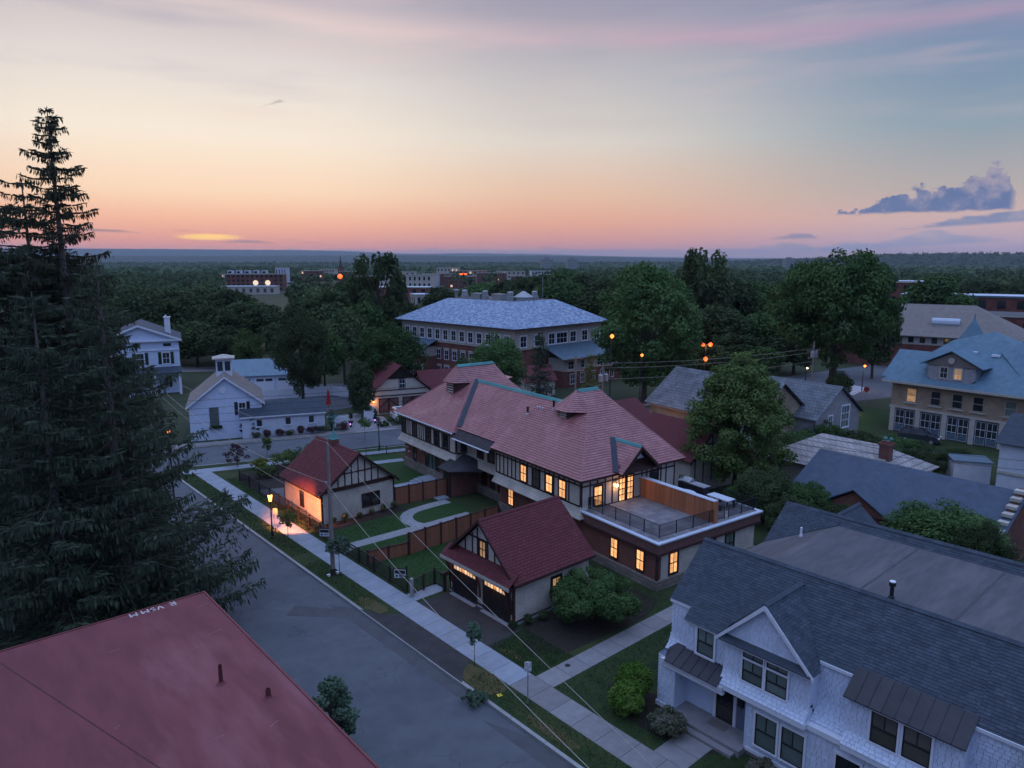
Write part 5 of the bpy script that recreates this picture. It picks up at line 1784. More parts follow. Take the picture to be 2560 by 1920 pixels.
# pier at the left of the porch
bx(wht, 'pier_core', 'under_white', (26.98, 28.1), (18.62, YL - .02), (0, 2.85))
wall_x(26.95, 18.6, YL, 0.3, 2.85, 20, 273, tw=0.26)
part(wht, 'siding', MB().poly([(26.95, 18.6, .3), (28.3, 18.6, .3), (28.3, 18.6, 2.85), (26.95, 18.6, 2.85)]), 'shingle_white')
part(wht, 'siding', MB().poly([(41.6, YL + .01, -0.1), (26.95, YL + .01, -0.1), (26.95, YL + .01, 2.9), (41.6, YL + .01, 2.9)]), 'shingle_white')
bx(wht, 'base_board', 'trim_white', (26.87, 26.94), (18.55, YL + .05), (0.1, 0.34))
# porch recess, floor, steps
bx(wht, 'porch_back_wall', 'clap_white', (28.0, 28.06), (14.75, 18.6), (0.3, 2.75))
bx(wht, 'porch_side_wall', 'clap_white', (27.1, 28.05), (14.75, 14.9), (0.3, 2.75))
bx(wht, 'porch_ceiling', 'trim_white', (26.85, 28.1), (14.7, 18.7), (2.755, 2.80))
pf = bx(wht, 'porch_floor', 'concrete_old', (26.55, 28.05), (14.8, 19.0), (-0.1, 0.30))
bx(wht, 'porch_step', 'concrete_old', (26.2, 26.54), (15.0, 18.6), (-0.1, 0.15))
bx(wht, 'entablature', 'trim_white', (26.78, 26.98), (15.9, 19.2), (2.42, 2.86))
bx(wht, 'entablature_cap', 'trim_white', (26.66, 26.77), (15.9, 19.3), (2.70, 2.88))
metal_roof(wht, 16.1, 19.0, 26.55, 2.9, 27.6, 3.42, 6)
part(wht, 'metal_roof', MB().prism([(26.55, 19.0, 2.9), (27.6, 19.0, 3.42), (27.6, 19.55, 2.9)], (0, 0, -.04)), 'metal_dark')
# front door
P = Facade(wht, (28.0, 0, 0), (0, 1, 0), (-1, 0, 0))
dr = P.box('front_door', 'dark_door', 15.98, 16.9, 0.32, 2.40, 0.0, 0.05)
P.box('door_glass', 'glass', 16.06, 16.82, 1.2, 2.3, 0.051, 0.06, parent=dr)
P.box('door_glass', 'glass_brown', 16.06, 16.82, 0.42, 1.1, 0.051, 0.06, parent=dr)
for k in range(6):
    P.box('door_bar', 'black_metal', 16.12 + k * .125, 16.135 + k * .125, 0.42, 1.1, 0.061, 0.072, parent=dr)
P.box('door_casing', 'trim_white', 15.82, 15.98, 0.3, 2.52, 0.0, 0.07)
P.box('door_casing', 'trim_white', 16.9, 17.06, 0.3, 2.52, 0.0, 0.07)
P.box('door_casing', 'trim_white', 15.98, 16.9, 2.40, 2.52, 0.0, 0.07)
for k, ch in enumerate('32A'):
    strokes(wht, 'house_number', 'ink', (27.925, 15.955, 2.18 - k * .17), (0, -.11, 0), (0, 0, .13), G_[ch], 0.022)
P.box('side_panel', 'under_white', 15.2, 15.8, 0.3, 2.4, 0.0, 0.03)
mbx = part(wht, 'mailbox', MB().box(27.82, 27.98, 15.45, 15.7, 1.55, 1.95).box(27.84, 27.9, 15.5, 15.55, 1.45, 1.55), 'black_metal')
P.box('outlet', 'trim_white', 17.95, 18.05, 0.55, 0.72, 0.0, 0.04)
part(wht, 'door_mat', MB().box(27.25, 27.75, 16.0, 16.95, .301, .315), 'roof_brown')
# ground floor windows
W4 = Facade(wht, (27.12, 0, 0), (0, 1, 0), (-1, 0, 0))
for a in (13.85, 12.62):
    window(W4, a, 0.72, 1.0, 1.55, 'glass_shade', 'trim_white', 'black_metal', cols=2, rows=2, casing=0.1, d=0.033, top_only=True)
for a in (10.3, 9.1):
    window(W4, a, 0.72, 0.95, 1.55, 'glass', 'trim_white', 'black_metal', cols=2, rows=2, casing=0.1, d=0.033, top_only=True)
bx(wht, 'brick_pier', 'brick_dark', (26.95, 27.1), (8.1, 8.6), (0, 2.5))

# ================================================================== neighbours and the town
def house(name, label, loc, rotz, w, d, ze, zr_, wallm, roofm, axis='x', over=0.4, cat='house', base=-0.3, hip=0.0):
    """gabled or hipped block centred on loc; ridge along local axis"""
    t = thing(name, label, cat, (loc[0], loc[1], 0), rotz)
    bx(t, 'wall', wallm, (-w / 2, w / 2), (-d / 2, d / 2), (base, ze))
    W2_, D2_ = w / 2 + over, d / 2 + over
    zo = ze - over * 0.25
    if axis == 'x':
        h = hip
        A = [(-W2_, -D2_, zo), (W2_, -D2_, zo), (W2_ - h, 0, zr_), (-W2_ + h, 0, zr_)]
        B = [(W2_, D2_, zo), (-W2_, D2_, zo), (-W2_ + h, 0, zr_), (W2_ - h, 0, zr_)]
        ends = ([(W2_, -D2_, zo), (W2_, D2_, zo), (W2_ - h, 0, zr_)], [(-W2_, D2_, zo), (-W2_, -D2_, zo), (-W2_ + h, 0, zr_)])
        gab = ([(w / 2, -d / 2, ze), (w / 2, d / 2, ze), (w / 2, 0, zr_ - .12)], [(-w / 2, d / 2, ze), (-w / 2, -d / 2, ze), (-w / 2, 0, zr_ - .12)])
    else:
        h = hip
        A = [(W2_, -D2_, zo), (W2_, D2_, zo), (0, D2_ - h, zr_), (0, -D2_ + h, zr_)]
        B = [(-W2_, D2_, zo), (-W2_, -D2_, zo), (0, -D2_ + h, zr_), (0, D2_ - h, zr_)]
        ends = ([(-W2_, -D2_, zo), (W2_, -D2_, zo), (0, -D2_ + h, zr_)], [(W2_, D2_, zo), (-W2_, D2_, zo), (0, D2_ - h, zr_)])
        gab = ([(-w / 2, -d / 2, ze), (w / 2, -d / 2, ze), (0, -d / 2, zr_ - .12)], [(w / 2, d / 2, ze), (-w / 2, d / 2, ze), (0, d / 2, zr_ - .12)])
    for p in (A, B):
        part(t, 'roof', MB().prism(p, (0, 0, 0.08)), roofm)
    for p, q in zip(ends, gab):
        if hip > 0:
            part(t, 'roof', MB().prism(p, (0, 0, 0.08)), roofm)
        else:
            part(t, 'gable_wall', MB().poly(q), wallm)
    return t


def facades(t, w, d):
    return (Facade(t, (0, -d / 2, 0), (1, 0, 0), (0, -1, 0)), Facade(t, (-w / 2, 0, 0), (0, 1, 0), (-1, 0, 0)), Facade(t, (w / 2, 0, 0), (0, 1, 0), (1, 0, 0)))


RW = R(-20)     # buildings across the street stand square to it
# --- white barn with cupola
bn = house('white_barn', 'white gabled barn with a louvred cupola and one lit wall lantern', (32.6, 94.6), RW, 8.6, 10, 4.3, 7.9, 'clap_white', 'roof_brown', 'y', 0.35)
f0, f1, f2 = facades(bn, 8.6, 10)
window(f0, 1.9, 2.9, 0.8, 1.5, 'glass', 'trim_white', 'trim_white', casing=0.06)
for s in (-1, 1):
    f0.box('shutter', 'black_metal', 1.9 + s * .72 - .2, 1.9 + s * .72 + .2, 2.85, 4.5, 0.0, 0.05)
f0.box('arched_window', 'glass_shade', -2.0, -0.9, 1.6, 4.0, 0.0, 0.05)
f0.box('window_box', 'leaf_dark', -2.1, -0.6, 1.3, 1.65, 0.0, 0.35)
part(bn, 'round_vent', MB().tube((-0.3, -5.02, 6.1), (-0.3, -5.08, 6.1), .42, None, 16), 'trim_white')
for s in (-1, 1):
    p, q = Vector((0, -5.4, 7.9)), Vector((s * 4.65, -5.4, 4.25))
    dn, th_ = Vector((0, 0, -.28)), Vector((0, .08, 0))
    part(bn, 'rake_board', MB().hexa([p, q, q + dn, p + dn, p + th_, q + th_, q + dn + th_, p + dn + th_]), 'trim_white')
cu = bx(bn, 'cupola', 'trim_white', (-.95, .95), (-1.6, 0.3), (6.4, 9.6))
part(cu, 'roof', MB().prism([(-1.35, -2.0, 9.6), (1.35, -2.0, 9.6), (1.35, .7, 9.6), (-1.35, .7, 9.6)], (0, 0, .18)), 'limestone')
part(cu, 'roof_peak', MB().hexa([(-1.2, -1.85, 9.78), (1.2, -1.85, 9.78), (1.2, .55, 9.78), (-1.2, .55, 9.78), (-.1, -.75, 10.15), (.1, -.75, 10.15), (.1, -.55, 10.15), (-.1, -.55, 10.15)]), 'limestone')
for a in (-.45, .45):
    part(cu, 'louver', MB().box(a - .32, a + .32, -1.66, -1.602, 8.1, 9.3), 'valley_blue')
sconce(bn, (2.6, -5.0, 2.2), (0, -1, 0), power=60, col=(1, .6, .35), size=1.3)
# --- low white outbuilding
lo_ = house('low_white_outbuilding', 'long low white outbuilding with dark shingle roof and three small windows', (37.6, 88.3), R(-21), 10.2, 3.6, 2.7, 4.1, 'concrete_white', 'shingle_grey', 'x', 0.25)
f0, _, _ = facades(lo_, 10.2, 3.6)
for a in (-3.0, 0.5, 3.4):
    f0.box('small_window', 'glass', a - .3, a + .3, 1.35, 2.2, 0.0, 0.06)
    f0.box('sill', 'trim_white', a - .45, a + .45, 1.2, 1.34, 0.0, 0.12)
f0.box('fascia', 'trim_white', -5.3, 5.3, 2.5, 2.66, 0.05, 0.28)
# --- teal roofed garage
tg = house('teal_roofed_garage', 'pale garage with three wide doors and teal metal roof', (48.6, 121.0), R(-24), 11.5, 6, 2.9, 5.3, 'clap_white', 'metal_blue', 'x', 0.4)
f0, _, _ = facades(tg, 11.5, 6)
for a in (-3.6, 0.0, 3.6):
    d_ = f0.box('garage_door', 'trim_white', a - 1.55, a + 1.55, 0, 2.5, 0.0, 0.06)
    for k in (-1, 1):
        f0.box('door_window', 'glass', a + k * .72 - .6, a + k * .72 + .6, 1.85, 2.3, 0.061, 0.08, parent=d_)
# --- Greek revival house behind the spruce
gr = house('greek_revival_house', 'tall white house with low pediment and white chimney behind the spruce', (33.0, 136.5), R(-16), 12, 13, 9.0, 11.6, 'clap_white', 'shingle_grey', 'y', 0.5)
f0, _, f2 = facades(gr, 12, 13)
for a in (-3.6, -0.5, 4.2):
    f0.box('frieze_window', 'glass', a - .6, a + .6, 7.9, 8.4, 0.0, 0.05)
f0.box('entablature', 'trim_white', -6.3, 6.3, 8.75, 9.05, 0.0, 0.45)
f0.box('entablature', 'trim_white', -6.1, 6.1, 7.2, 7.35, 0.0, 0.15)
for a in (-3.6, 0.0, 3.9):
    window(f0, a, 4.9, 1.1, 1.9, 'glass', 'trim_white', 'trim_white', casing=0.1)
    for s in (-1, 1):
        f0.box('shutter', 'leaf_dark', a + s * .95 - .25, a + s * .95 + .25, 4.85, 6.9, 0.0, 0.05)
part(gr, 'porch_roof', MB().prism([(-6.2, -8.8, 3.6), (6.2, -8.8, 3.6), (6.2, -6.5, 4.4), (-6.2, -6.5, 4.4)], (0, 0, -.2)), 'shingle_grey')
for a in (-5.8, -2, 2, 5.8):
    part(gr, 'column', MB().tube((a, -8.5, -.2), (a, -8.5, 3.5), .22, .19, 10), 'trim_white')
for a in (-3, 1, 4):
    window(f0, a, 0.8, 1.2, 2.2, 'glass', 'trim_white', 'trim_white', casing=0.1)
for s in (-1, 1):
    p, q = Vector((0, -7.05, 11.65)), Vector((s * 6.5, -7.05, 9.0))
    dn, th_ = Vector((0, 0, -.35)), Vector((0, .1, 0))
    part(gr, 'rake_board', MB().hexa([p, q, q + dn, p + dn, p + th_, q + th_, q + dn + th_, p + dn + th_]), 'trim_white')
part(gr, 'chimney', MB().box(4.0, 4.9, -2.6, -1.8, 8.8, 12.4).box(3.9, 5.0, -2.7, -1.7, 12.4, 12.6).box(4.15, 4.4, -2.4, -2.0, 12.6, 12.9), 'trim_white')
# --- red garage across the street, with its extension
rg_ = house('red_roofed_carriage_garage', 'brown garage with steep red roof, crossed barn doors and one lit lantern', (57.2, 92.6), R(-16), 9.4, 7.6, 2.7, 6.9, 'cream', 'shingle_red', 'y', 0.45)
f0, f1, f2 = facades(rg_, 9.4, 7.6)
part(rg_, 'gable_peak', MB().prism([(-2.1, -3.9, 5.0), (2.1, -3.9, 5.0), (0, -3.9, 6.75)], (0, .08, 0)), 'dark_door')
window(f0, 0.2, 3.5, 0.85, 1.4, 'glass', 'trim_brown', 'trim_white', casing=0.08)
for z in (2.55, 3.35):
    f0.box('band', 'trim_brown', -4.7, 4.7, z - .07, z + .07, 0.0, 0.06)
for a in (-1.9, 1.7):
    d_ = f0.box('barn_door', 'fascia_brown', a - 1.5, a + 1.5, 0, 2.2, 0.0, 0.05)
    for s in (-1, 1):
        for (p, q) in (((a + s * .05, 0.1), (a + s * .05, 2.15)), ((a + s * 1.45, 0.1), (a + s * 1.45, 2.15)), ((a + s * .05, 2.1), (a + s * 1.45, .8)), ((a, 2.15), (a + s * 1.5, 2.15))):
            f0.beam('door_brace', 'timber', p, q, 0.12, 0.052, 0.09)
sconce(rg_, (-4.2, -3.8, 1.6), (0, -1, 0), power=40, col=(1, .4, .15), mat='bulb_orange', size=1.4)
house('red_roofed_shed', 'low shed with red gable roof behind the left wing of the carriage house', (65.2, 90.0), R(-16), 9, 5.6, 3.0, 5.4, 'cream', 'shingle_red', 'x', 0.35, cat='shed')
rb = house('red_roofed_cottage', 'cottage with red roof and pale ridge beyond the left teal ridge', (75.5, 88.5), R(-16), 7, 6, 3.2, 6.0, 'cream', 'shingle_red', 'y', 0.35)
house('red_roofed_annex', 'small red-roofed annex right of the cottage beyond the carriage house', (79.0, 84.6), R(-16), 5.5, 5, 3.0, 5.2, 'cream', 'shingle_red', 'x', 0.35, cat='shed')

# --- the brick institutional building with mottled blue roof
br_ = thing('brick_hall', 'large brick hall with broad mottled blue hip roof and rooftop vents', 'building', (79.0, 89.2, 0), R(4))
# local: +y runs back along the left face (toward upper left), +x toward the right
BW, BD, BE = 26.5, 33.0, 11.0


def BX(x, y):
    return (x, y)


bx(br_, 'wall', 'brick_red', (1.5, BW - 1.5), (1.5, BD), (-0.3, 6.9))
bx(br_, 'upper_wall', 'limestone', (1.3, BW - 1.3), (1.3, BD + .2), (6.9, BE))
hr = [(0, 0, BE - .2), (BW, 0, BE - .2), (BW, BD + 1, BE - .2), (0, BD + 1, BE - .2)]
tp = [(7.6, 7.6, 14.9), (BW - 7.6, 7.6, 14.9), (BW - 7.6, BD - 6.6, 14.9), (7.6, BD - 6.6, 14.9)]
for k in range(4):
    a, b = hr[k], hr[(k + 1) % 4]
    c_, d_ = tp[(k + 1) % 4], tp[k]
    part(br_, 'roof', MB().poly([a, b, c_, d_]), 'slate_blue')
part(br_, 'flat_roof', MB().poly([tp[0], tp[1], tp[2], tp[3]]), 'membrane_grey')
part(br_, 'soffit', MB().box(.1, BW - .1, .1, BD + .9, BE - .32, BE - .21), 'trim_brown')
Bl = Facade(br_, (1.3, 0, 0), (0, 1, 0), (-1, 0, 0))
Bf = Facade(br_, (0, 1.3, 0), (1, 0, 0), (0, -1, 0))
for k in range(13):
    a = 3.2 + k * 2.35
    window(Bl, a, 7.5, 1.25, 1.85, 'glass', 'trim_white', 'trim_white', cols=2, rows=2, casing=0.18)
Bl2 = Facade(br_, (1.5, 0, 0), (0, 1, 0), (-1, 0, 0))
for k in range(13):
    a = 3.2 + k * 2.35
    window(Bl2, a, 3.7, 1.25, 1.8, 'glass', 'trim_white', 'trim_white', cols=2, rows=2, casing=0.06)
    Bl2.box('lintel', 'limestone', a - .85, a + .85, 5.65, 5.9, 0.0, 0.06)
    if k > 6:
        window(Bl2, a, 0.6, 1.25, 1.7, 'glass', 'trim_white', 'trim_white', cols=2, rows=2, casing=0.06)
        Bl2.box('lintel', 'limestone', a - .85, a + .85, 2.45, 2.7, 0.0, 0.06)
Bl2.box('stone_base', 'limestone', 0, BD, -0.3, 0.35, 0.0, 0.12)
# projecting bay with its own metal roof at the left
bay = bx(br_, 'bay', 'brick_red', (-1.2, 1.5), (22.5, 29.5), (-0.3, 4.2))
bx(br_, 'bay_upper', 'limestone', (-1.0, 1.4), (22.7, 29.3), (4.2, 6.0))
part(br_, 'bay_roof', MB().prism([(-2.2, 22.0, 5.9), (-2.2, 30.0, 5.9), (1.3, 30.0, 7.3), (1.3, 22.0, 7.3)], (0, 0, .1)), 'metal_blue')
Bb = Facade(br_, (-1.0, 0, 0), (0, 1, 0), (-1, 0, 0))
Bb2 = Facade(br_, (-1.2, 0, 0), (0, 1, 0), (-1, 0, 0))
for k in range(4):
    window(Bb, 23.7 + k * 1.55, 4.5, 1.05, 1.3, 'glass', 'trim_white', 'trim_white', casing=0.08)
for k in range(3):
    window(Bb2, 24.1 + k * 1.9, 0.6, 1.05, 1.7, 'glass', 'trim_white', 'trim_white', casing=0.06)
    Bb2.box('lintel', 'limestone', 23.4 + k * 1.9, 24.8 + k * 1.9, 2.45, 2.7, 0.0, 0.06)
# front face: upper windows and the broad metal porch roof
for (a, w) in ((3.4, 1.5), (7.0, 1.4), (10.8, 1.6), (13.6, 2.9), (16.8, 1.6), (20.2, 1.6), (23.8, 1.7)):
    window(Bf, a, 7.4, w, 1.9, 'glass', 'trim_white', 'trim_white', cols=3 if w > 2 else 2, rows=2, casing=0.16)
part(br_, 'porch_roof', MB().prism([(8.5, -3.6, 5.0), (27.0, -3.6, 5.0), (25.5, 1.3, 7.0), (8.5, 1.3, 7.0)], (0, 0, .12)), 'metal_blue')
part(br_, 'porch_roof', MB().prism([(27.0, -3.6, 5.0), (27.0, 1.3, 5.0), (25.5, 1.3, 7.0)], (0, 0, .12)), 'metal_blue')
for k in range(22):
    x = 8.8 + k * .78
    part(br_, 'standing_seam', MB().prism([(x, -3.6, 5.1), (x + .08, -3.6, 5.1), (x + .08, 1.3, 7.1), (x, 1.3, 7.1)], (0, 0, .09)), 'metal_blue')
bx(br_, 'porch_wall', 'limestone', (10.0, 26.5), (-2.6, 1.3), (2.8, 5.0))
bx(br_, 'porch_wall', 'brick_red', (10.0, 26.5), (-2.7, 1.3), (-0.3, 2.8))
Bp = Facade(br_, (0, -2.62, 0), (1, 0, 0), (0, -1, 0))
for (a, w) in ((11.6, 1.5), (14.9, 1.0), (20, 1.6), (23.5, 1.6)):
    window(Bp, a, 3.1, w, 1.4, 'glass', 'trim_white', 'trim_white', casing=0.06)
for k in range(5):
    window(Facade(br_, (0, -2.7, 0), (1, 0, 0), (0, -1, 0)), 12.0 + k * 2.9, 0.4, 1.3, 1.8, 'glass_brown', 'trim_white', 'trim_white', casing=0.06)
# rooftop plant
for (x, y, kind) in ((9.2, 25.5, 'pipe'), (9.5, 23.3, 'drum'), (9.8, 19.6, 'box'), (9.9, 17.8, 'drum'), (10.2, 14.2, 'box'), (9.8, 10.8, 'drum'), (12.3, 9.8, 'cone'), (15.2, 9.6, 'drum')):
    if kind == 'pipe':
        part(br_, 'roof_vent', MB().lathe([(.3, 0), (.3, 1.3), (.6, 1.3), (.6, 1.6), (.1, 1.75)], 10), 'galv', loc=(x, y, 14.9))
    elif kind == 'drum':
        part(br_, 'roof_vent', MB().lathe([(.75, 0), (.75, .7), (.6, .75), (.6, 1.5), (.45, 1.65)], 12), 'galv', loc=(x, y, 14.9))
    elif kind == 'box':
        part(br_, 'roof_unit', MB().box(-.8, .8, -1.3, 1.3, 0, 1.0).box(-.9, .9, -1.4, 1.4, 1.0, 1.1), 'galv', loc=(x, y, 14.9))
    else:
        part(br_, 'roof_skylight', MB().lathe([(1.9, 0), (1.9, .55), (2.0, .6), (.2, 1.7)], 10), 'galv', loc=(x, y, 14.9))
part(br_, 'mast', MB().tube((19, 11, 14.6), (19, 11, 19.2), .05), 'galv')

# --- tan brick house with a teal slate roof, right
tn = thing('tan_brick_house', 'tan brick house with teal slate roof, pedimented dormer and cone turret', 'house', (98.6, 36.2, 0), R(-94))
# local +x runs along the front to the right, +y goes back
TW, TD = 16.5, 15.0
bx(tn, 'wall', 'tan_brick', (0, TW), (0, TD), (-0.3, 6.9))
def tp_(pts, m='slate_teal'):
    return part(tn, 'roof', MB().prism(pts, (0, 0, .1)), m)


tp_([(-1.0, -.9, 6.7), (TW + .9, -.9, 6.7), (11.2, 5.8, 11.9), (4.6, 5.8, 11.9)])
tp_([(-1.0, TD + .9, 6.7), (-1.0, -.9, 6.7), (4.6, 5.8, 11.9), (4.6, 9.5, 11.9)])
tp_([(TW + .9, TD + .9, 6.7), (-1.0, TD + .9, 6.7), (4.6, 9.5, 11.9), (11.2, 9.5, 11.9)])
tp_([(TW + .9, -.9, 6.7), (TW + .9, TD + .9, 6.7), (11.2, 9.5, 11.9), (11.2, 5.8, 11.9)])
tp_([(4.6, 5.8, 11.9), (11.2, 5.8, 11.9), (8.6, 7.6, 13.2)])
tp_([(11.2, 5.8, 11.9), (11.2, 9.5, 11.9), (8.6, 7.6, 13.2)])
tp_([(4.6, 9.5, 11.9), (4.6, 5.8, 11.9), (8.6, 7.6, 13.2)])
# cross gable wing on the right and left shoulder
tp_([(10.6, 4.2, 11.0), (22.5, 4.2, 11.0), (22.5, -0.4, 6.8), (TW - .6, -0.4, 6.9)])
tp_([(22.5, 4.2, 11.0), (10.6, 4.2, 11.0), (12, 9.5, 7), (22.5, 9.5, 6.8)])
bx(tn, 'wing_wall', 'tan_brick', (TW, 22), (0.4, 8.5), (-0.3, 6.8))
part(tn, 'wing_gable', MB().prism([(22.0, .4, 6.8), (22.0, 8.4, 6.8), (22.0, 4.2, 10.8)], (-.1, 0, 0)), 'tan_brick')
tp_([(-1.6, 4.8, 10.2), (5.2, 4.8, 10.2), (4.0, 1.0, 7.6), (-1.6, 0.2, 6.9)])
tp_([(5.2, 4.8, 10.2), (-1.6, 4.8, 10.2), (-1.6, 9.6, 6.9), (4.0, 8.6, 7.6)])
part(tn, 'turret_roof', MB().lathe([(3.0, 0), (1.6, 2.6), (0.25, 5.0), (.12, 5.2), (.04, 6.0)], 14), 'slate_teal', loc=(5.4, 9.6, 9.3))
part(tn, 'eaves_board', MB().box(-1.0, TW + .9, -1.0, -.9, 6.5, 6.78), 'limestone')
# dormer
dm = part(tn, 'dormer', MB().prism([(5.0, -.15, 7.1), (8.8, -.15, 7.1), (9.6, -.15, 7.8), (9.6, -.15, 9.3), (4.2, -.15, 9.3), (4.2, -.15, 7.8)], (0, 3.5, 0)), 'leaf_dark')
dm.data.materials.clear()
dm.data.materials.append(M('stone_path'))
part(tn, 'dormer_gable', MB().prism([(3.7, -.3, 9.3), (10.1, -.3, 9.3), (6.9, -.3, 11.0)], (0, .2, 0)), 'roof_brown')
for s in (-1, 1):
    p = [(6.9, -.6, 11.15), (6.9, 4.6, 11.15), (6.9 + s * 3.6, 2.9, 9.25), (6.9 + s * 3.6, -.6, 9.25)]
    part(tn, 'dormer_roof', MB().prism(p, (0, 0, .1)), 'slate_teal')
part(tn, 'round_window', MB().tube((6.9, -.32, 10.0), (6.9, -.42, 10.0), .38, None, 14), 'limestone')
FT = Facade(tn, (0, 0, 0), (1, 0, 0), (0, -1, 0))
FD = Facade(tn, (0, -.15, 0), (1, 0, 0), (0, -1, 0))
for a in (6.1, 7.7):
    window(FD, a, 7.75, 0.85, 1.35, 'glass' if a < 7 else 'lit_dim', 'limestone', 'limestone', casing=0.1, d=0.02)
for (a, g) in ((2.5, 'lit_dim'), (5.4, 'glass'), (7.9, 'glass'), (10.2, 'glass'), (13.6, 'glass_shade')):
    window(FT, a, 4.15, 1.15, 1.75, g, 'tan_brick', 'limestone', cols=1, rows=2, casing=0.06)
    FT.box('sill', 'limestone', a - .85, a + .85, 3.9, 4.06, 0.0, 0.16)
FT.box('band_course', 'limestone', -.1, TW + .1, 3.15, 3.4, 0.0, 0.14)
for k in range(5):
    a = 1.9 + k * 3.15
    for s in (-1, 1):
        window(FT, a + s * .62, 0.15, 1.1, 2.8, 'glass' if s < 0 else 'glass', 'valley_blue', 'trim_white', cols=2, rows=3, casing=0.06)
        FT.box('window_apron', 'metal_blue', a + s * .62 - .5, a + s * .62 + .5, 0.2, 0.95, 0.03, 0.06)
for k in range(6):
    a = 0.35 + k * 3.15
    FT.box('pilaster', 'limestone', a - .3, a + .3, -0.1, 3.15, 0.0, 0.12)
FTw = Facade(tn, (TW, 0, 0), (0, 1, 0), (1, 0, 0))
FTg = Facade(tn, (22.0, 0, 0), (0, 1, 0), (1, 0, 0))
for a in (2.2, 4.2, 6.2):
    window(Facade(tn, (22.0, 0, 0), (0, 1, 0), (1, 0, 0)), a, 4.2, 0.9, 1.8, 'glass', 'limestone', 'limestone', casing=0.08)
for a in (17.6, 19.4, 21.0):
    window(Facade(tn, (0, .4, 0), (1, 0, 0), (0, -1, 0)), a, 4.2, 0.9, 1.8, 'glass', 'limestone', 'limestone', casing=0.08)
en = bx(tn, 'entrance_wing', 'tan_brick', (17.2, 24.0), (-2.6, 0.4), (-0.3, 3.2))
part(tn, 'entrance_roof', MB().box(17.0, 24.2, -2.9, .38, 3.2, 3.4), 'metal_blue')
FE = Facade(tn, (0, -2.6, 0), (1, 0, 0), (0, -1, 0))
for a in (18.6, 20.4):
    window(FE, a, 0.3, 1.3, 2.5, 'glass_brown', 'limestone', 'limestone', cols=2, rows=3, casing=0.1)
part(tn, 'downpipe', MB().path([(16.6, -.15, 6.6), (16.6, -.15, .4), (16.9, -1.0, .05)], .06), 'limestone')
for (x, y) in ((7.6, 4.2), (10.2, 4.0)):
    part(tn, 'skylight', MB().box(-.45, .45, -.3, .3, 0, .25), 'trim_white', loc=(x, y, 6.7 + (y + .9) * .775))
sconce(tn, (23.0, -2.6, 2.2), (0, -1, 0), power=160, col=(1, .55, .25), size=1.5)

# --- grey-roofed house behind the carriage house
gh = house('grey_roofed_house', 'tan house with broad grey shingle roof and white pediment, right of the utility poles', (77.0, 47.5), R(-97), 15.5, 10.5, 4.3, 8.3, 'tan_brick', 'roof_slate', 'x', 0.5)
part(gh, 'portico_gable', MB().prism([(3.4, -6.6, 4.4), (8.2, -6.6, 4.4), (5.8, -6.6, 6.4)], (0, 3.5, 0)), 'trim_white')
part(gh, 'portico', MB().box(3.7, 7.9, -6.4, -5.2, 2.6, 4.4), 'trim_white')
for s in (-1, 1):
    part(gh, 'portico_roof', MB().prism([(5.8, -6.9, 6.55), (5.8, -2.6, 6.55), (5.8 + s * 2.8, -4.6, 4.35), (5.8 + s * 2.8, -6.9, 4.35)], (0, 0, .1)), 'roof_slate')
part(gh, 'attic_window', MB().box(5.5, 6.1, -6.72, -6.62, 4.9, 5.5), 'stone_path')
f0, f1, f2 = facades(gh, 15.5, 10.5)
for a in (-5.5, -2.0, 0.8):
    window(f0, a, 1.0, 1.0, 1.7, 'glass', 'limestone', 'limestone', casing=0.1)
f0.box('cornice', 'limestone', -7.9, 7.9, 4.0, 4.3, 0.0, 0.4)
gh2 = house('grey_gabled_wing', 'grey gabled house end with arched window behind the maple', (83.5, 40.6), R(-97), 9, 9, 4.2, 7.6, 'stone_path', 'roof_slate', 'x', 0.4)
f0, f1, f2 = facades(gh2, 9, 9)
window(f2, -1.6, 3.0, 0.8, 1.3, 'glass_shade', 'trim_white', 'trim_white', casing=0.08)
window(f2, 1.4, 2.6, 1.6, 2.6, 'glass_shade', 'trim_white', 'trim_white', cols=3, rows=3, casing=0.12)
# --- half-timbered gabled annex and red roof at its side
an = house('timbered_annex', 'small half-timbered gable annex with red roof behind the terrace corner', (59.2, 41.2), R(-6), 6.2, 7.5, 3.4, 6.3, 'cream', 'shingle_red', 'y', 0.4)
f0, f1, f2 = facades(an, 6.2, 7.5)
f0.box('timber', 'timber', -3.1, 3.1, 3.3, 3.45, 0.0, 0.06)
f0.box('timber', 'timber', -1.7, 1.7, 4.6, 4.72, 0.0, 0.05)
for a in (-2.4, -1.2, 0, 1.2, 2.4):
    f0.box('timber', 'timber', a - .06, a + .06, 1.0, 3.3 + (1 - abs(a) / 3.3) * 2.6, 0.0, 0.05)
for s in (-1, 1):
    p, q = Vector((0, -4.2, 6.35)), Vector((s * 3.5, -4.2, 3.3))
    dn, th_ = Vector((0, 0, -.25)), Vector((0, .08, 0))
    part(an, 'barge_board', MB().hexa([p, q, q + dn, p + dn, p + th_, q + th_, q + dn + th_, p + dn + th_]), 'timber')
house('red_roofed_outbuilding', 'red-roofed outbuilding just behind the right end of the carriage house', (60.6, 52.3), R(-6), 8.0, 9.4, 3.2, 6.3, 'cream', 'shingle_red', 'x', 0.4, cat='shed')
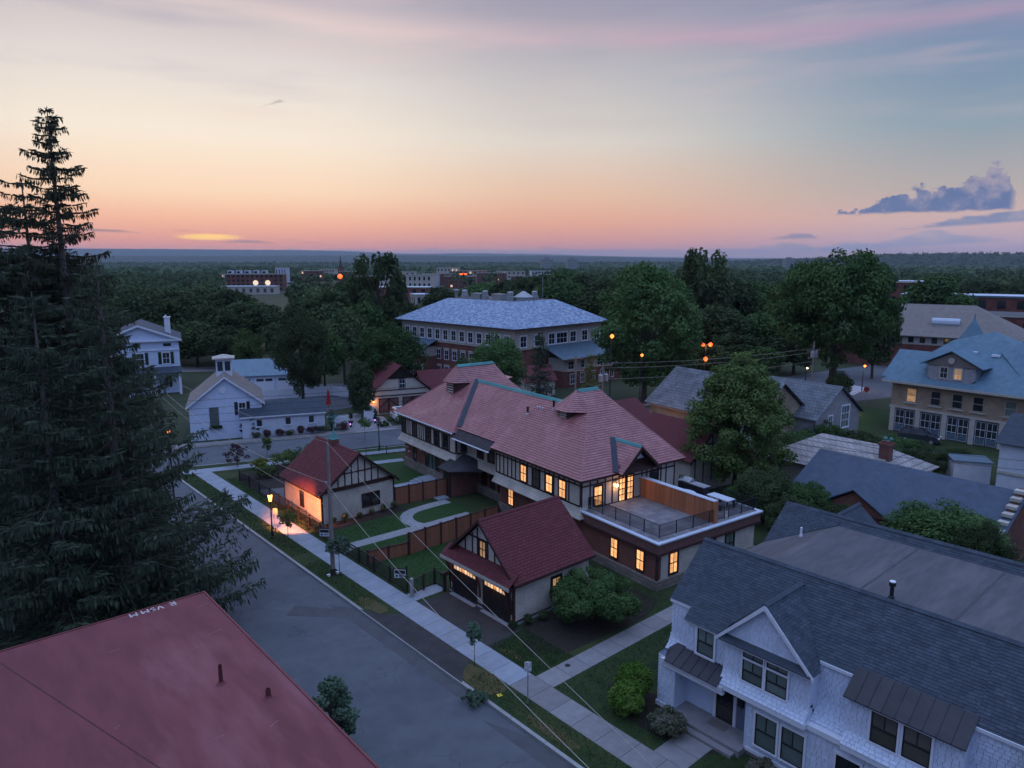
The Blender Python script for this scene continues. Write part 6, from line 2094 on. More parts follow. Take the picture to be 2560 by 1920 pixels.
# --- stone-tiled low house with a chimney, and the blue-roofed brick house
st_ = house('stone_tiled_house', 'low house with pale grey stone tile roof and brick chimney, behind the maple', (68.6, 28.6), R(-93), 12, 8.5, 3.0, 5.1, 'limestone', 'roof_stone', 'x', 0.4, hip=3.6)
part(st_, 'chimney', MB().box(3.6, 4.5, -1.8, -1.0, 3.2, 5.6).box(3.5, 4.6, -1.9, -.9, 5.6, 5.8).box(3.7, 4.4, -1.7, -1.1, 5.8, 6.0), 'brick_dark')
for x in (3.9, 4.4):
    part(st_, 'chimney_cap', MB().lathe([(.1, 6.0), (.1, 6.15), (.2, 6.2), (.03, 6.4)], 8), 'copper', loc=(x, -1.35, 0))
bl = house('blue_roofed_brick_house', 'low brick house with wide blue slate roof and small front gable, far right', (61.6, 20.4), R(-93), 15, 9, 2.8, 5.3, 'brick_dark', 'slate_navy', 'x', 0.5)
for s in (-1, 1):
    part(bl, 'porch_roof', MB().prism([(-1.5, -6.9, 4.5), (-1.5, -0.9, 4.5), (-1.5 + s * 2.9, -4.0, 2.75), (-1.5 + s * 2.9, -6.9, 2.75)], (0, 0, .1)), 'slate_navy')
part(bl, 'porch_gable', MB().prism([(-4.1, -6.6, 2.7), (1.1, -6.6, 2.7), (-1.5, -6.6, 4.35)], (0, .3, 0)), 'brick_dark')
bx(bl, 'porch_wall', 'brick_dark', (-4.0, 1.0), (-6.4, -4.5), (-.2, 2.7))
part(bl, 'gable_parapet', MB().prism([(7.3, -4.9, 2.6), (7.3, -2.4, 4.1), (7.3, 0, 5.6), (7.3, 2.4, 4.1), (7.3, 4.9, 2.6), (7.3, 4.9, -.2), (7.3, -4.9, -.2)], (.45, 0, 0)), 'brick_dark')
for k in range(7):
    t = k / 7
    y0 = -4.9 + 4.9 * t
    part(bl, 'coping_stone', MB().box(7.2, 7.85, y0, y0 + .66, 2.62 + 3.0 * t + .12, 2.62 + 3.0 * t + .36), 'limestone')
wr = house('white_brick_house', 'slice of a pale two-storey house at the right edge', (80.5, 13.6), R(-90), 9, 9, 5.6, 7.6, 'concrete_white', 'shingle_grey', 'x', 0.4)
f0, f1, f2 = facades(wr, 9, 9)
f0.box('band', 'limestone', -4.5, 4.5, 2.7, 2.95, 0.0, 0.12)
# --- far right: library with long hip roof, brick blocks
lb = house('hip_roofed_library', 'long brown hip-roofed hall with a row of small windows, behind the turret', (172, 56.5), R(-78), 34, 20, 7.0, 12.8, 'brick_red', 'roof_brown', 'x', 1.2, cat='building', hip=10)
f0, f1, f2 = facades(lb, 34, 20)
f0.box('clerestory', 'limestone', -17, 17, 4.9, 6.9, 0.0, 0.1)
for k in range(15):
    f0.box('window', 'lit' if k in (12, 13) else 'glass', -15.6 + k * 2.15, -14.6 + k * 2.15, 5.3, 6.5, 0.1, 0.15)
part(lb, 'eyebrow_vent', MB().tube((1, -6.5, 9.5), (6, -6.5, 9.5), .9, None, 10), 'concrete_white')


def block(name, label, loc, rotz, w, d, h, wallm, nw, nf, glass='glass', lit=(), roofm='membrane_grey', base=0.0, ww=0.42, wh_=0.55, cornice='limestone', sides=True, cat='building'):
    t = thing(name, label, cat, (loc[0], loc[1], 0), rotz)
    bx(t, 'wall', wallm, (-w / 2, w / 2), (-d / 2, d / 2), (-0.3, h))
    bx(t, 'parapet', cornice, (-w / 2 - .3, w / 2 + .3), (-d / 2 - .3, d / 2 + .3), (h, h + .5))
    bx(t, 'roof', roofm, (-w / 2 - .1, w / 2 + .1), (-d / 2 - .1, d / 2 + .1), (h + .51, h + .56))
    fh = (h - base) / nf
    sw = w / nw
    m1 = MB().box(-sw * ww / 2, sw * ww / 2, -.08, 0, 0, fh * wh_)
    mg = m1.mesh('window', glass)
    ml = m1.mesh('window', 'lit_pale')
    k = 0
    for i in range(nw):
        for j in range(nf):
            link('window', ml if k in lit else mg, t, loc=(-w / 2 + sw * (i + .5), -d / 2 - .01, base + fh * (j + .25)))
            k += 1
    if sides:
        n2 = max(1, int(d / sw))
        for i in range(n2):
            for j in range(nf):
                link('window', mg, t, loc=(-w / 2 - .01, -d / 2 + d / n2 * (i + .5), base + fh * (j + .25)), rotz=R(90))
    return t


block('brick_dormitory', 'long three-storey brick block with pale flat roof at the right edge', (243, 64), R(-76), 46, 14, 12.0, 'brick_red', 10, 3, lit=(), roofm='concrete_white', cornice='metal_blue')
bk = block('brick_gymnasium', 'tall brick hall with white cornice and tall windows at the right edge', (212, 48), R(-76), 26, 14, 8.8, 'brick_red', 3, 1, roofm='membrane_grey', ww=.2, wh_=.6)
block('brick_hall_far', 'distant brick block with one lit window beside the big oak', (262, 92), R(-76), 15, 12, 15.2, 'brick_red', 4, 4, lit=(9,), roofm='concrete_white')

# --- downtown
def at(px, d):
    """place on the ground: picture column (2560-px frame) and distance give a bearing"""
    a = math.atan((px - 1280) / 1801.0)
    x, y = cam_xy(np.array([a]), d / math.cos(a))
    return float(x[0]), float(y[0])


RV = -YAW
x, y = at(640, 560)
ck = block('clock_block', 'dark apartment block with white penthouse frames and two glowing clock discs', (x, y), RV + R(8), 42, 16, 12.6, 'brick_dark', 12, 4, ww=.5)
for k in range(5):
    part(ck, 'penthouse', MB().box(-20 + k * 6.3, -16.2 + k * 6.3, -7.8, -2, 13.1, 15.6), 'concrete_white')
    part(ck, 'penthouse_window', MB().box(-19.3 + k * 6.3, -17 + k * 6.3, -7.9, -7.81, 13.5, 15.0), 'glass')
for xx in (0.5, 9.5):
    part(ck, 'clock_face', MB().tube((xx, -8.3, 6.2), (xx, -8.5, 6.2), 2.0, None, 18), 'clock_face')
part(ck, 'clock_tower', MB().box(8, 14, -8.2, -3, 0, 10).box(-2, 2, -8.2, -6, 0, 9), 'brick_dark')
x, y = at(705, 590)
block('white_tower_block', 'pale blue-white stair tower beside the clock building', (x, y), RV, 9, 9, 17.5, 'concrete_white', 4, 1, base=11, ww=.3, wh_=.5, cat='tower')
x, y = at(620, 500)
block('flat_shops', 'low shop row with pale roof edge below the clock building', (x, y), RV + R(5), 38, 12, 5.0, 'limestone', 8, 1, glass='glass_brown', roofm='concrete_white')
x, y = at(1020, 470)
block('cream_arcade_block', 'wide cream commercial block with a row of arched windows', (x, y), RV + R(-6), 34, 16, 13.4, 'limestone', 11, 3, base=1.0, ww=.4)
x, y = at(1010, 400)
block('brick_shops', 'brick shop block with pale parapet below the cream block', (x, y), RV + R(-10), 30, 12, 8.0, 'brick_red', 6, 2, roofm='concrete_white')
x, y = at(1075, 370)
block('tan_corner_shop', 'low tan corner shop with white roof edge left of the hall roof', (x, y), RV + R(20), 19, 13, 5.4, 'limestone', 5, 1, roofm='concrete_white')
towns = [(930, 640, 26, 12, 9.5, 'brick_red'), (1000, 700, 30, 12, 12.5, 'limestone'), (1060, 620, 24, 12, 11, 'concrete_white'), (1100, 700, 34, 14, 10.5, 'brick_dark'), (1150, 620, 26, 12, 9.8, 'brick_red'), (1180, 760, 30, 12, 13, 'tan_brick'), (1230, 690, 28, 12, 11.5, 'brick_dark'), (1275, 780, 30, 14, 12, 'limestone'), (1310, 660, 24, 12, 9, 'brick_red'), (880, 760, 24, 12, 12, 'brick_dark'), (780, 820, 24, 12, 12, 'brick_red'), (820, 900, 20, 12, 13, 'limestone'), (1350, 820, 22, 12, 12, 'concrete_white'), (1120, 860, 26, 12, 15, 'limestone'), (575, 760, 18, 10, 9, 'limestone')]
names = ['leftmost brick', 'cream', 'white', 'dark brick', 'small brick', 'tan', 'second dark brick', 'pale', 'rightmost brick', 'dark', 'remote brick', 'remote cream', 'remote white', 'tall remote cream', 'isolated pale']
for k, ((px, d, w, dp, h, wm), nm) in enumerate(zip(towns, names)):
    x, y = at(px, d)
    block('shop_building', 'distant %s downtown block of about %d storeys among the rooftops' % (nm, round(h / 3.5)), (x, y), RV + R((k * 47) % 30 - 15), w, dp, h, wm, 6, 3, glass='glass_brown', lit=((k * 5) % 17, (k * 11) % 18), sides=False)
for px, d, h, lab in ((1366, 1500, 27.5, 'left of the two tower blocks on the horizon'), (1430, 1560, 27.0, 'right of the two tower blocks on the horizon'), (1972, 1700, 29, 'lone dark tower block on the horizon right of centre')):
    x, y = at(px, d)
    t = block('tower_block', lab, (x, y), RV + R(12), 24, 16, h, 'stone_path', 6, 8, glass='glass_shade', cat='tower')
    bx(t, 'plant_room', 'stone_path', (-5, 5), (-4, 4), (h + .57, h + 4))
x, y = at(851, 760)
sp = thing('church_spire', 'thin dark church spire on the horizon left of the tall tree', 'spire', (x, y, 0), 0)
bx(sp, 'tower', 'brick_dark', (-2.2, 2.2), (-2.2, 2.2), (-.3, 16))
part(sp, 'spire', MB().lathe([(2.6, 16), (.9, 21), (.05, 30)], 8), 'metal_dark')

# ================================================================== vegetation
def leaf_quads(P, nrm, size, rg, asp=0.55):
    """diamond leaves (or leaf clumps) at points P facing roughly nrm"""
    n = len(P)
    nn = nrm / np.maximum(1e-6, np.linalg.norm(nrm, axis=1, keepdims=True))
    r = rg.standard_normal((n, 3))
    a = r - nn * np.sum(r * nn, axis=1, keepdims=True)
    a /= np.maximum(1e-6, np.linalg.norm(a, axis=1, keepdims=True))
    b = np.cross(nn, a)
    s = np.asarray(size).reshape(-1, 1) * np.ones((n, 1))
    V = np.empty((n, 4, 3))
    V[:, 0] = P + a * s
    V[:, 1] = P + b * s * asp
    V[:, 2] = P - a * s
    V[:, 3] = P - b * s * asp
    return V.reshape(-1, 3), np.arange(n * 4).reshape(-1, 4)


def blobs(rg, nb, c, ax, br, shell=0.55):
    d = rg.standard_normal((nb, 3))
    d[:, 2] = d[:, 2] * 0.9 + 0.12
    d /= np.linalg.norm(d, axis=1, keepdims=True)
    f = shell + (1 - shell) * rg.random((nb, 1)) ** 0.5
    rad = rg.uniform(br[0], br[1], nb)
    C = np.array(c) + d * f * (np.array(ax) - rad[:, None] * 0.75)
    return C, rad


def foliage(rg, C, rad, nl, leaf, flat=0.8, up=0.45):
    Ps, Ns, Rn = [], [], []
    for c, r in zip(C, rad):
        n = max(8, int(nl * (r / np.mean(rad)) ** 2))
        d = rg.standard_normal((n, 3))
        d /= np.linalg.norm(d, axis=1, keepdims=True)
        rr_ = r * (0.62 + 0.45 * rg.random((n, 1)))
        P = c + d * rr_ * np.array([1, 1, flat])
        Ps.append(P)
        Ns.append(d * 0.7 + np.array([0, 0, up]) + 0.55 * rg.standard_normal((n, 3)))
        b = rg.uniform(0.15, 0.75)
        Rn.append(np.clip(b + 0.22 * rg.standard_normal(n), 0, 1))
    P = np.concatenate(Ps)
    Nn = np.concatenate(Ns)
    V, F = leaf_quads(P, Nn, leaf * rg.uniform(0.7, 1.35, len(P)), rg)
    return V, F, np.concatenate(Rn)


def trunk_mesh(rg, h0, targets, r0, mat='bark', lean=0.0, name='trunk'):
    mb = MB()
    top = Vector((lean, 0, h0))
    mid = Vector((lean * .4, rg.uniform(-.01, .01), h0 * .5))
    mb.tube((0, 0, -0.02), (0, 0, h0 * .04), r0 * 1.45, r0 * 1.05, 9)
    mb.tube((0, 0, h0 * .04), mid, r0 * 1.05, r0 * .8, 9)
    mb.tube(mid, top, r0 * .8, r0 * .55, 8)
    for t in targets:
        t = Vector(t)
        s = mid.lerp(top, float(rg.uniform(0.2, 1.0)))
        m = s.lerp(t, 0.5) + Vector((0, 0, (t - s).length * 0.10))
        mb.tube(s, m, r0 * .38, r0 * .22, 6)
        mb.tube(m, t, r0 * .22, r0 * .06, 5)
    return mb.mesh(name, mat)


def deciduous(seed, R0=0.36, base=0.2, nb=44, nl=150, leaf=0.024, mat='leaf_dark', br=(0.09, 0.17), shell=0.5, bark='bark', r0=0.022, taper=0.0, limbs=12):
    rg = np.random.default_rng(seed)
    ax = (R0, R0, (1 - base) / 2)
    C, rad = blobs(rg, nb, (0, 0, base + ax[2]), ax, br, shell)
    if taper:
        z = (C[:, 2] - base) / (1 - base)
        k = 1 - taper * np.clip(z - 0.25, 0, 1)
        C[:, 0] *= k
        C[:, 1] *= k
    V, F, rn = foliage(rg, C, rad, nl, leaf)
    idx = rg.permutation(nb)[:limbs]
    tm = trunk_mesh(rg, base + (1 - base) * 0.35, [C[i] for i in idx], r0, bark)
    return tm, fast_mesh('crown', V, F, mat, rn)


PROTO = {
    'dark1': deciduous(1, 0.42, 0.14, 52, 150, 0.024, 'leaf_dark'),
    'dark2': deciduous(2, 0.36, 0.12, 46, 160, 0.025, 'leaf_dark', taper=0.25),
    'dark3': deciduous(3, 0.40, 0.22, 44, 150, 0.025, 'leaf_dark', shell=0.4),
    'mid1': deciduous(4, 0.42, 0.16, 50, 160, 0.023, 'leaf_mid'),
    'mid2': deciduous(5, 0.36, 0.14, 46, 150, 0.024, 'leaf_mid', taper=0.35),
    'mid3': deciduous(6, 0.40, 0.20, 48, 150, 0.024, 'leaf_mid', shell=0.6),
    'light1': deciduous(7, 0.40, 0.16, 44, 150, 0.024, 'leaf_light', taper=0.3),
    'gappy': deciduous(8, 0.36, 0.30, 38, 95, 0.022, 'leaf_dark', br=(0.06, 0.11), shell=0.72, limbs=26),
    'oak': deciduous(9, 0.44, 0.20, 130, 230, 0.0125, 'leaf_mid', br=(0.05, 0.11), shell=0.5, limbs=18, r0=0.03),
    'great': deciduous(10, 0.44, 0.10, 140, 230, 0.0125, 'leaf_mid', br=(0.05, 0.11), shell=0.5),
    'near1': deciduous(12, 0.42, 0.08, 120, 220, 0.0115, 'leaf_dark', br=(0.05, 0.12), shell=0.4),
    'near2': deciduous(13, 0.42, 0.10, 120, 220, 0.0115, 'leaf_mid', br=(0.05, 0.12), shell=0.4),
}


def ztop(py, d):
    """height of what shows at row py (2560-px frame) at depth d"""
    y = (960 - py) / 1775.0
    return 22 + d * (-math.sin(PITCH) + y * math.cos(PITCH)) / (math.cos(PITCH) + y * math.sin(PITCH))


Q = 2560 / 2212.0
_tc = [0]


def tree(pk, px, py, hw, d, label, group=None, name='tree', rot=None, cat='tree', zb=-0.15):
    """a tree whose crown tops out at the given row; hw = half width in picture pixels at that depth"""
    x, y = at(px * Q, d)
    h = ztop(py * Q, d) - zb
    r = hw * Q / 1775.0 * d * 1.14
    tm, cm = PROTO[pk]
    R0 = {'dark1': .42, 'dark2': .36, 'dark3': .40, 'mid1': .42, 'mid2': .36, 'mid3': .40, 'light1': .40, 'gappy': .36, 'oak': .44, 'great': .44, 'near1': .42, 'near2': .42}[pk]
    _tc[0] += 1
    t = thing(name, label, cat, (x, y, zb), rot if rot is not None else (_tc[0] * 2.399) % 6.283, group)
    sx = r / R0
    link('trunk', tm, t, scale=(max(sx, h * .6), max(sx, h * .6), h))
    link('crown', cm, t, scale=(sx, sx, h))
    return t


K = 0
LW_ = 'dark leafy tree in the wood behind the white barn'
for k, (px, py, hw, d) in enumerate([(290, 604, 62, 165), (345, 640, 50, 160), (400, 628, 55, 170), (455, 652, 50, 158), (410, 690, 52, 150), (470, 702, 48, 148), (520, 642, 48, 185), (565, 648, 48, 175), (600, 690, 42, 150), (330, 690, 48, 152), (500, 620, 50, 215), (440, 612, 50, 230), (370, 612, 48, 240)]):
    tree(('dark1', 'dark2', 'dark3')[k % 3], px, py, hw, d, LW_, 'wood behind the white barn')
LM = 'dark tree in the wood between the white barn and the brick hall'
for k, (px, py, hw, d) in enumerate([(700, 612, 58, 155), (757, 590, 52, 170), (735, 660, 52, 128), (690, 700, 44, 118), (660, 620, 45, 190), (870, 640, 36, 175), (845, 650, 45, 150), (780, 640, 45, 145), (905, 655, 30, 190)]):
    tree(('dark2', 'dark1', 'dark3', 'mid3')[k % 4], px, py, hw, d, LM, 'wood left of the brick hall')
tree('near1', 640, 648, 60, 108, 'big round dark tree overhanging the teal-roofed garage')
tree('gappy', 812, 528, 54, 150, 'tall gappy tree breaking the horizon left of the brick hall')
tree('near2', 838, 688, 74, 112, 'broad green tree at the left corner of the brick hall')
tree('light1', 527, 706, 34, 140, 'small bright green tree beside the far road')
tree('near2', 1070, 711, 66, 97, 'rounded green tree in front of the brick hall')
tree('dark3', 1000, 765, 24, 104, 'small dark tree close against the brick hall')
tree('dark2', 770, 770, 30, 98, 'low dark tree between the white fence and the red-roofed garage')
LB = 'dark tree in the belt behind the brick hall'
for k, (px, py, hw, d) in enumerate([(950, 614, 38, 260), (1000, 620, 36, 270), (1045, 606, 40, 300), (1090, 600, 38, 290), (1135, 590, 42, 280), (1180, 582, 46, 270), (1225, 578, 46, 260), (1270, 582, 46, 240), (1312, 592, 46, 225), (1345, 602, 42, 215), (1215, 602, 60, 228), (1300, 620, 60, 200), (1110, 622, 50, 240), (1010, 636, 50, 235), (1350, 640, 50, 170)]):
    tree(('dark1', 'dark3', 'mid3', 'dark2')[k % 4], px, py, hw, d, LB, 'belt behind the brick hall')
tree('great', 1400, 562, 108, 112, 'huge spreading green tree at the right end of the brick hall')
tree('gappy', 1522, 519, 52, 150, 'tall tree with an open tufted top beside the huge spreading tree')
tree('dark2', 1535, 560, 50, 152, 'dense dark tree just behind the open-topped tall tree')
LR = 'dark tree in the mass between the two biggest crowns'
for k, (px, py, hw, d) in enumerate([(1590, 588, 55, 168), (1640, 602, 55, 178), (1565, 650, 58, 142), (1480, 640, 50, 140), (1640, 668, 54, 150), (1600, 715, 60, 132), (1530, 735, 50, 126), (1650, 745, 55, 126), (1730, 700, 50, 140)]):
    tree(('dark1', 'mid3', 'dark2')[k % 3], px, py, hw, d, LR, 'mass between the two biggest crowns')
tree('light1', 1700, 612, 52, 168, 'paler green tree to the left of the big oak')
tree('oak', 1815, 528, 116, 112, 'big oak with heavy dark crown, right of centre', rot=0.4)
tree('dark1', 1905, 640, 50, 135, 'dark tree at the right shoulder of the big oak')
tree('dark3', 1833, 798, 26, 108, 'young dark tree standing in front of the big oak trunk')
tree('mid1', 2032, 588, 68, 205, 'broad green tree in front of the brick dormitories')
LD = 'dark tree in the belt behind the brick dormitories'
for k, (px, py, hw, d) in enumerate([(1985, 612, 48, 245), (2130, 602, 48, 300), (2185, 606, 48, 310), (1940, 620, 45, 280), (2095, 610, 48, 320), (2250, 600, 55, 300)]):
    tree(('mid3', 'dark1', 'dark3')[k % 3], px, py, hw, d, LD, 'belt behind the brick dormitories')
tree('dark1', 2150, 715, 30, 165, 'small dark tree before the tall brick hall at the right')
LS = 'low dark tree in the thicket behind the white house'
for k, (px, py, hw, d) in enumerate([(1700, 1008, 72, 58), (1785, 1035, 62, 56), (1850, 1080, 52, 51), (1640, 1050, 48, 60), (1745, 1060, 50, 52), (1590, 1085, 40, 58)]):
    tree(('near1', 'near2')[k % 2], px, py, hw, d, LS, 'thicket behind the white house')
LT = 'dark tree in the row in front of the tan brick house'
for k, (px, py, hw, d) in enumerate([(1885, 925, 66, 74), (1965, 935, 60, 73), (2040, 952, 46, 71), (1810, 905, 50, 80), (2115, 965, 42, 73), (1760, 925, 42, 76)]):
    tree(('near1', 'near2')[k % 2], px, py, hw, d, LT, 'row before the tan brick house')
tree('near2', 2105, 1078, 118, 47, 'wide dark green tree at the right edge above the flat roof')
tree('near1', 2200, 1120, 60, 43, 'dark tree cut by the right edge beside the wide green one')


def custom_tree(name, label, loc, h, Rr, seed, mat, nb, nl, leaf, base=0.15, br=(.09, .16), shell=.5, bark='bark', r0=.12, taper=0., limbs=14, cat='tree', group=None):
    """a nearer tree with its own meshes in metres"""
    rg = np.random.default_rng(seed)
    ax = (Rr, Rr, h * (1 - base) / 2)
    C, rad = blobs(rg, nb, (0, 0, h * base + ax[2]), ax, (br[0] * h, br[1] * h), shell)
    if taper:
        z = np.clip((C[:, 2] / h - base) / (1 - base), 0, 1)
        C[:, :2] *= (1 - taper * np.clip(z - .2, 0, 1))[:, None]
    V, F, rn = foliage(rg, C, rad, nl, leaf)
    t = thing(name, label, cat, loc, 0, group)
    if r0:
        idx = rg.permutation(nb)[:limbs]
        link('trunk', trunk_mesh(rg, h * (base + (1 - base) * .4), [C[i] for i in idx], r0, bark), t)
    link('crown', fast_mesh('crown', V, F, mat, rn), t)
    return t


mx, my = at(1613 * Q, 66.5)
custom_tree('maple_tree', 'leafy maple with sunlit yellow-green top beside the terrace', (mx, my, 0), ztop(757 * Q, 66.5), 6.6, 301, 'leaf_light', 280, 170, 0.135, 0.05, (.03, .08), .2, r0=.22, taper=.72)
custom_tree('spreading_bush', 'wide dark green bush against the double garage and brick wall', (31.0, 27.7, 0), 3.0, 3.1, 302, 'leaf_mid', 110, 230, 0.075, 0.05, (.09, .19), .35, r0=.08, cat='bush')
custom_tree('round_shrub', 'taller round bright green shrub against the white house', (26.4, 20.6, 0), 2.1, 1.0, 303, 'leaf_bright', 40, 170, 0.085, 0.03, (.12, .2), .5, r0=.05, cat='bush')
custom_tree('round_shrub', 'shorter round bright green shrub on the lawn side of its taller twin', (25.3, 20.2, 0), 1.75, 0.95, 304, 'leaf_bright', 40, 170, 0.085, 0.03, (.12, .2), .5, r0=.05, cat='bush')
custom_tree('flowering_shrub', 'low shrub speckled with faded flowers beside the porch steps', (25.6, 18.0, 0), 1.1, 0.98, 305, 'leaf_flower', 34, 150, 0.065, 0.03, (.16, .26), .5, r0=.04, cat='bush')
custom_tree('flowering_shrub', 'low shrub speckled with faded flowers at the bottom edge under the windows', (26.2, 13.4, 0), 0.75, 0.8, 306, 'leaf_flower', 26, 130, 0.06, 0.03, (.16, .26), .5, r0=.04, cat='bush')
custom_tree('flowering_shrub', 'green low shrub at the bottom edge next to the speckled one', (26.2, 12.1, 0), 0.7, 0.75, 307, 'leaf_mid', 26, 130, 0.06, 0.03, (.16, .26), .5, r0=.04, cat='bush')
custom_tree('roadside_tree', 'slender silvery tree rising beside the flat red roof', (12.9, 26.9, 0), ztop(1455 * Q, 29.0), 1.55, 308, 'leaf_silver', 60, 90, 0.085, 0.12, (.05, .085), .3, r0=.07, taper=.6, limbs=22)
custom_tree('sapling', 'thin sapling on the verge in front of the driveway', (22.2, 28.4, 0), 2.75, 0.5, 309, 'leaf_silver', 22, 46, 0.075, 0.42, (.05, .09), .3, r0=.022, taper=.5, group=None)
custom_tree('sapling', 'leafy sapling standing right behind the utility pole', (22.25, 44.0, 0), 3.0, 0.95, 310, 'leaf_silver', 26, 60, 0.085, 0.45, (.06, .11), .4, r0=.025)
custom_tree('sapling', 'yellowing sapling beside the lit street lamp', (22.2, 52.5, 0), 2.6, 0.95, 311, 'leaf_yellow', 28, 46, 0.075, 0.35, (.05, .1), .3, r0=.025, taper=.4)
custom_tree('sapling', 'pale sapling on the near verge of the cross street', (31.0, 77.9, -.1), 2.6, 0.6, 312, 'leaf_light', 20, 40, 0.09, 0.25, (.07, .12), .4, r0=.025)
custom_tree('sapling', 'flat-topped sapling across the cross street by the drive', (43.4, 77.4, -.1), 3.0, 0.95, 313, 'leaf_light', 22, 40, 0.09, 0.45, (.06, .11), .4, r0=.025)
custom_tree('reddish_shrub', 'bare reddish shrub on the corner near the big spruce', (26.9, 76.0, 0), 2.7, 1.5, 314, 'leaf_red', 40, 40, 0.07, 0.1, (.06, .1), .3, r0=.05, limbs=30, cat='bush')
for k, (x, y, h, r, mt, lab) in enumerate([(30.6, 72.6, 2.0, 1.7, 'leaf_light', 'pale green shrub behind the timbered garage'), (33.2, 71.4, 2.6, 2.0, 'leaf_mid', 'tall green shrub behind the timbered garage ridge'), (27.7, 70.2, 1.3, 1.2, 'leaf_light', 'small shrub inside the corner fence'), (28.4, 73.6, 1.2, 1.1, 'leaf_yellow', 'yellow flowering shrub by the corner walk')]):
    custom_tree('garden_shrub', lab, (x, y, 0), h, r, 320 + k, mt, 30, 70, 0.09, 0.03, (.14, .22), .45, r0=.04, cat='bush')
for k, (x, hh) in enumerate([(26.5, .75), (27.6, .95), (29.0, .6), (30.25, .65), (31.4, .8), (32.5, .85)]):
    custom_tree('foundation_shrub', '%s small upright shrub from the left along the timbered garage wall' % ('first', 'second', 'third', 'fourth', 'fifth', 'sixth')[k], (x, 53.15, 0), hh, .28, 330 + k, 'leaf_dark', 12, 60, 0.05, 0.02, (.18, .3), .3, r0=0, cat='bush')
for k, (x, y, hh, lab) in enumerate([(26.45, 30.0, .7, 'small dark shrub at the front corner of the double garage'), (27.6, 29.85, .75, 'small dark shrub on the side wall of the double garage, nearer the corner'), (28.6, 29.6, .8, 'small dark shrub on the side wall of the double garage, under the bush')]):
    custom_tree('foundation_shrub', lab, (x, y, 0), hh, .3, 340 + k, 'leaf_dark', 12, 60, 0.05, 0.02, (.18, .3), .3, r0=0, cat='bush')
for k, (x, y, hh, r) in enumerate([(38.6, 46.3, .7, .55), (37.7, 45.3, .6, .5), (38.9, 44.4, .8, .6), (37.6, 43.4, .65, .55), (38.4, 42.2, .9, .7)]):
    custom_tree('bed_shrub', 'dark shrub in the bed below the recessed wall, number %s from the porch' % ('one', 'two', 'three', 'four', 'five')[k], (x, y, 0), hh, r, 350 + k, 'leaf_dark', 16, 60, 0.055, 0.02, (.2, .3), .3, r0=0, cat='bush')
for k, (x, y, h, r, mt) in enumerate([(33.6, 87.6, .9, .6, 'leaf_dark'), (34.7, 87.0, 1.2, .55, 'leaf_red'), (36.3, 86.5, 1.0, .7, 'leaf_red'), (37.5, 86.1, .9, .65, 'leaf_dark'), (38.7, 85.6, 1.3, .5, 'leaf_red'), (40.2, 85.1, 1.2, .9, 'leaf_red'), (41.4, 84.7, 1.2, .9, 'leaf_dark'), (43.9, 83.9, 1.4, 1.0, 'leaf_red')]):
    custom_tree('hedge_bush', 'clipped bush %s from the left in front of the low white outbuilding' % ('first', 'second', 'third', 'fourth', 'fifth', 'sixth', 'seventh', 'eighth')[k], (x, y, -.1), h, r, 360 + k, mt, 14, 60, 0.08, 0.02, (.2, .3), .3, r0=0, cat='bush')
for k, (x, y, h, r, lab) in enumerate([(33.4, 88.3, 3.2, .55, 'dark columnar evergreen at the left end of the low white outbuilding'), (42.7, 84.9, 3.4, .48, 'dark columnar evergreen at the right end of the low white outbuilding'), (34.0, 88.0, 2.0, .4, 'shorter columnar evergreen beside the left one')]):
    custom_tree('columnar_evergreen', lab, (x, y, -.1), h, r, 372 + k, 'needle', 26, 60, 0.09, 0.0, (.05, .09), .3, r0=.05, taper=.75, cat='shrub')
for k, (x, y, h, r, lab) in enumerate([(51.2, 81.8, 1.9, 2.0, 'wide dark shrub between the drive and the parked car'), (49.2, 82.6, 0.8, 1.0, 'low dark hedge at the mouth of the far drive'), (53.2, 80.3, 1.0, 1.1, 'low rounded hedge beside the parked car'), (50.3, 90.6, 2.2, 1.5, 'round green shrub inside the white picket gate'), (54.0, 96.8, 1.8, 1.6, 'dark shrub below the side of the red-roofed garage')]):
    custom_tree('drive_shrub', lab, (x, y, -.1), h, r, 380 + k, 'leaf_dark' if k != 3 else 'leaf_mid', 26, 70, 0.10, 0.02, (.14, .24), .4, r0=0, cat='bush')
# a fallen leafy branch in the gutter
custom_tree('fallen_branch', 'fallen leafy branch lying in the gutter', (20.3, 26.0, -.13), 0.55, 0.72, 390, 'leaf_silver', 34, 90, 0.07, 0.05, (.16, .3), .2, r0=.03, cat='branch')


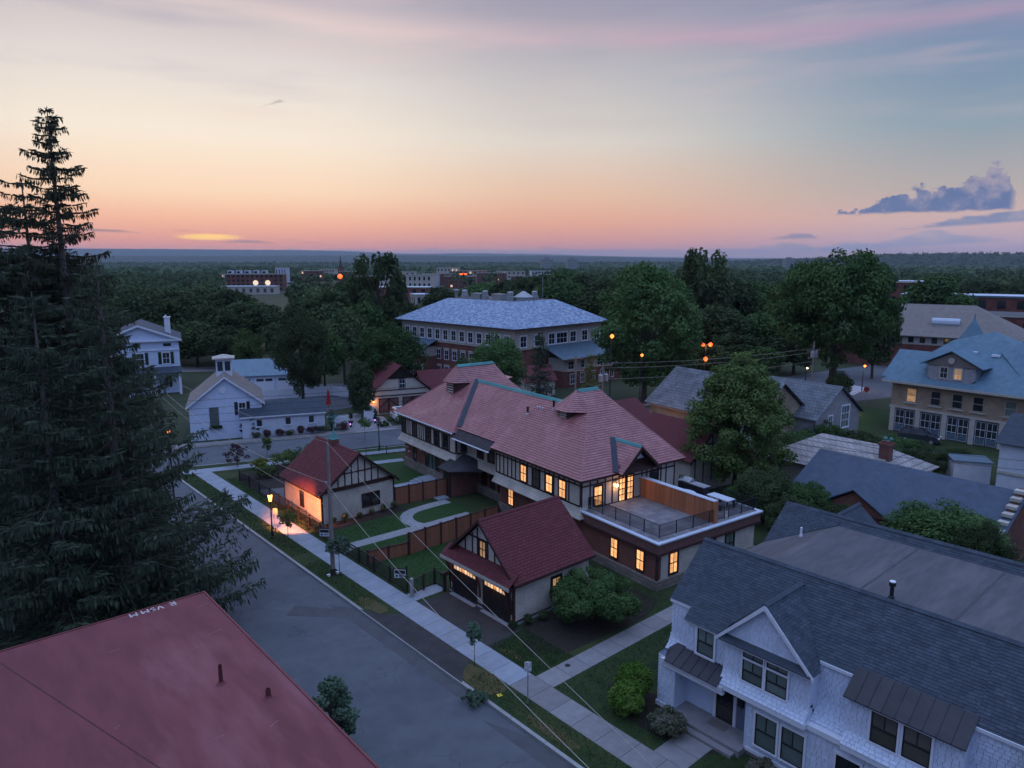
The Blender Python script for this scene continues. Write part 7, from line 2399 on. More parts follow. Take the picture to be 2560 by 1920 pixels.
# ------------------------------------------------------------------ spruces
def spruce(name, label, loc, H, Rb, seed, dens=1.0, mat='needle', bark='bark_grey', r0=.42, zmin=.05, power=.85, curtain=.55, bare=0.0, cat='tree', leaf=.30, top_bare=0.0):
    """Norway spruce: whorls of boughs that sag and lift at the tips, hung with curtains of twigs"""
    rg = np.random.default_rng(seed)
    mb = MB()
    n = 16
    zs = np.linspace(0, H * .99, n)
    for a, b in zip(zs[:-1], zs[1:]):
        ra = r0 * (1 - a / H) ** .9 + .015
        rb_ = r0 * (1 - b / H) ** .9 + .012
        mb.tube((0, 0, a), (0, 0, b), ra, rb_, 9, caps=False)
    P, D_, S_, Rn = [], [], [], []
    z = H * zmin
    br = MB()
    while z < H * .985:
        t = z / H
        L0 = Rb * (1 - t) ** power * (0.9 + 0.1 * math.sin(z * 2.1)) + .25
        k = int(rg.integers(4, 7)) if t < .9 else 4
        a0 = rg.random() * 6.28
        for j in range(k):
            az_ = a0 + 6.283 * j / k + rg.uniform(-.35, .35)
            L_ = L0 * (rg.uniform(.45, 1.25) if t > .35 else rg.uniform(.7, 1.15))
            if t > .45 and rg.random() < .22:
                continue
            if rg.random() < bare:
                L_ *= .55
            zk = z
            z = z + rg.uniform(-.45, .45) * (1.1 - t)
            sag = rg.uniform(.06, .34) * (1 - t * .6)
            ca, sa = math.cos(az_), math.sin(az_)
            ns = max(6, int(L_ / .062 * dens))
            u = np.linspace(0.10 if bare == 0 else .3, 1, ns)
            rr_ = u * L_
            zz = z - sag * L_ * np.sin(u * math.pi * .75) + (.09 * L_) * u ** 3 + (.10 * L_ * t * u)
            pts = [(ca * L_ * s, sa * L_ * s, z - sag * L_ * math.sin(s * math.pi * .75) + .09 * L_ * s ** 3 + .10 * L_ * t * s) for s in (0, .35, .7, 1)]
            if rg.random() < .75:
                for q in range(3):
                    br.tube(pts[q], pts[q + 1], .045 * (1 - q * .3) * (1.1 - t), .045 * (.7 - q * .3 + .02) * (1.1 - t), 4, caps=False)
            side = rg.uniform(-1, 1, (ns, 1)) * (.30 * L_ * (1 - .75 * u) + .10)[:, None]
            base_ = np.stack([ca * rr_, sa * rr_, zz], 1)
            lat = np.array([-sa, ca, 0.0])
            for rep in range(2):
                sd_ = rg.uniform(-1, 1, (ns, 1)) * (.26 * L_ * (1 - .7 * u) + .12)[:, None]
                pos = base_ + lat * sd_ + rg.normal(0, .05, (ns, 3))
                pos[:, 2] -= np.abs(sd_[:, 0]) * .25
                hang = rg.uniform(.35, 1.1, ns) * curtain * (1 - .3 * t) * (.6 + .4 * u)
                dirv = np.stack([ca * .25 + lat[0] * sd_[:, 0] * .4, sa * .25 + lat[1] * sd_[:, 0] * .4, -np.ones(ns)], 1)
                P.append(pos + dirv * (hang[:, None] * .5))
                D_.append(dirv)
                S_.append(np.maximum(.10, hang * .50))
                Rn.append(np.clip(rg.normal(.45, .22, ns), 0, 1))
            # needles standing along the bough itself
            pos = base_ + lat * side * .8
            dirv = np.stack([ca * np.ones(ns) + lat[0] * np.sign(side[:, 0]) * .8, sa * np.ones(ns) + lat[1] * np.sign(side[:, 0]) * .8, rg.normal(.12, .2, ns)], 1)
            P.append(pos)
            D_.append(dirv)
            S_.append(leaf * rg.uniform(.5, 1.1, ns))
            Rn.append(np.clip(rg.normal(.6, .2, ns), 0, 1))
            z = zk
        z += rg.uniform(.16, .66) * (1.15 if H > 24 else .9)
    P = np.concatenate(P)
    D_ = np.concatenate(D_)
    S_ = np.concatenate(S_)[:, None]
    D_ /= np.linalg.norm(D_, axis=1, keepdims=True)
    r = rg.standard_normal((len(P), 3))
    b = np.cross(D_, r)
    b /= np.maximum(1e-6, np.linalg.norm(b, axis=1, keepdims=True))
    w = np.clip(S_ * .26, .028, .062)
    V = np.stack([P - D_ * S_, P + b * w, P + D_ * S_, P - b * w], 1).reshape(-1, 3)
    F = np.arange(len(V)).reshape(-1, 4)
    t = thing(name, label, cat, loc)
    link('trunk', mb.mesh('trunk', bark), t)
    if br.f:
        o = link('boughs', br.mesh('boughs', bark), t)
        o['kind'] = 'stuff'
    link('crown', fast_mesh('crown', V, F, mat, np.concatenate(Rn)), t)
    return t


d_ = 44.5
x, y = at(136 * Q, d_)
spruce('spruce_tree', 'tallest spruce, its narrow top standing clear above the horizon', (x, y, 0), ztop(218 * Q, d_), 6.6, 401, 1.25, 'needle_brown', r0=.48, zmin=.05, power=.75)
d_ = 39.5
x, y = at(207 * Q, d_)
spruce('spruce_tree', 'nearer spruce with long bare grey trunk and thin top', (x, y, 0), ztop(556 * Q, d_), 9.6, 402, .95, 'needle', r0=.40, zmin=.06, power=.88, bare=.30)
d_ = 47.0
x, y = at(66 * Q, d_)
spruce('spruce_tree', 'dark spruce at the left edge, second tallest', (x, y, 0), ztop(362 * Q, d_), 9.0, 403, 1.05, 'needle_brown', r0=.42, zmin=.05, power=.62)
d_ = 43.0
x, y = at(-25 * Q, d_)
spruce('spruce_tree', 'dense spruce cut off by the left edge', (x, y, 0), ztop(425 * Q, d_), 8.8, 404, 1.0, 'needle', r0=.4, zmin=.04, power=.55)
d_ = 36.0
x, y = at(60 * Q, d_)
spruce('spruce_tree', 'shorter dark spruce in front of the others at left', (x, y, 0), ztop(620 * Q, d_), 7.0, 405, 1.0, 'needle', r0=.34, zmin=.04, power=.6)
x, y = at(1168 * Q, 95)
spruce('small_spruce', 'dark pointed spruce in front of the brick hall', (x, y, -.15), ztop(714 * Q, 95), 3.4, 406, .55, 'needle', r0=.22, zmin=.03, power=.8, curtain=.7, leaf=.5)
x, y = at(1280 * Q, 101)
spruce('small_spruce', 'thin yellowish conifer between the two far utility poles', (x, y, -.15), ztop(757 * Q, 101), 2.2, 407, .5, 'leaf_yellow', r0=.12, zmin=.05, power=.9, curtain=.5, leaf=.4)

# ------------------------------------------------------------------ the wooded plain beyond
rg = np.random.default_rng(77)
Vs, Fs, Rs = [], [], []
off = 0
cl = []
for k in range(5200):
    a = rg.uniform(-.72, .72)
    d = 250 * (4000 / 250.0) ** (rg.random() ** .72)
    px = 1280 + 1801 * math.tan(a)
    if (540 < px < 730 or 905 < px < 1340) and d < 560:
        continue
    if 540 < px < 1480 and 330 < d < 960 and rg.random() < .82:
        continue
    if 2120 < px and d < 330:
        continue
    if 980 < px < 1600 and d < 300:
        continue
    h = rg.uniform(9, 15.5) if d < 700 else rg.uniform(6, 12)
    r = h * rg.uniform(.32, .5)
    x_, y_ = cam_xy(np.array([a]), d / math.cos(a))
    n = 110 if d < 500 else (60 if d < 1100 else 32)
    sz = .9 if d < 500 else (1.5 if d < 1100 else 2.6)
    dd = rg.standard_normal((n, 3))
    dd[:, 2] = np.abs(dd[:, 2]) * 1.0 - .25
    dd /= np.linalg.norm(dd, axis=1, keepdims=True)
    lump = 1 + .22 * np.sin(dd[:, 0] * 5 + k) * np.sin(dd[:, 1] * 5 + k * 1.7)
    P = np.array([x_[0], y_[0], h * .55]) + dd * np.array([r, r, h * .45]) * (lump * rg.uniform(.75, 1.0, n))[:, None]
    V, F = leaf_quads(P, dd + .5 * rg.standard_normal((n, 3)), sz * rg.uniform(.7, 1.3, n), rg, .7)
    Vs.append(V)
    Fs.append(F + off)
    off += len(V)
    Rs.append(np.clip(rg.normal(rg.uniform(.2, .8), .2, n), 0, 1))
wd = link('woodland', fast_mesh('woodland', np.concatenate(Vs), np.concatenate(Fs), 'leaf_far', np.concatenate(Rs)))
wd['kind'] = 'stuff'
# canopy beyond
n, m = 420, 110
ang = np.linspace(-.74, .74, n)
Vs = []
for j in range(m):
    rr_ = 900 * (7300 / 900.0) ** (j / (m - 1))
    x_, y_ = cam_xy(ang, rr_)
    z = 5 + 3.0 * np.clip(fbm(x_ / 30, y_ / 30, 9, 4), -2, 2) * .6 + 2.0 * rg.standard_normal(n)
    z = np.where((np.abs(ang + .02) < .14) & (rr_ < 1000), 1.0, z)
    Vs.append(np.stack([x_, y_, z], 1))
Fs = []
for j in range(m - 1):
    i = np.arange(n - 1) + j * n
    Fs.append(np.stack([i, i + 1, i + 1 + n, i + n], 1))
cn = link('distant_canopy', fast_mesh('distant_canopy', np.concatenate(Vs), np.concatenate(Fs), 'leaf_far', np.clip(rg.normal(.4, .25, (m - 1) * (n - 1)), 0, 1)))
cn['kind'] = 'stuff'
# trees standing on the hill crest at the right and on the low skyline
Vs, Fs, Rs = [], [], []
off = 0
for k in range(2600):
    a = rg.uniform(-.72, .74)
    hc = np.interp(a, [-0.75, 0.25, 0.36, 0.44, 0.5, 0.74], [14, 16, 30, 50, 60, 62])
    t = rg.random() ** .8
    rr_ = 3600 + 700 * .76 * t
    x_, y_ = cam_xy(np.array([a]), rr_)
    zb = hc * math.sin(min(1, t * .76 / .75) * math.pi / 2) ** 1.3 - 3
    nq = 14
    P = np.array([x_[0], y_[0], zb + 4]) + rg.standard_normal((nq, 3)) * np.array([4.5, 4.5, 3.6])
    V, F = leaf_quads(P, rg.standard_normal((nq, 3)), 4.0 * rg.uniform(.7, 1.3, nq), rg, .7)
    Vs.append(V)
    Fs.append(F + off)
    off += len(V)
    Rs.append(np.clip(rg.normal(.4, .25, nq), 0, 1))
hw_ = link('hillside_woods', fast_mesh('hillside_woods', np.concatenate(Vs), np.concatenate(Fs), 'leaf_far', np.concatenate(Rs)))
hw_['kind'] = 'stuff'

# rough grass along edges and over the lawns
gv = []
for (x0, x1, y0, y1, nn) in ((20.95, 22.4, -2, 76, 15000), (24.1, 26.4, -2, 24, 5000), (24.1, 27, 25.5, 29.5, 4000), (24.2, 25.2, 38, 72, 5500), (33, 37, 22, 31, 3000), (25.3, 37, 38.7, 51.5, 9000), (26, 36.6, 20.5, 24, 3500)):
    p = np.stack([rg.uniform(x0, x1, nn), rg.uniform(y0, y1, nn), np.full(nn, .03)], 1)
    gv.append(p)
P = np.concatenate(gv)
on_path = ((P[:, 0] > 25.2) & (P[:, 0] < 37) & (np.abs(P[:, 1] - 47.85) < .75)) | ((P[:, 0] > 31) & (P[:, 0] < 38) & (P[:, 1] > 48) & (P[:, 1] < 52.3)) | ((P[:, 0] < 22.5) & (P[:, 1] > 27.6) & (P[:, 1] < 38.4)) | ((P[:, 0] > 24) & (P[:, 0] < 26.6) & (P[:, 1] > 36.8) & (P[:, 1] < 38.3)) | ((P[:, 0] > 24) & (P[:, 0] < 26.3) & (P[:, 1] > 15.7) & (P[:, 1] < 17.8)) | ((P[:, 0] < 25.2) & (P[:, 1] > 47.1) & (P[:, 1] < 49)) | ((P[:, 0] > 24) & (P[:, 0] < 37.3) & (P[:, 1] > 24.0) & (P[:, 1] < 25.55))
P = P[~on_path]
nn = len(P)
dr_ = np.stack([rg.normal(0, .5, nn), rg.normal(0, .5, nn), np.ones(nn)], 1)
dr_ /= np.linalg.norm(dr_, axis=1, keepdims=True)
bb = np.cross(dr_, rg.standard_normal((nn, 3)))
bb /= np.linalg.norm(bb, axis=1, keepdims=True)
ll = rg.uniform(.04, .11, (nn, 1))
V = np.stack([P - bb * .02, P + bb * .02, P + dr_ * ll + bb * .008, P + dr_ * ll - bb * .008], 1).reshape(-1, 3)
gs = link('grass_blades', fast_mesh('grass_blades', V, np.arange(len(V)).reshape(-1, 4), 'leaf_mid', np.clip(rg.normal(.35, .25, nn), 0, 1)))
gs['kind'] = 'stuff'

# ================================================================== street furniture, fences, small things
def street_lamp(label, loc, lit=True, h=3.75, power=3800, group=None):
    t = thing('street_lamp', label, 'street lamp', loc, 0, group)
    part(t, 'post', MB().lathe([(.20, 0), (.20, .10), (.13, .16), (.11, .55), (.075, .62), (.055, 1.0), (.045, h - .75), (.07, h - .72), (.05, h - .66)], 12), 'black_metal')
    part(t, 'lantern', MB().lathe([(.12, h - .66), (.21, h - .12), (.19, h - .10)], 6), 'bulb_lamp' if lit else 'glass_shade')
    part(t, 'hood', MB().lathe([(.25, h - .10), (.22, h - .02), (.10, h + .08), (.03, h + .2)], 6), 'black_metal')
    for k in range(6):
        a = k * math.pi / 3
        part(t, 'glazing_bar', MB().tube((.125 * math.cos(a), .125 * math.sin(a), h - .66), (.215 * math.cos(a), .215 * math.sin(a), h - .11), .012, None, 4), 'black_metal')
    if lit:
        # the hood throws the light down and to the yard side
        ld = bpy.data.lights.new('lamp_light', 'SPOT')
        ld.energy = power
        ld.color = (1.0, .27, .10)
        ld.shadow_soft_size = .12
        ld.spot_size = R(84)
        ld.spot_blend = .35
        lo = link('lamp_light', ld, t, loc=(0.28, 0.0, h - .40))
        lo.rotation_euler = Vector((-4.0, -2.5, 3.9)).to_track_quat('Z', 'Y').to_euler()
    return t


street_lamp('lit street lamp glowing orange beside the timbered garage', (21.45, 53.8, 0), True)
street_lamp('unlit black street lamp on the front lawn by the cross street', (42.0, 71.6, 0), False, 3.9)

# ---- utility poles and wires
def pole(label, loc, h, r=.15, arms=(), cans=0, lean=0.0):
    t = thing('utility_pole', label, 'utility pole', loc)
    part(t, 'shaft', MB().tube((0, 0, -.1), (lean, 0, h), r, r * .68, 10), 'wood_pole')
    for (z, w) in arms:
        o = part(t, 'crossarm', MB().box(-w / 2, w / 2, -.06, .06, z - .07, z + .07), 'wood_pole', rotz=R(-20))
        for k in (-1, -.6, .6, 1):
            part(o, 'insulator', MB().lathe([(.03, 0), (.055, .06), (.03, .15)], 8), 'galv', loc=(k * w / 2 * .94, 0, z + .07))
    for k in range(cans):
        s = (-1) ** k
        o = part(t, 'transformer', MB().lathe([(.27, 0), (.29, .05), (.29, .85), (.2, .95)], 12), 'galv', loc=(s * .5, -.1, h - 2.3))
        part(o, 'bushing', MB().tube((0, 0, .95), (0, 0, 1.2), .05), 'galv')
    return t


pl = pole('weathered utility pole on the verge in front of the timbered garage', (21.85, 44.2, 0), 9.55, .16)
part(pl, 'insulator', MB().lathe([(.05, 0), (.08, .08), (.04, .2)], 8), 'galv', loc=(0, 0, 9.55))
part(pl, 'bracket', MB().box(-.3, .05, -.05, .05, 6.85, 6.95), 'galv')
part(pl, 'ground_guard', MB().tube((0, 0, -.05), (0, 0, .5), .2, .17), 'dark_wood')
for s in (-1, 1):
    part(pl, 'reflector', MB().box(s * .35 - .1, s * .35 + .1, -.1, .1, 0, .14), 'trim_white')
pole('far utility pole with two crossarms, left of the transformer pole', (61.5, 58.4, -.1), 10.9, .15, ((10.7, 2.0), (9.2, 2.2)))
pole('utility pole carrying two grey transformers', (66.2, 58.2, -.1), 9.7, .15, ((9.4, 2.6),), 2)
pole('utility pole with two transformers by the road, in front of the big oak', (103.8, 49.6, -.1), 10.3, .16, ((9.0, 2.4), (7.9, 2.0)), 2)


def wire(label, pts, sag, r=.013, mat='wire', n=18):
    mb = MB()
    a, b = Vector(pts[0]), Vector(pts[1])
    P = []
    for k in range(n + 1):
        t = k / n
        p = a.lerp(b, t)
        p.z -= sag * 4 * t * (1 - t)
        P.append(p)
    mb.path(P, r, 5)
    return tag(part(None, 'wire', mb, mat), label, 'cable')


wire('upper cable running from the pole top down toward the bottom right', ((21.85, 44.2, 9.7), (13.2, 2.0, 7.6)), .45, .011)
wire('lower cable running from the pole bracket down toward the bottom right', ((21.6, 44.2, 6.9), (12.2, 2.0, 7.6)), 1.0, .015)
wire('top cable running from the pole top away over the spruce', ((21.85, 44.2, 9.7), (24.3, 92, 8.6)), .55, .012)
wire('thick middle cable running from the pole bracket away past the spruce', ((21.6, 44.2, 6.9), (24.0, 94, 7.2)), 1.3, .017)
wire('lowest cable running from the pole away past the spruce', ((21.75, 44.2, 5.1), (24.0, 94, 6.2)), 1.0, .013)
for k, (z, nm) in enumerate(((7.2, 'topmost'), (6.3, 'second'), (5.6, 'third'), (4.7, 'lowest'))):
    wire('%s dark wire strung across the front of the white barn' % nm, ((8, 87.2, z), (61.5, 58.4, z + 1.6)), .4, .018, 'wire_dark', 24)
for k, (z, nm) in enumerate(((9.6, 'top'), (9.0, 'middle'), (7.6, 'bottom'))):
    wire('%s wire between the transformer pole and the pole by the oak' % nm, ((66.2, 58.2, z), (103.8, 49.6, z - .3)), .5, .018, 'wire')
wire('slack wire looping between the two far utility poles', ((61.5, 58.4, 9.0), (66.2, 58.2, 7.0)), .8, .018, 'wire')
for k, (z, nm) in enumerate(((7.4, 'upper'), (6.6, 'lower'))):
    wire('%s dark wire crossing above the stone-tiled and blue-roofed houses' % nm, ((60.0, 33, z - .9), (82, -6, z - 1.6)), .6, .02, 'wire_dark', 24)

# ---- street fence with posts, rails and pickets
def rail_fence(name, label, pts, h, post_gap=2.4, gap=.13, mat='black_metal', postm='dark_wood', pw=.06, top='dark_wood', rails=(.12, .95), cat='fence', skip=()):
    t = thing(name, label, cat)
    pmm = MB().box(-pw, pw, -pw, pw, -.05, h + .1).mesh('post', postm)
    bm_ = MB().box(-.011, .011, -.011, .011, .1, h * .97).mesh('picket', mat)
    for (a, b) in zip(pts[:-1], pts[1:]):
        a, b = Vector((*a, 0)), Vector((*b, 0))
        L_ = (b - a).length
        d = (b - a).normalized()
        ang = math.atan2(d.y, d.x)
        n = max(1, round(L_ / post_gap))
        for k in range(n + 1):
            link('post', pmm, t, loc=a + d * (L_ * k / n), rotz=ang)
        for z in rails:
            s = Vector((-d.y, d.x, 0)) * .035
            part(t, 'rail', MB().prism([a - s + Vector((0, 0, z * h)), b - s + Vector((0, 0, z * h)), b + s + Vector((0, 0, z * h)), a + s + Vector((0, 0, z * h))], (0, 0, .06)), top)
        m_ = int(L_ / gap)
        for k in range(1, m_):
            link('picket', bm_, t, loc=a + d * (L_ * k / m_), rotz=ang)
    return t


rail_fence('street_fence', 'low dark picket fence along the sidewalk beside the timbered garage', [(24.35, 49.1), (24.75, 56), (25.1, 63), (25.1, 70.5)], 1.1, gap=.15)
rail_fence('street_fence', 'low dark picket fence along the sidewalk between the two gates', [(24.3, 38.4), (24.3, 47.0)], 1.1, gap=.14)
rail_fence('side_fence', 'dark picket fence turning from the corner along the shrubs', [(25.1, 70.5), (28.5, 69.0), (32.0, 67.6)], 1.1, gap=.16)
rail_fence('gate_fence', 'black picket fence wing from the stone post to the garage corner', [(24.3, 37.75), (26.4, 38.15), (26.45, 37.0)], 1.1, 1.2, .12)
rail_fence('pedestrian_gate', 'black metal garden gate at the start of the stone path', [(24.3, 47.1), (24.3, 48.95)], 1.0, 1.0, .11, postm='black_metal', pw=.03, top='black_metal', cat='gate')
rail_fence('lawn_fence', 'black metal fence at the edge of the front lawn by the cross street', [(33.5, 72.3), (39.5, 70.3), (44.0, 68.8)], 1.0, 2.2, .14, top='black_metal', postm='black_metal', pw=.035)
for (x, y, h, lab) in ((24.2, 37.65, 1.25, 'tall pale post at the end of the fence wing'), (24.25, 46.95, 1.35, 'pale gatepost nearer the camera at the stone path'), (24.25, 49.05, 1.35, 'pale gatepost farther from the camera at the stone path')):
    tag(part(None, 'gatepost', MB().lathe([(.13, 0), (.13, h), (.11, h + .05), (.02, h + .08)], 12, (x, y, 0)), 'galv'), lab, 'post')


def board_fence(label, pts, h, n):
    t = thing('board_fence', label, 'fence')
    a, b = Vector((*pts[0], 0)), Vector((*pts[1], 0))
    L_ = (b - a).length
    d = (b - a).normalized()
    s = Vector((-d.y, d.x, 0))
    st = L_ / n
    ang = math.atan2(d.y, d.x)
    pm = MB().box(-.07, .07, -.07, .07, -.05, h + .08).mesh('post', 'trim_brown')
    for k in range(n + 1):
        link('post', pm, t, loc=a + d * (st * k), rotz=ang)
    nb = max(4, int((st - .14) / .15))
    bw = (st - .14) / nb
    bm_ = MB().box(0.004, bw - .004, -.02, .02, .06, h - .05).mesh('board', 'wood_panel')
    cap = MB().box(0.07, st - .07, -.06, .06, h - .06, h).mesh('cap_rail', 'trim_brown')
    for k in range(n):
        p = a + d * (st * k)
        link('cap_rail', cap, t, loc=p, rotz=ang)
        for j in range(nb):
            link('board', bm_, t, loc=p + d * (.07 + j * bw), rotz=ang)
    return t


board_fence('tall red-brown board fence from the timbered garage to the porch', ((32.95, 53.7), (38.6, 53.0)), 1.75, 4)
board_fence('low red-brown board fence rising from the sidewalk fence', ((24.6, 44.1), (27.8, 43.6)), 1.05, 2)
board_fence('tall red-brown board fence running behind the double garage', ((27.85, 43.55), (37.0, 43.9)), 1.75, 6)


def white_fence(label, pts, h=1.7, step=2.4):
    t = thing('white_fence', label, 'fence')
    for a, b in zip(pts[:-1], pts[1:]):
        a, b = Vector((*a, -.12)), Vector((*b, -.12))
        L_ = (b - a).length
        d = (b - a).normalized()
        n = max(1, round(L_ / step))
        ang = math.atan2(d.y, d.x)
        st = L_ / n
        pm = MB().box(-.07, .07, -.07, .07, 0, h + .12).mesh('post', 'trim_white')
        pn = MB().box(.07, st - .07, -.025, .025, .08, h - .02).mesh('panel', 'trim_white')
        for k in range(n):
            link('post', pm, t, loc=a + d * st * k, rotz=ang)
            link('panel', pn, t, loc=a + d * st * k, rotz=ang)
        link('post', pm, t, loc=b, rotz=ang)
    return t


white_fence('long white panel fence behind the low white outbuilding', [(40.6, 113.2), (54.6, 108.0)])
white_fence('white panel fence curving down toward the red-roofed garage', [(54.6, 108.0), (56.6, 102), (55.4, 97.0)])
white_fence('short white fence stub left of the far drive', [(43.2, 86.2), (45.2, 85.2)], 1.6, 1.2)
white_fence('white fence with swept top right of the far drive', [(48.6, 86.6), (50.2, 86.0), (52.0, 91.5)], 1.6, 1.5)

# ---- signs
def sign(label, loc, h, w, hh, rotz, mat='sign_white', post='galv', text=True, name='street_sign'):
    t = thing(name, label, 'sign', loc, rotz)
    part(t, 'post', MB().box(-.03, .03, -.025, .025, 0, h), post)
    p = part(t, 'panel', MB().box(-w / 2, w / 2, -.045, -.028, h - hh, h), mat)
    if text:
        rr2 = random.Random(int(loc[0] * 100))
        for k in range(5):
            z = h - .08 - k * hh / 5.6
            x0 = -w / 2 + .04
            while x0 < w / 2 - .06:
                ww = rr2.uniform(.025, .07)
                if rr2.random() < .8:
                    part(p, 'print', MB().box(x0, min(x0 + ww, w / 2 - .03), -.049, -.0455, z - hh * .09, z), 'sign_blue' if k else 'ink')
                x0 += ww + .02
    return t


sign('white parking sign on a steel post at the walkway corner', (22.1, 23.95, 0), 2.35, .34, .52, -YAW)
sign('small white sign on a post beside the lit street lamp', (22.25, 54.9, 0), 2.0, .36, .48, -YAW, 'wood_pole', text=False)
st_s = thing('stop_sign', 'red octagonal stop sign on the corner near the tan brick house', 'sign', (112.5, 45.0, 0), -YAW - R(20))
part(st_s, 'post', MB().box(-.04, .04, -.03, .03, 0, 2.9), 'galv')
part(st_s, 'panel', MB().tube((0, -.05, 2.6), (0, -.08, 2.6), .42, None, 8), 'sign_red')


def yard_sign(label, loc, rotz):
    t = thing('yard_sign', label, 'sign', loc, rotz)
    part(t, 'post', MB().box(.42, .52, -.05, .05, 0, 1.55).box(.44, .5, -.03, .03, 1.55, 1.65), 'black_metal')
    part(t, 'arm', MB().box(-.45, .42, -.03, .03, 1.36, 1.42), 'black_metal')
    p = part(t, 'panel', MB().box(-.4, .38, -.015, .015, .72, 1.3), 'sign_white')
    part(p, 'banner', MB().box(-.37, .35, -.019, -.0155, 1.02, 1.27), 'ink')
    part(p, 'emblem', MB().prism([(-.32, -.019, .78), (-.14, -.019, .78), (-.14, -.019, .9), (-.23, -.019, .98), (-.32, -.019, .9)], (0, .003, 0)), 'sign_blue')
    part(p, 'print', MB().box(-.08, .3, -.019, -.0155, .86, .92), 'sign_blue')
    part(p, 'print', MB().box(-.08, .22, -.019, -.0155, .79, .82), 'sign_blue')
    return t


yard_sign('hanging blue-white yard sign near the utility pole', (23.95, 49.6, 0), -YAW - R(6))
yard_sign('hanging blue-white yard sign near the fence wing by the double garage', (24.35, 39.3, 0), -YAW - R(6))
mb_ = thing('mailbox', 'round-topped black mailbox on a thick post at the double garage', 'mailbox', (26.3, 36.85, 0), 0)
part(mb_, 'post', MB().box(-.1, .1, -.1, .1, 0, 1.15), 'black_metal')
part(mb_, 'box', MB().prism([(-.25, -.13, 1.15), (-.25, .13, 1.15), (-.25, .13, 1.32), (-.25, .07, 1.42), (-.25, -.07, 1.42), (-.25, -.13, 1.32)], (.5, 0, 0)), 'black_metal')
tag(part(None, 'utility_cover', MB().lathe([(.16, 0), (.16, .012)], 16, (26.1, 25.05, .02)), 'black_metal'), 'round dark utility cover in the side walkway', 'cover')
tag(part(None, 'flyer', MB().prism([(21.35, 25.35, .03), (21.6, 25.3, .03), (21.63, 25.5, .05), (21.38, 25.55, .06)], (0, 0, .006)), 'yellow'), 'small yellow flyer lying on the dry verge', 'flyer')

# ---- cars
def car(label, loc, rotz, paint='car_white', suv=True):
    t = thing('parked_car', label, 'car', loc, rotz)
    L_, W_ = 4.6, 1.85
    prof = [(-2.25, .35), (-2.3, .7), (-2.25, 1.0), (-1.5, 1.05), (1.0, 1.02), (1.95, .92), (2.25, .72), (2.28, .4), (2.1, .28), (-2.1, .28)]
    b = MB().prism([(x, -W_ / 2, z) for x, z in prof], (0, W_, 0))
    part(t, 'body', b, paint)
    zt = 1.68
    cb = [(-2.15, 1.0), (-1.9, zt - .08), (-1.5, zt), (0.1, zt), (.45, zt - .1), (1.15, 1.0)]
    c1 = MB()
    y0, y1 = W_ / 2 - .04, W_ / 2 - .24
    lo_ = [(-2.15, -y0, 1.0), (1.15, -y0, 1.0), (1.15, y0, 1.0), (-2.15, y0, 1.0)]
    up = [(-1.75, -y1, zt), (.25, -y1, zt), (.25, y1, zt), (-1.75, y1, zt)]
    c1.hexa(lo_ + up)
    part(t, 'cabin', c1, paint)

    def pan(name, q, mat, push):
        q = [Vector(v) for v in q]
        nn = (q[1] - q[0]).cross(q[2] - q[0]).normalized() * push
        part(t, name, MB().prism([v + nn for v in q], nn * .5), mat)
    pan('windscreen', [(1.08, -.8, 1.04), (1.08, .8, 1.04), (.32, .62, zt - .06), (.32, -.62, zt - .06)], 'glass', .012)
    pan('rear_window', [(-2.1, .75, 1.08), (-2.1, -.75, 1.08), (-1.82, -.6, zt - .08), (-1.82, .6, zt - .08)], 'glass', .012)
    for s in (-1, 1):
        for (xa, xb, ta, tb) in ((-1.0, -.1, -1.0, -.1), (.0, .95, .0, .25), (-1.95, -1.1, -1.65, -1.1)):
            q = [(xa, s * .90, 1.06), (xb, s * .90, 1.06), (tb, s * .735, zt - .1), (ta, s * .735, zt - .1)]
            pan('side_window', q if s < 0 else q[::-1], 'glass', .02)
        part(t, 'mirror', MB().box(.75, .95, s * 1.0 - .09, s * 1.0 + .09, 1.0, 1.15), paint)
        part(t, 'headlight', MB().box(2.02, 2.27, s * .68 - .2, s * .68 + .2, .70, .86), 'sign_white')
        part(t, 'tail_light', MB().box(-2.31, -2.2, s * .75 - .12, s * .75 + .12, .75, 1.0), 'sign_red')
        for x in (-1.4, 1.4):
            o = part(t, 'wheel', MB().tube((x, s * (W_ / 2 - .2), .34), (x, s * (W_ / 2 + .01), .34), .34, None, 16), 'rubber')
            part(o, 'rim', MB().tube((x, s * (W_ / 2 + .011), .34), (x, s * (W_ / 2 + .02), .34), .21, None, 12), 'galv')
    part(t, 'grille', MB().box(2.24, 2.30, -.5, .5, .52, .68), 'black_metal')
    part(t, 'bumper', MB().box(2.2, 2.33, -.85, .85, .32, .48), 'black_metal')
    part(t, 'licence_plate', MB().box(2.33, 2.345, -.22, .22, .38, .49), 'yellow')
    part(t, 'sunroof', MB().box(-1.0, -.1, -.45, .45, zt + .001, zt + .012), 'glass')
    return t


car('white SUV parked in front of the red-roofed garage', (53.0, 84.3, -.1), R(-108))
car('dark car parked under the trees beside the tan brick house', (94.5, 31.0, 0), R(-80), 'car_dark')
x, y = at(2440, 92)

# ---- terrace furniture
def tl(v, u, z):
    return tuple(mbld.matrix_basis @ Vector((v, u, z)))


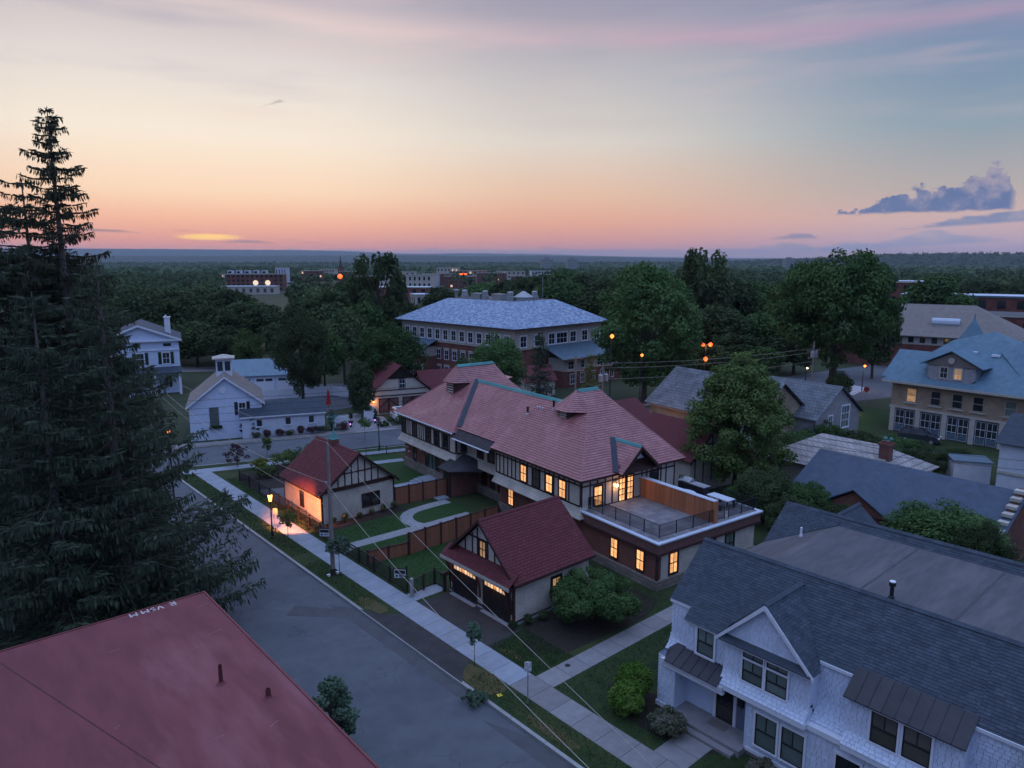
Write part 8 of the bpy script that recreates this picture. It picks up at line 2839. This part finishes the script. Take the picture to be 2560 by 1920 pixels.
t = thing('grill_island', 'dark outdoor kitchen island with a steel grill hood on the terrace', 'grill', tl(10.7, -1.55, 3.446), -TH)
part(t, 'cabinet', MB().box(-.38, .38, -1.35, 1.3, 0, .88), 'metal_dark')
part(t, 'counter', MB().box(-.42, .42, -1.4, .15, .88, .94).box(-.42, .42, 1.05, 1.35, .88, .94), 'galv')
part(t, 'grill_hood', MB().prism([(-.36, .18, .88), (.36, .18, .88), (.36, .18, 1.1), (.1, .18, 1.25), (-.36, .18, .98)], (0, .85, 0)), 'galv')
for k in range(4):
    part(t, 'cabinet_door', MB().box(-.40, -.381, -1.28 + k * .64, -.72 + k * .64, .1, .8), 'black_metal')
t = thing('patio_table', 'long pale patio table on dark legs at the far terrace end', 'table', tl(10.1, -4.75, 3.446), -TH)
tt = part(t, 'table_top', MB().box(-.45, .45, -1.0, 1.0, .70, .75), 'trim_white')
for k in range(7):
    part(t, 'slat', MB().box(-.45 + k * .129, -.335 + k * .129, -1.0, 1.0, .751, .762), 'concrete_white')
for sx in (-.4, .4):
    for sy in (-.92, .92):
        part(t, 'leg', MB().box(sx - .035, sx + .035, sy - .035, sy + .035, 0, .70), 'black_metal')
for sx, lab in ((-.85, 'dark curved bench on the near side of the patio table'), (.78, 'dark curved bench on the far side of the patio table')):
    b = thing('patio_bench', lab, 'bench', tl(10.1 + sx, -4.75, 3.446), -TH)
    part(b, 'seat', MB().prism([(-.18, -.85, .4), (.18, -.85, .4), (.26, 0, .4), (.18, .85, .4), (-.18, .85, .4), (-.10, 0, .4)], (0, 0, .06)), 'black_metal')
    for sy in (-.65, .65):
        part(b, 'leg', MB().box(-.12, .12, sy - .04, sy + .04, 0, .4), 'black_metal')
t = thing('hot_tub', 'round hot tub with pale cover behind the cedar screen', 'hot tub', tl(8.55, -2.3, 3.446), -TH)
part(t, 'shell', MB().lathe([(1.0, 0), (1.05, .5), (1.0, .62)], 24), 'dark_wood')
part(t, 'cover', MB().lathe([(1.06, .62), (1.06, .70), (.5, .74), (.05, .75)], 24), 'concrete_white')

# ---- small lights of the evening
def lamp_post(label, px, py, d, mat='bulb_orange', h=None, power=60, col=(1, .4, .12), r=.28, name='street_light', heads=1, cat='street light'):
    x, y = at(px * Q, d)
    z = ztop(py * Q, d)
    t = thing(name, label, cat, (x, y, -.15))
    part(t, 'post', MB().tube((0, 0, 0), (0, 0, z + .1), .09, .06, 8), 'metal_dark')
    for k in range(heads):
        dx = (k - (heads - 1) / 2) * 1.3
        ca, sa = math.cos(-YAW), math.sin(-YAW)
        part(t, 'lamp_head', MB().lathe([(r * .3, -r), (r, -r * .3), (r, r * .3), (r * .3, r)], 10), mat, loc=(dx * ca - .05, dx * sa - .2, z + .15))
        if heads > 1:
            part(t, 'arm', MB().tube((0, 0, z + .1), (dx * ca, dx * sa, z + .12), .04, None, 5), 'metal_dark')
    if power:
        ld = bpy.data.lights.new('street_glow', 'POINT')
        ld.energy = power
        ld.color = col
        ld.shadow_soft_size = .3
        link('street_glow', ld, t, loc=(-.2, -.5, z + .15 - r))
    return t


lamp_post('twin-headed orange street light left of the big oak', 1533, 744, 118, 'bulb_red', power=260, heads=2, r=.34)
lamp_post('single red-orange signal lamp below the twin street light', 1532, 775, 112, 'bulb_red', power=60, r=.34, name='signal_lamp', cat='signal')
lamp_post('orange street light just above the maple top', 1694, 820, 104, 'bulb_orange', power=120, r=.34)
lamp_post('orange street light in the leaves right of the brick hall porch', 1324, 726, 97, 'bulb_orange', power=30, r=.28)
lamp_post('small orange light low in the huge tree', 1391, 767, 96, 'bulb_orange', power=20, r=.2)
lamp_post('orange light at the left base corner of the brick hall', 858, 775, 118, 'bulb_orange', power=60, r=.25)
lamp_post('orange light behind the transformer pole lighting the bank', 1385, 866, 84, 'bulb_orange', power=180, r=.1)
lamp_post('tiny white light under the big oak', 1758, 795, 118, 'bulb_white', power=0, r=.16)
lamp_post('tiny warm light in the wood behind the white barn', 582, 784, 132, 'bulb_orange', power=0, r=.14)
lamp_post('tiny orange porch light seen through the nearer spruce', 333, 931, 62, 'bulb_orange', power=8, r=.13)
lamp_post('warm street light at the right foot of the big oak', 1885, 790, 122, 'bulb_orange', power=160, r=.2)
lamp_post('red traffic light in the town left of the brick hall', 984, 756 - 1, 260, 'bulb_red', power=0, r=.45, name='signal_lamp', cat='signal')
lamp_post('orange light below the red traffic light in the town', 973, 763, 250, 'bulb_orange', power=0, r=.4)
lamp_post('red neon sign glowing through the trees left of the tall gappy tree', 733, 597, 300, 'bulb_red', power=0, r=1.0, name='neon_sign', cat='sign')
for (px, py, d, lab) in ((1000, 592, 640, 'left red rooftop sign in the town'), (1078, 591, 700, 'right red rooftop sign in the town')):
    x, y = at(px * Q, d)
    s = thing('rooftop_sign', lab, 'sign', (x, y, 0), -YAW)
    z = ztop(py * Q, d)
    part(s, 'support', MB().box(-.2, .2, 0, .3, 0, z - .6), 'metal_dark')
    part(s, 'panel', MB().box(-3.2, 3.2, -.3, 0, z - .6, z + .6), 'bulb_red')
for (x, y, lab, mat_, pw) in ((105, 43.4, 'low garden light on the corner lawn', 'bulb_white', 25), (79.5, 17.5, 'low white garden light beside the pale shed', 'bulb_white', 90), (74.5, 22.5, 'low warm garden light under the shrubs by the pale shed', 'bulb_orange', 30), (90.6, 41.0, 'low warm light beside the grey gabled wing', 'bulb_orange', 20)):
    t = thing('garden_light', lab, 'garden light', (x, y, 0))
    part(t, 'stake', MB().tube((0, 0, 0), (0, 0, .5), .04), 'black_metal')
    part(t, 'lamp', MB().lathe([(.12, .5), (.16, .62), (.12, .74)], 10), mat_)
    ld = bpy.data.lights.new('garden_glow', 'POINT')
    ld.energy = pw
    ld.color = (1, .7, .35)
    ld.shadow_soft_size = .1
    link('garden_glow', ld, t, loc=(-.1, -.25, .75))
sh = thing('pale_shed', 'small pale flat-topped shed beyond the blue-roofed house', 'shed', (80.0, 21.5, 0), R(-60))
bx(sh, 'wall', 'concrete_white', (-1.6, 1.6), (-1.3, 1.3), (0, 2.5))
bx(sh, 'roof', 'metal_blue', (-1.75, 1.75), (-1.45, 1.45), (2.5, 2.62))
sheet('garden_terrace', [(77, 14), (82, 13), (84, 18.5), (78.5, 20)], 0.012, 'paver', .03)
sheet('entrance_terrace', [(92, 10), (100, 11), (103, 18), (97, 20), (91, 17)], 0.012, 'paver', .03)
for k in range(6):
    px = 918 + k * 10.5
    x, y = at(px * Q, 110 - k * 2.2)
    tag(part(None, 'bollard', MB().lathe([(.13, 0), (.13, .8), (.08, .9)], 10, (x, y, -.12)), 'trim_white'), '%s white bollard from the left on the lawn before the brick hall' % ('first', 'second', 'third', 'fourth', 'fifth', 'sixth')[k], 'bollard')
# across the street: planter, umbrella, urns, topiary
t = thing('urn_planter', 'dark urn with a tall plant by the lit barn wall', 'planter', (32.6, 89.6, -.1))
part(t, 'urn', MB().lathe([(.28, 0), (.12, .2), (.12, .35), (.42, .8), (.46, .95)], 12), 'black_metal')
rgp = np.random.default_rng(5)
C_, r_ = blobs(rgp, 12, (0, 0, 1.6), (.45, .45, .85), (.18, .3), .3)
V_, F_, n_ = foliage(rgp, C_, r_, 50, .09)
link('plant', fast_mesh('plant', V_, F_, 'leaf_mid', n_), t)
t = thing('patio_umbrella', 'closed red patio umbrella behind the low white outbuilding', 'umbrella', (48.6, 97.3, -.1))
part(t, 'pole', MB().tube((0, 0, 0), (0, 0, 3.3), .035), 'dark_wood')
part(t, 'canopy', MB().lathe([(.42, .9), (.36, 1.2), (.2, 2.4), (.06, 3.2)], 10), 'red_cloth')
part(t, 'base', MB().box(-.4, .4, -.4, .4, 0, .3), 'stone_path')
for (x, y, lab) in ((45.6, 85.0, 'dark urn topiary left of the far drive'), (49.4, 85.0, 'dark urn topiary right of the far drive')):
    t = thing('topiary', lab, 'topiary', (x, y, -.1))
    part(t, 'urn', MB().lathe([(.25, 0), (.1, .2), (.1, .4), (.35, .75), (.38, .85)], 12), 'black_metal')
    rgp = np.random.default_rng(int(x * 10))
    C_, r_ = blobs(rgp, 12, (0, 0, 1.5), (.3, .3, .7), (.12, .25), .2)
    V_, F_, n_ = foliage(rgp, C_, r_, 50, .08)
    link('plant', fast_mesh('plant', V_, F_, 'leaf_dark', n_), t)
    part(t, 'spotlight', MB().lathe([(.05, .45), (.09, .52), (.05, .6)], 8), 'bulb_purple', loc=(-.25, -.3, 0))
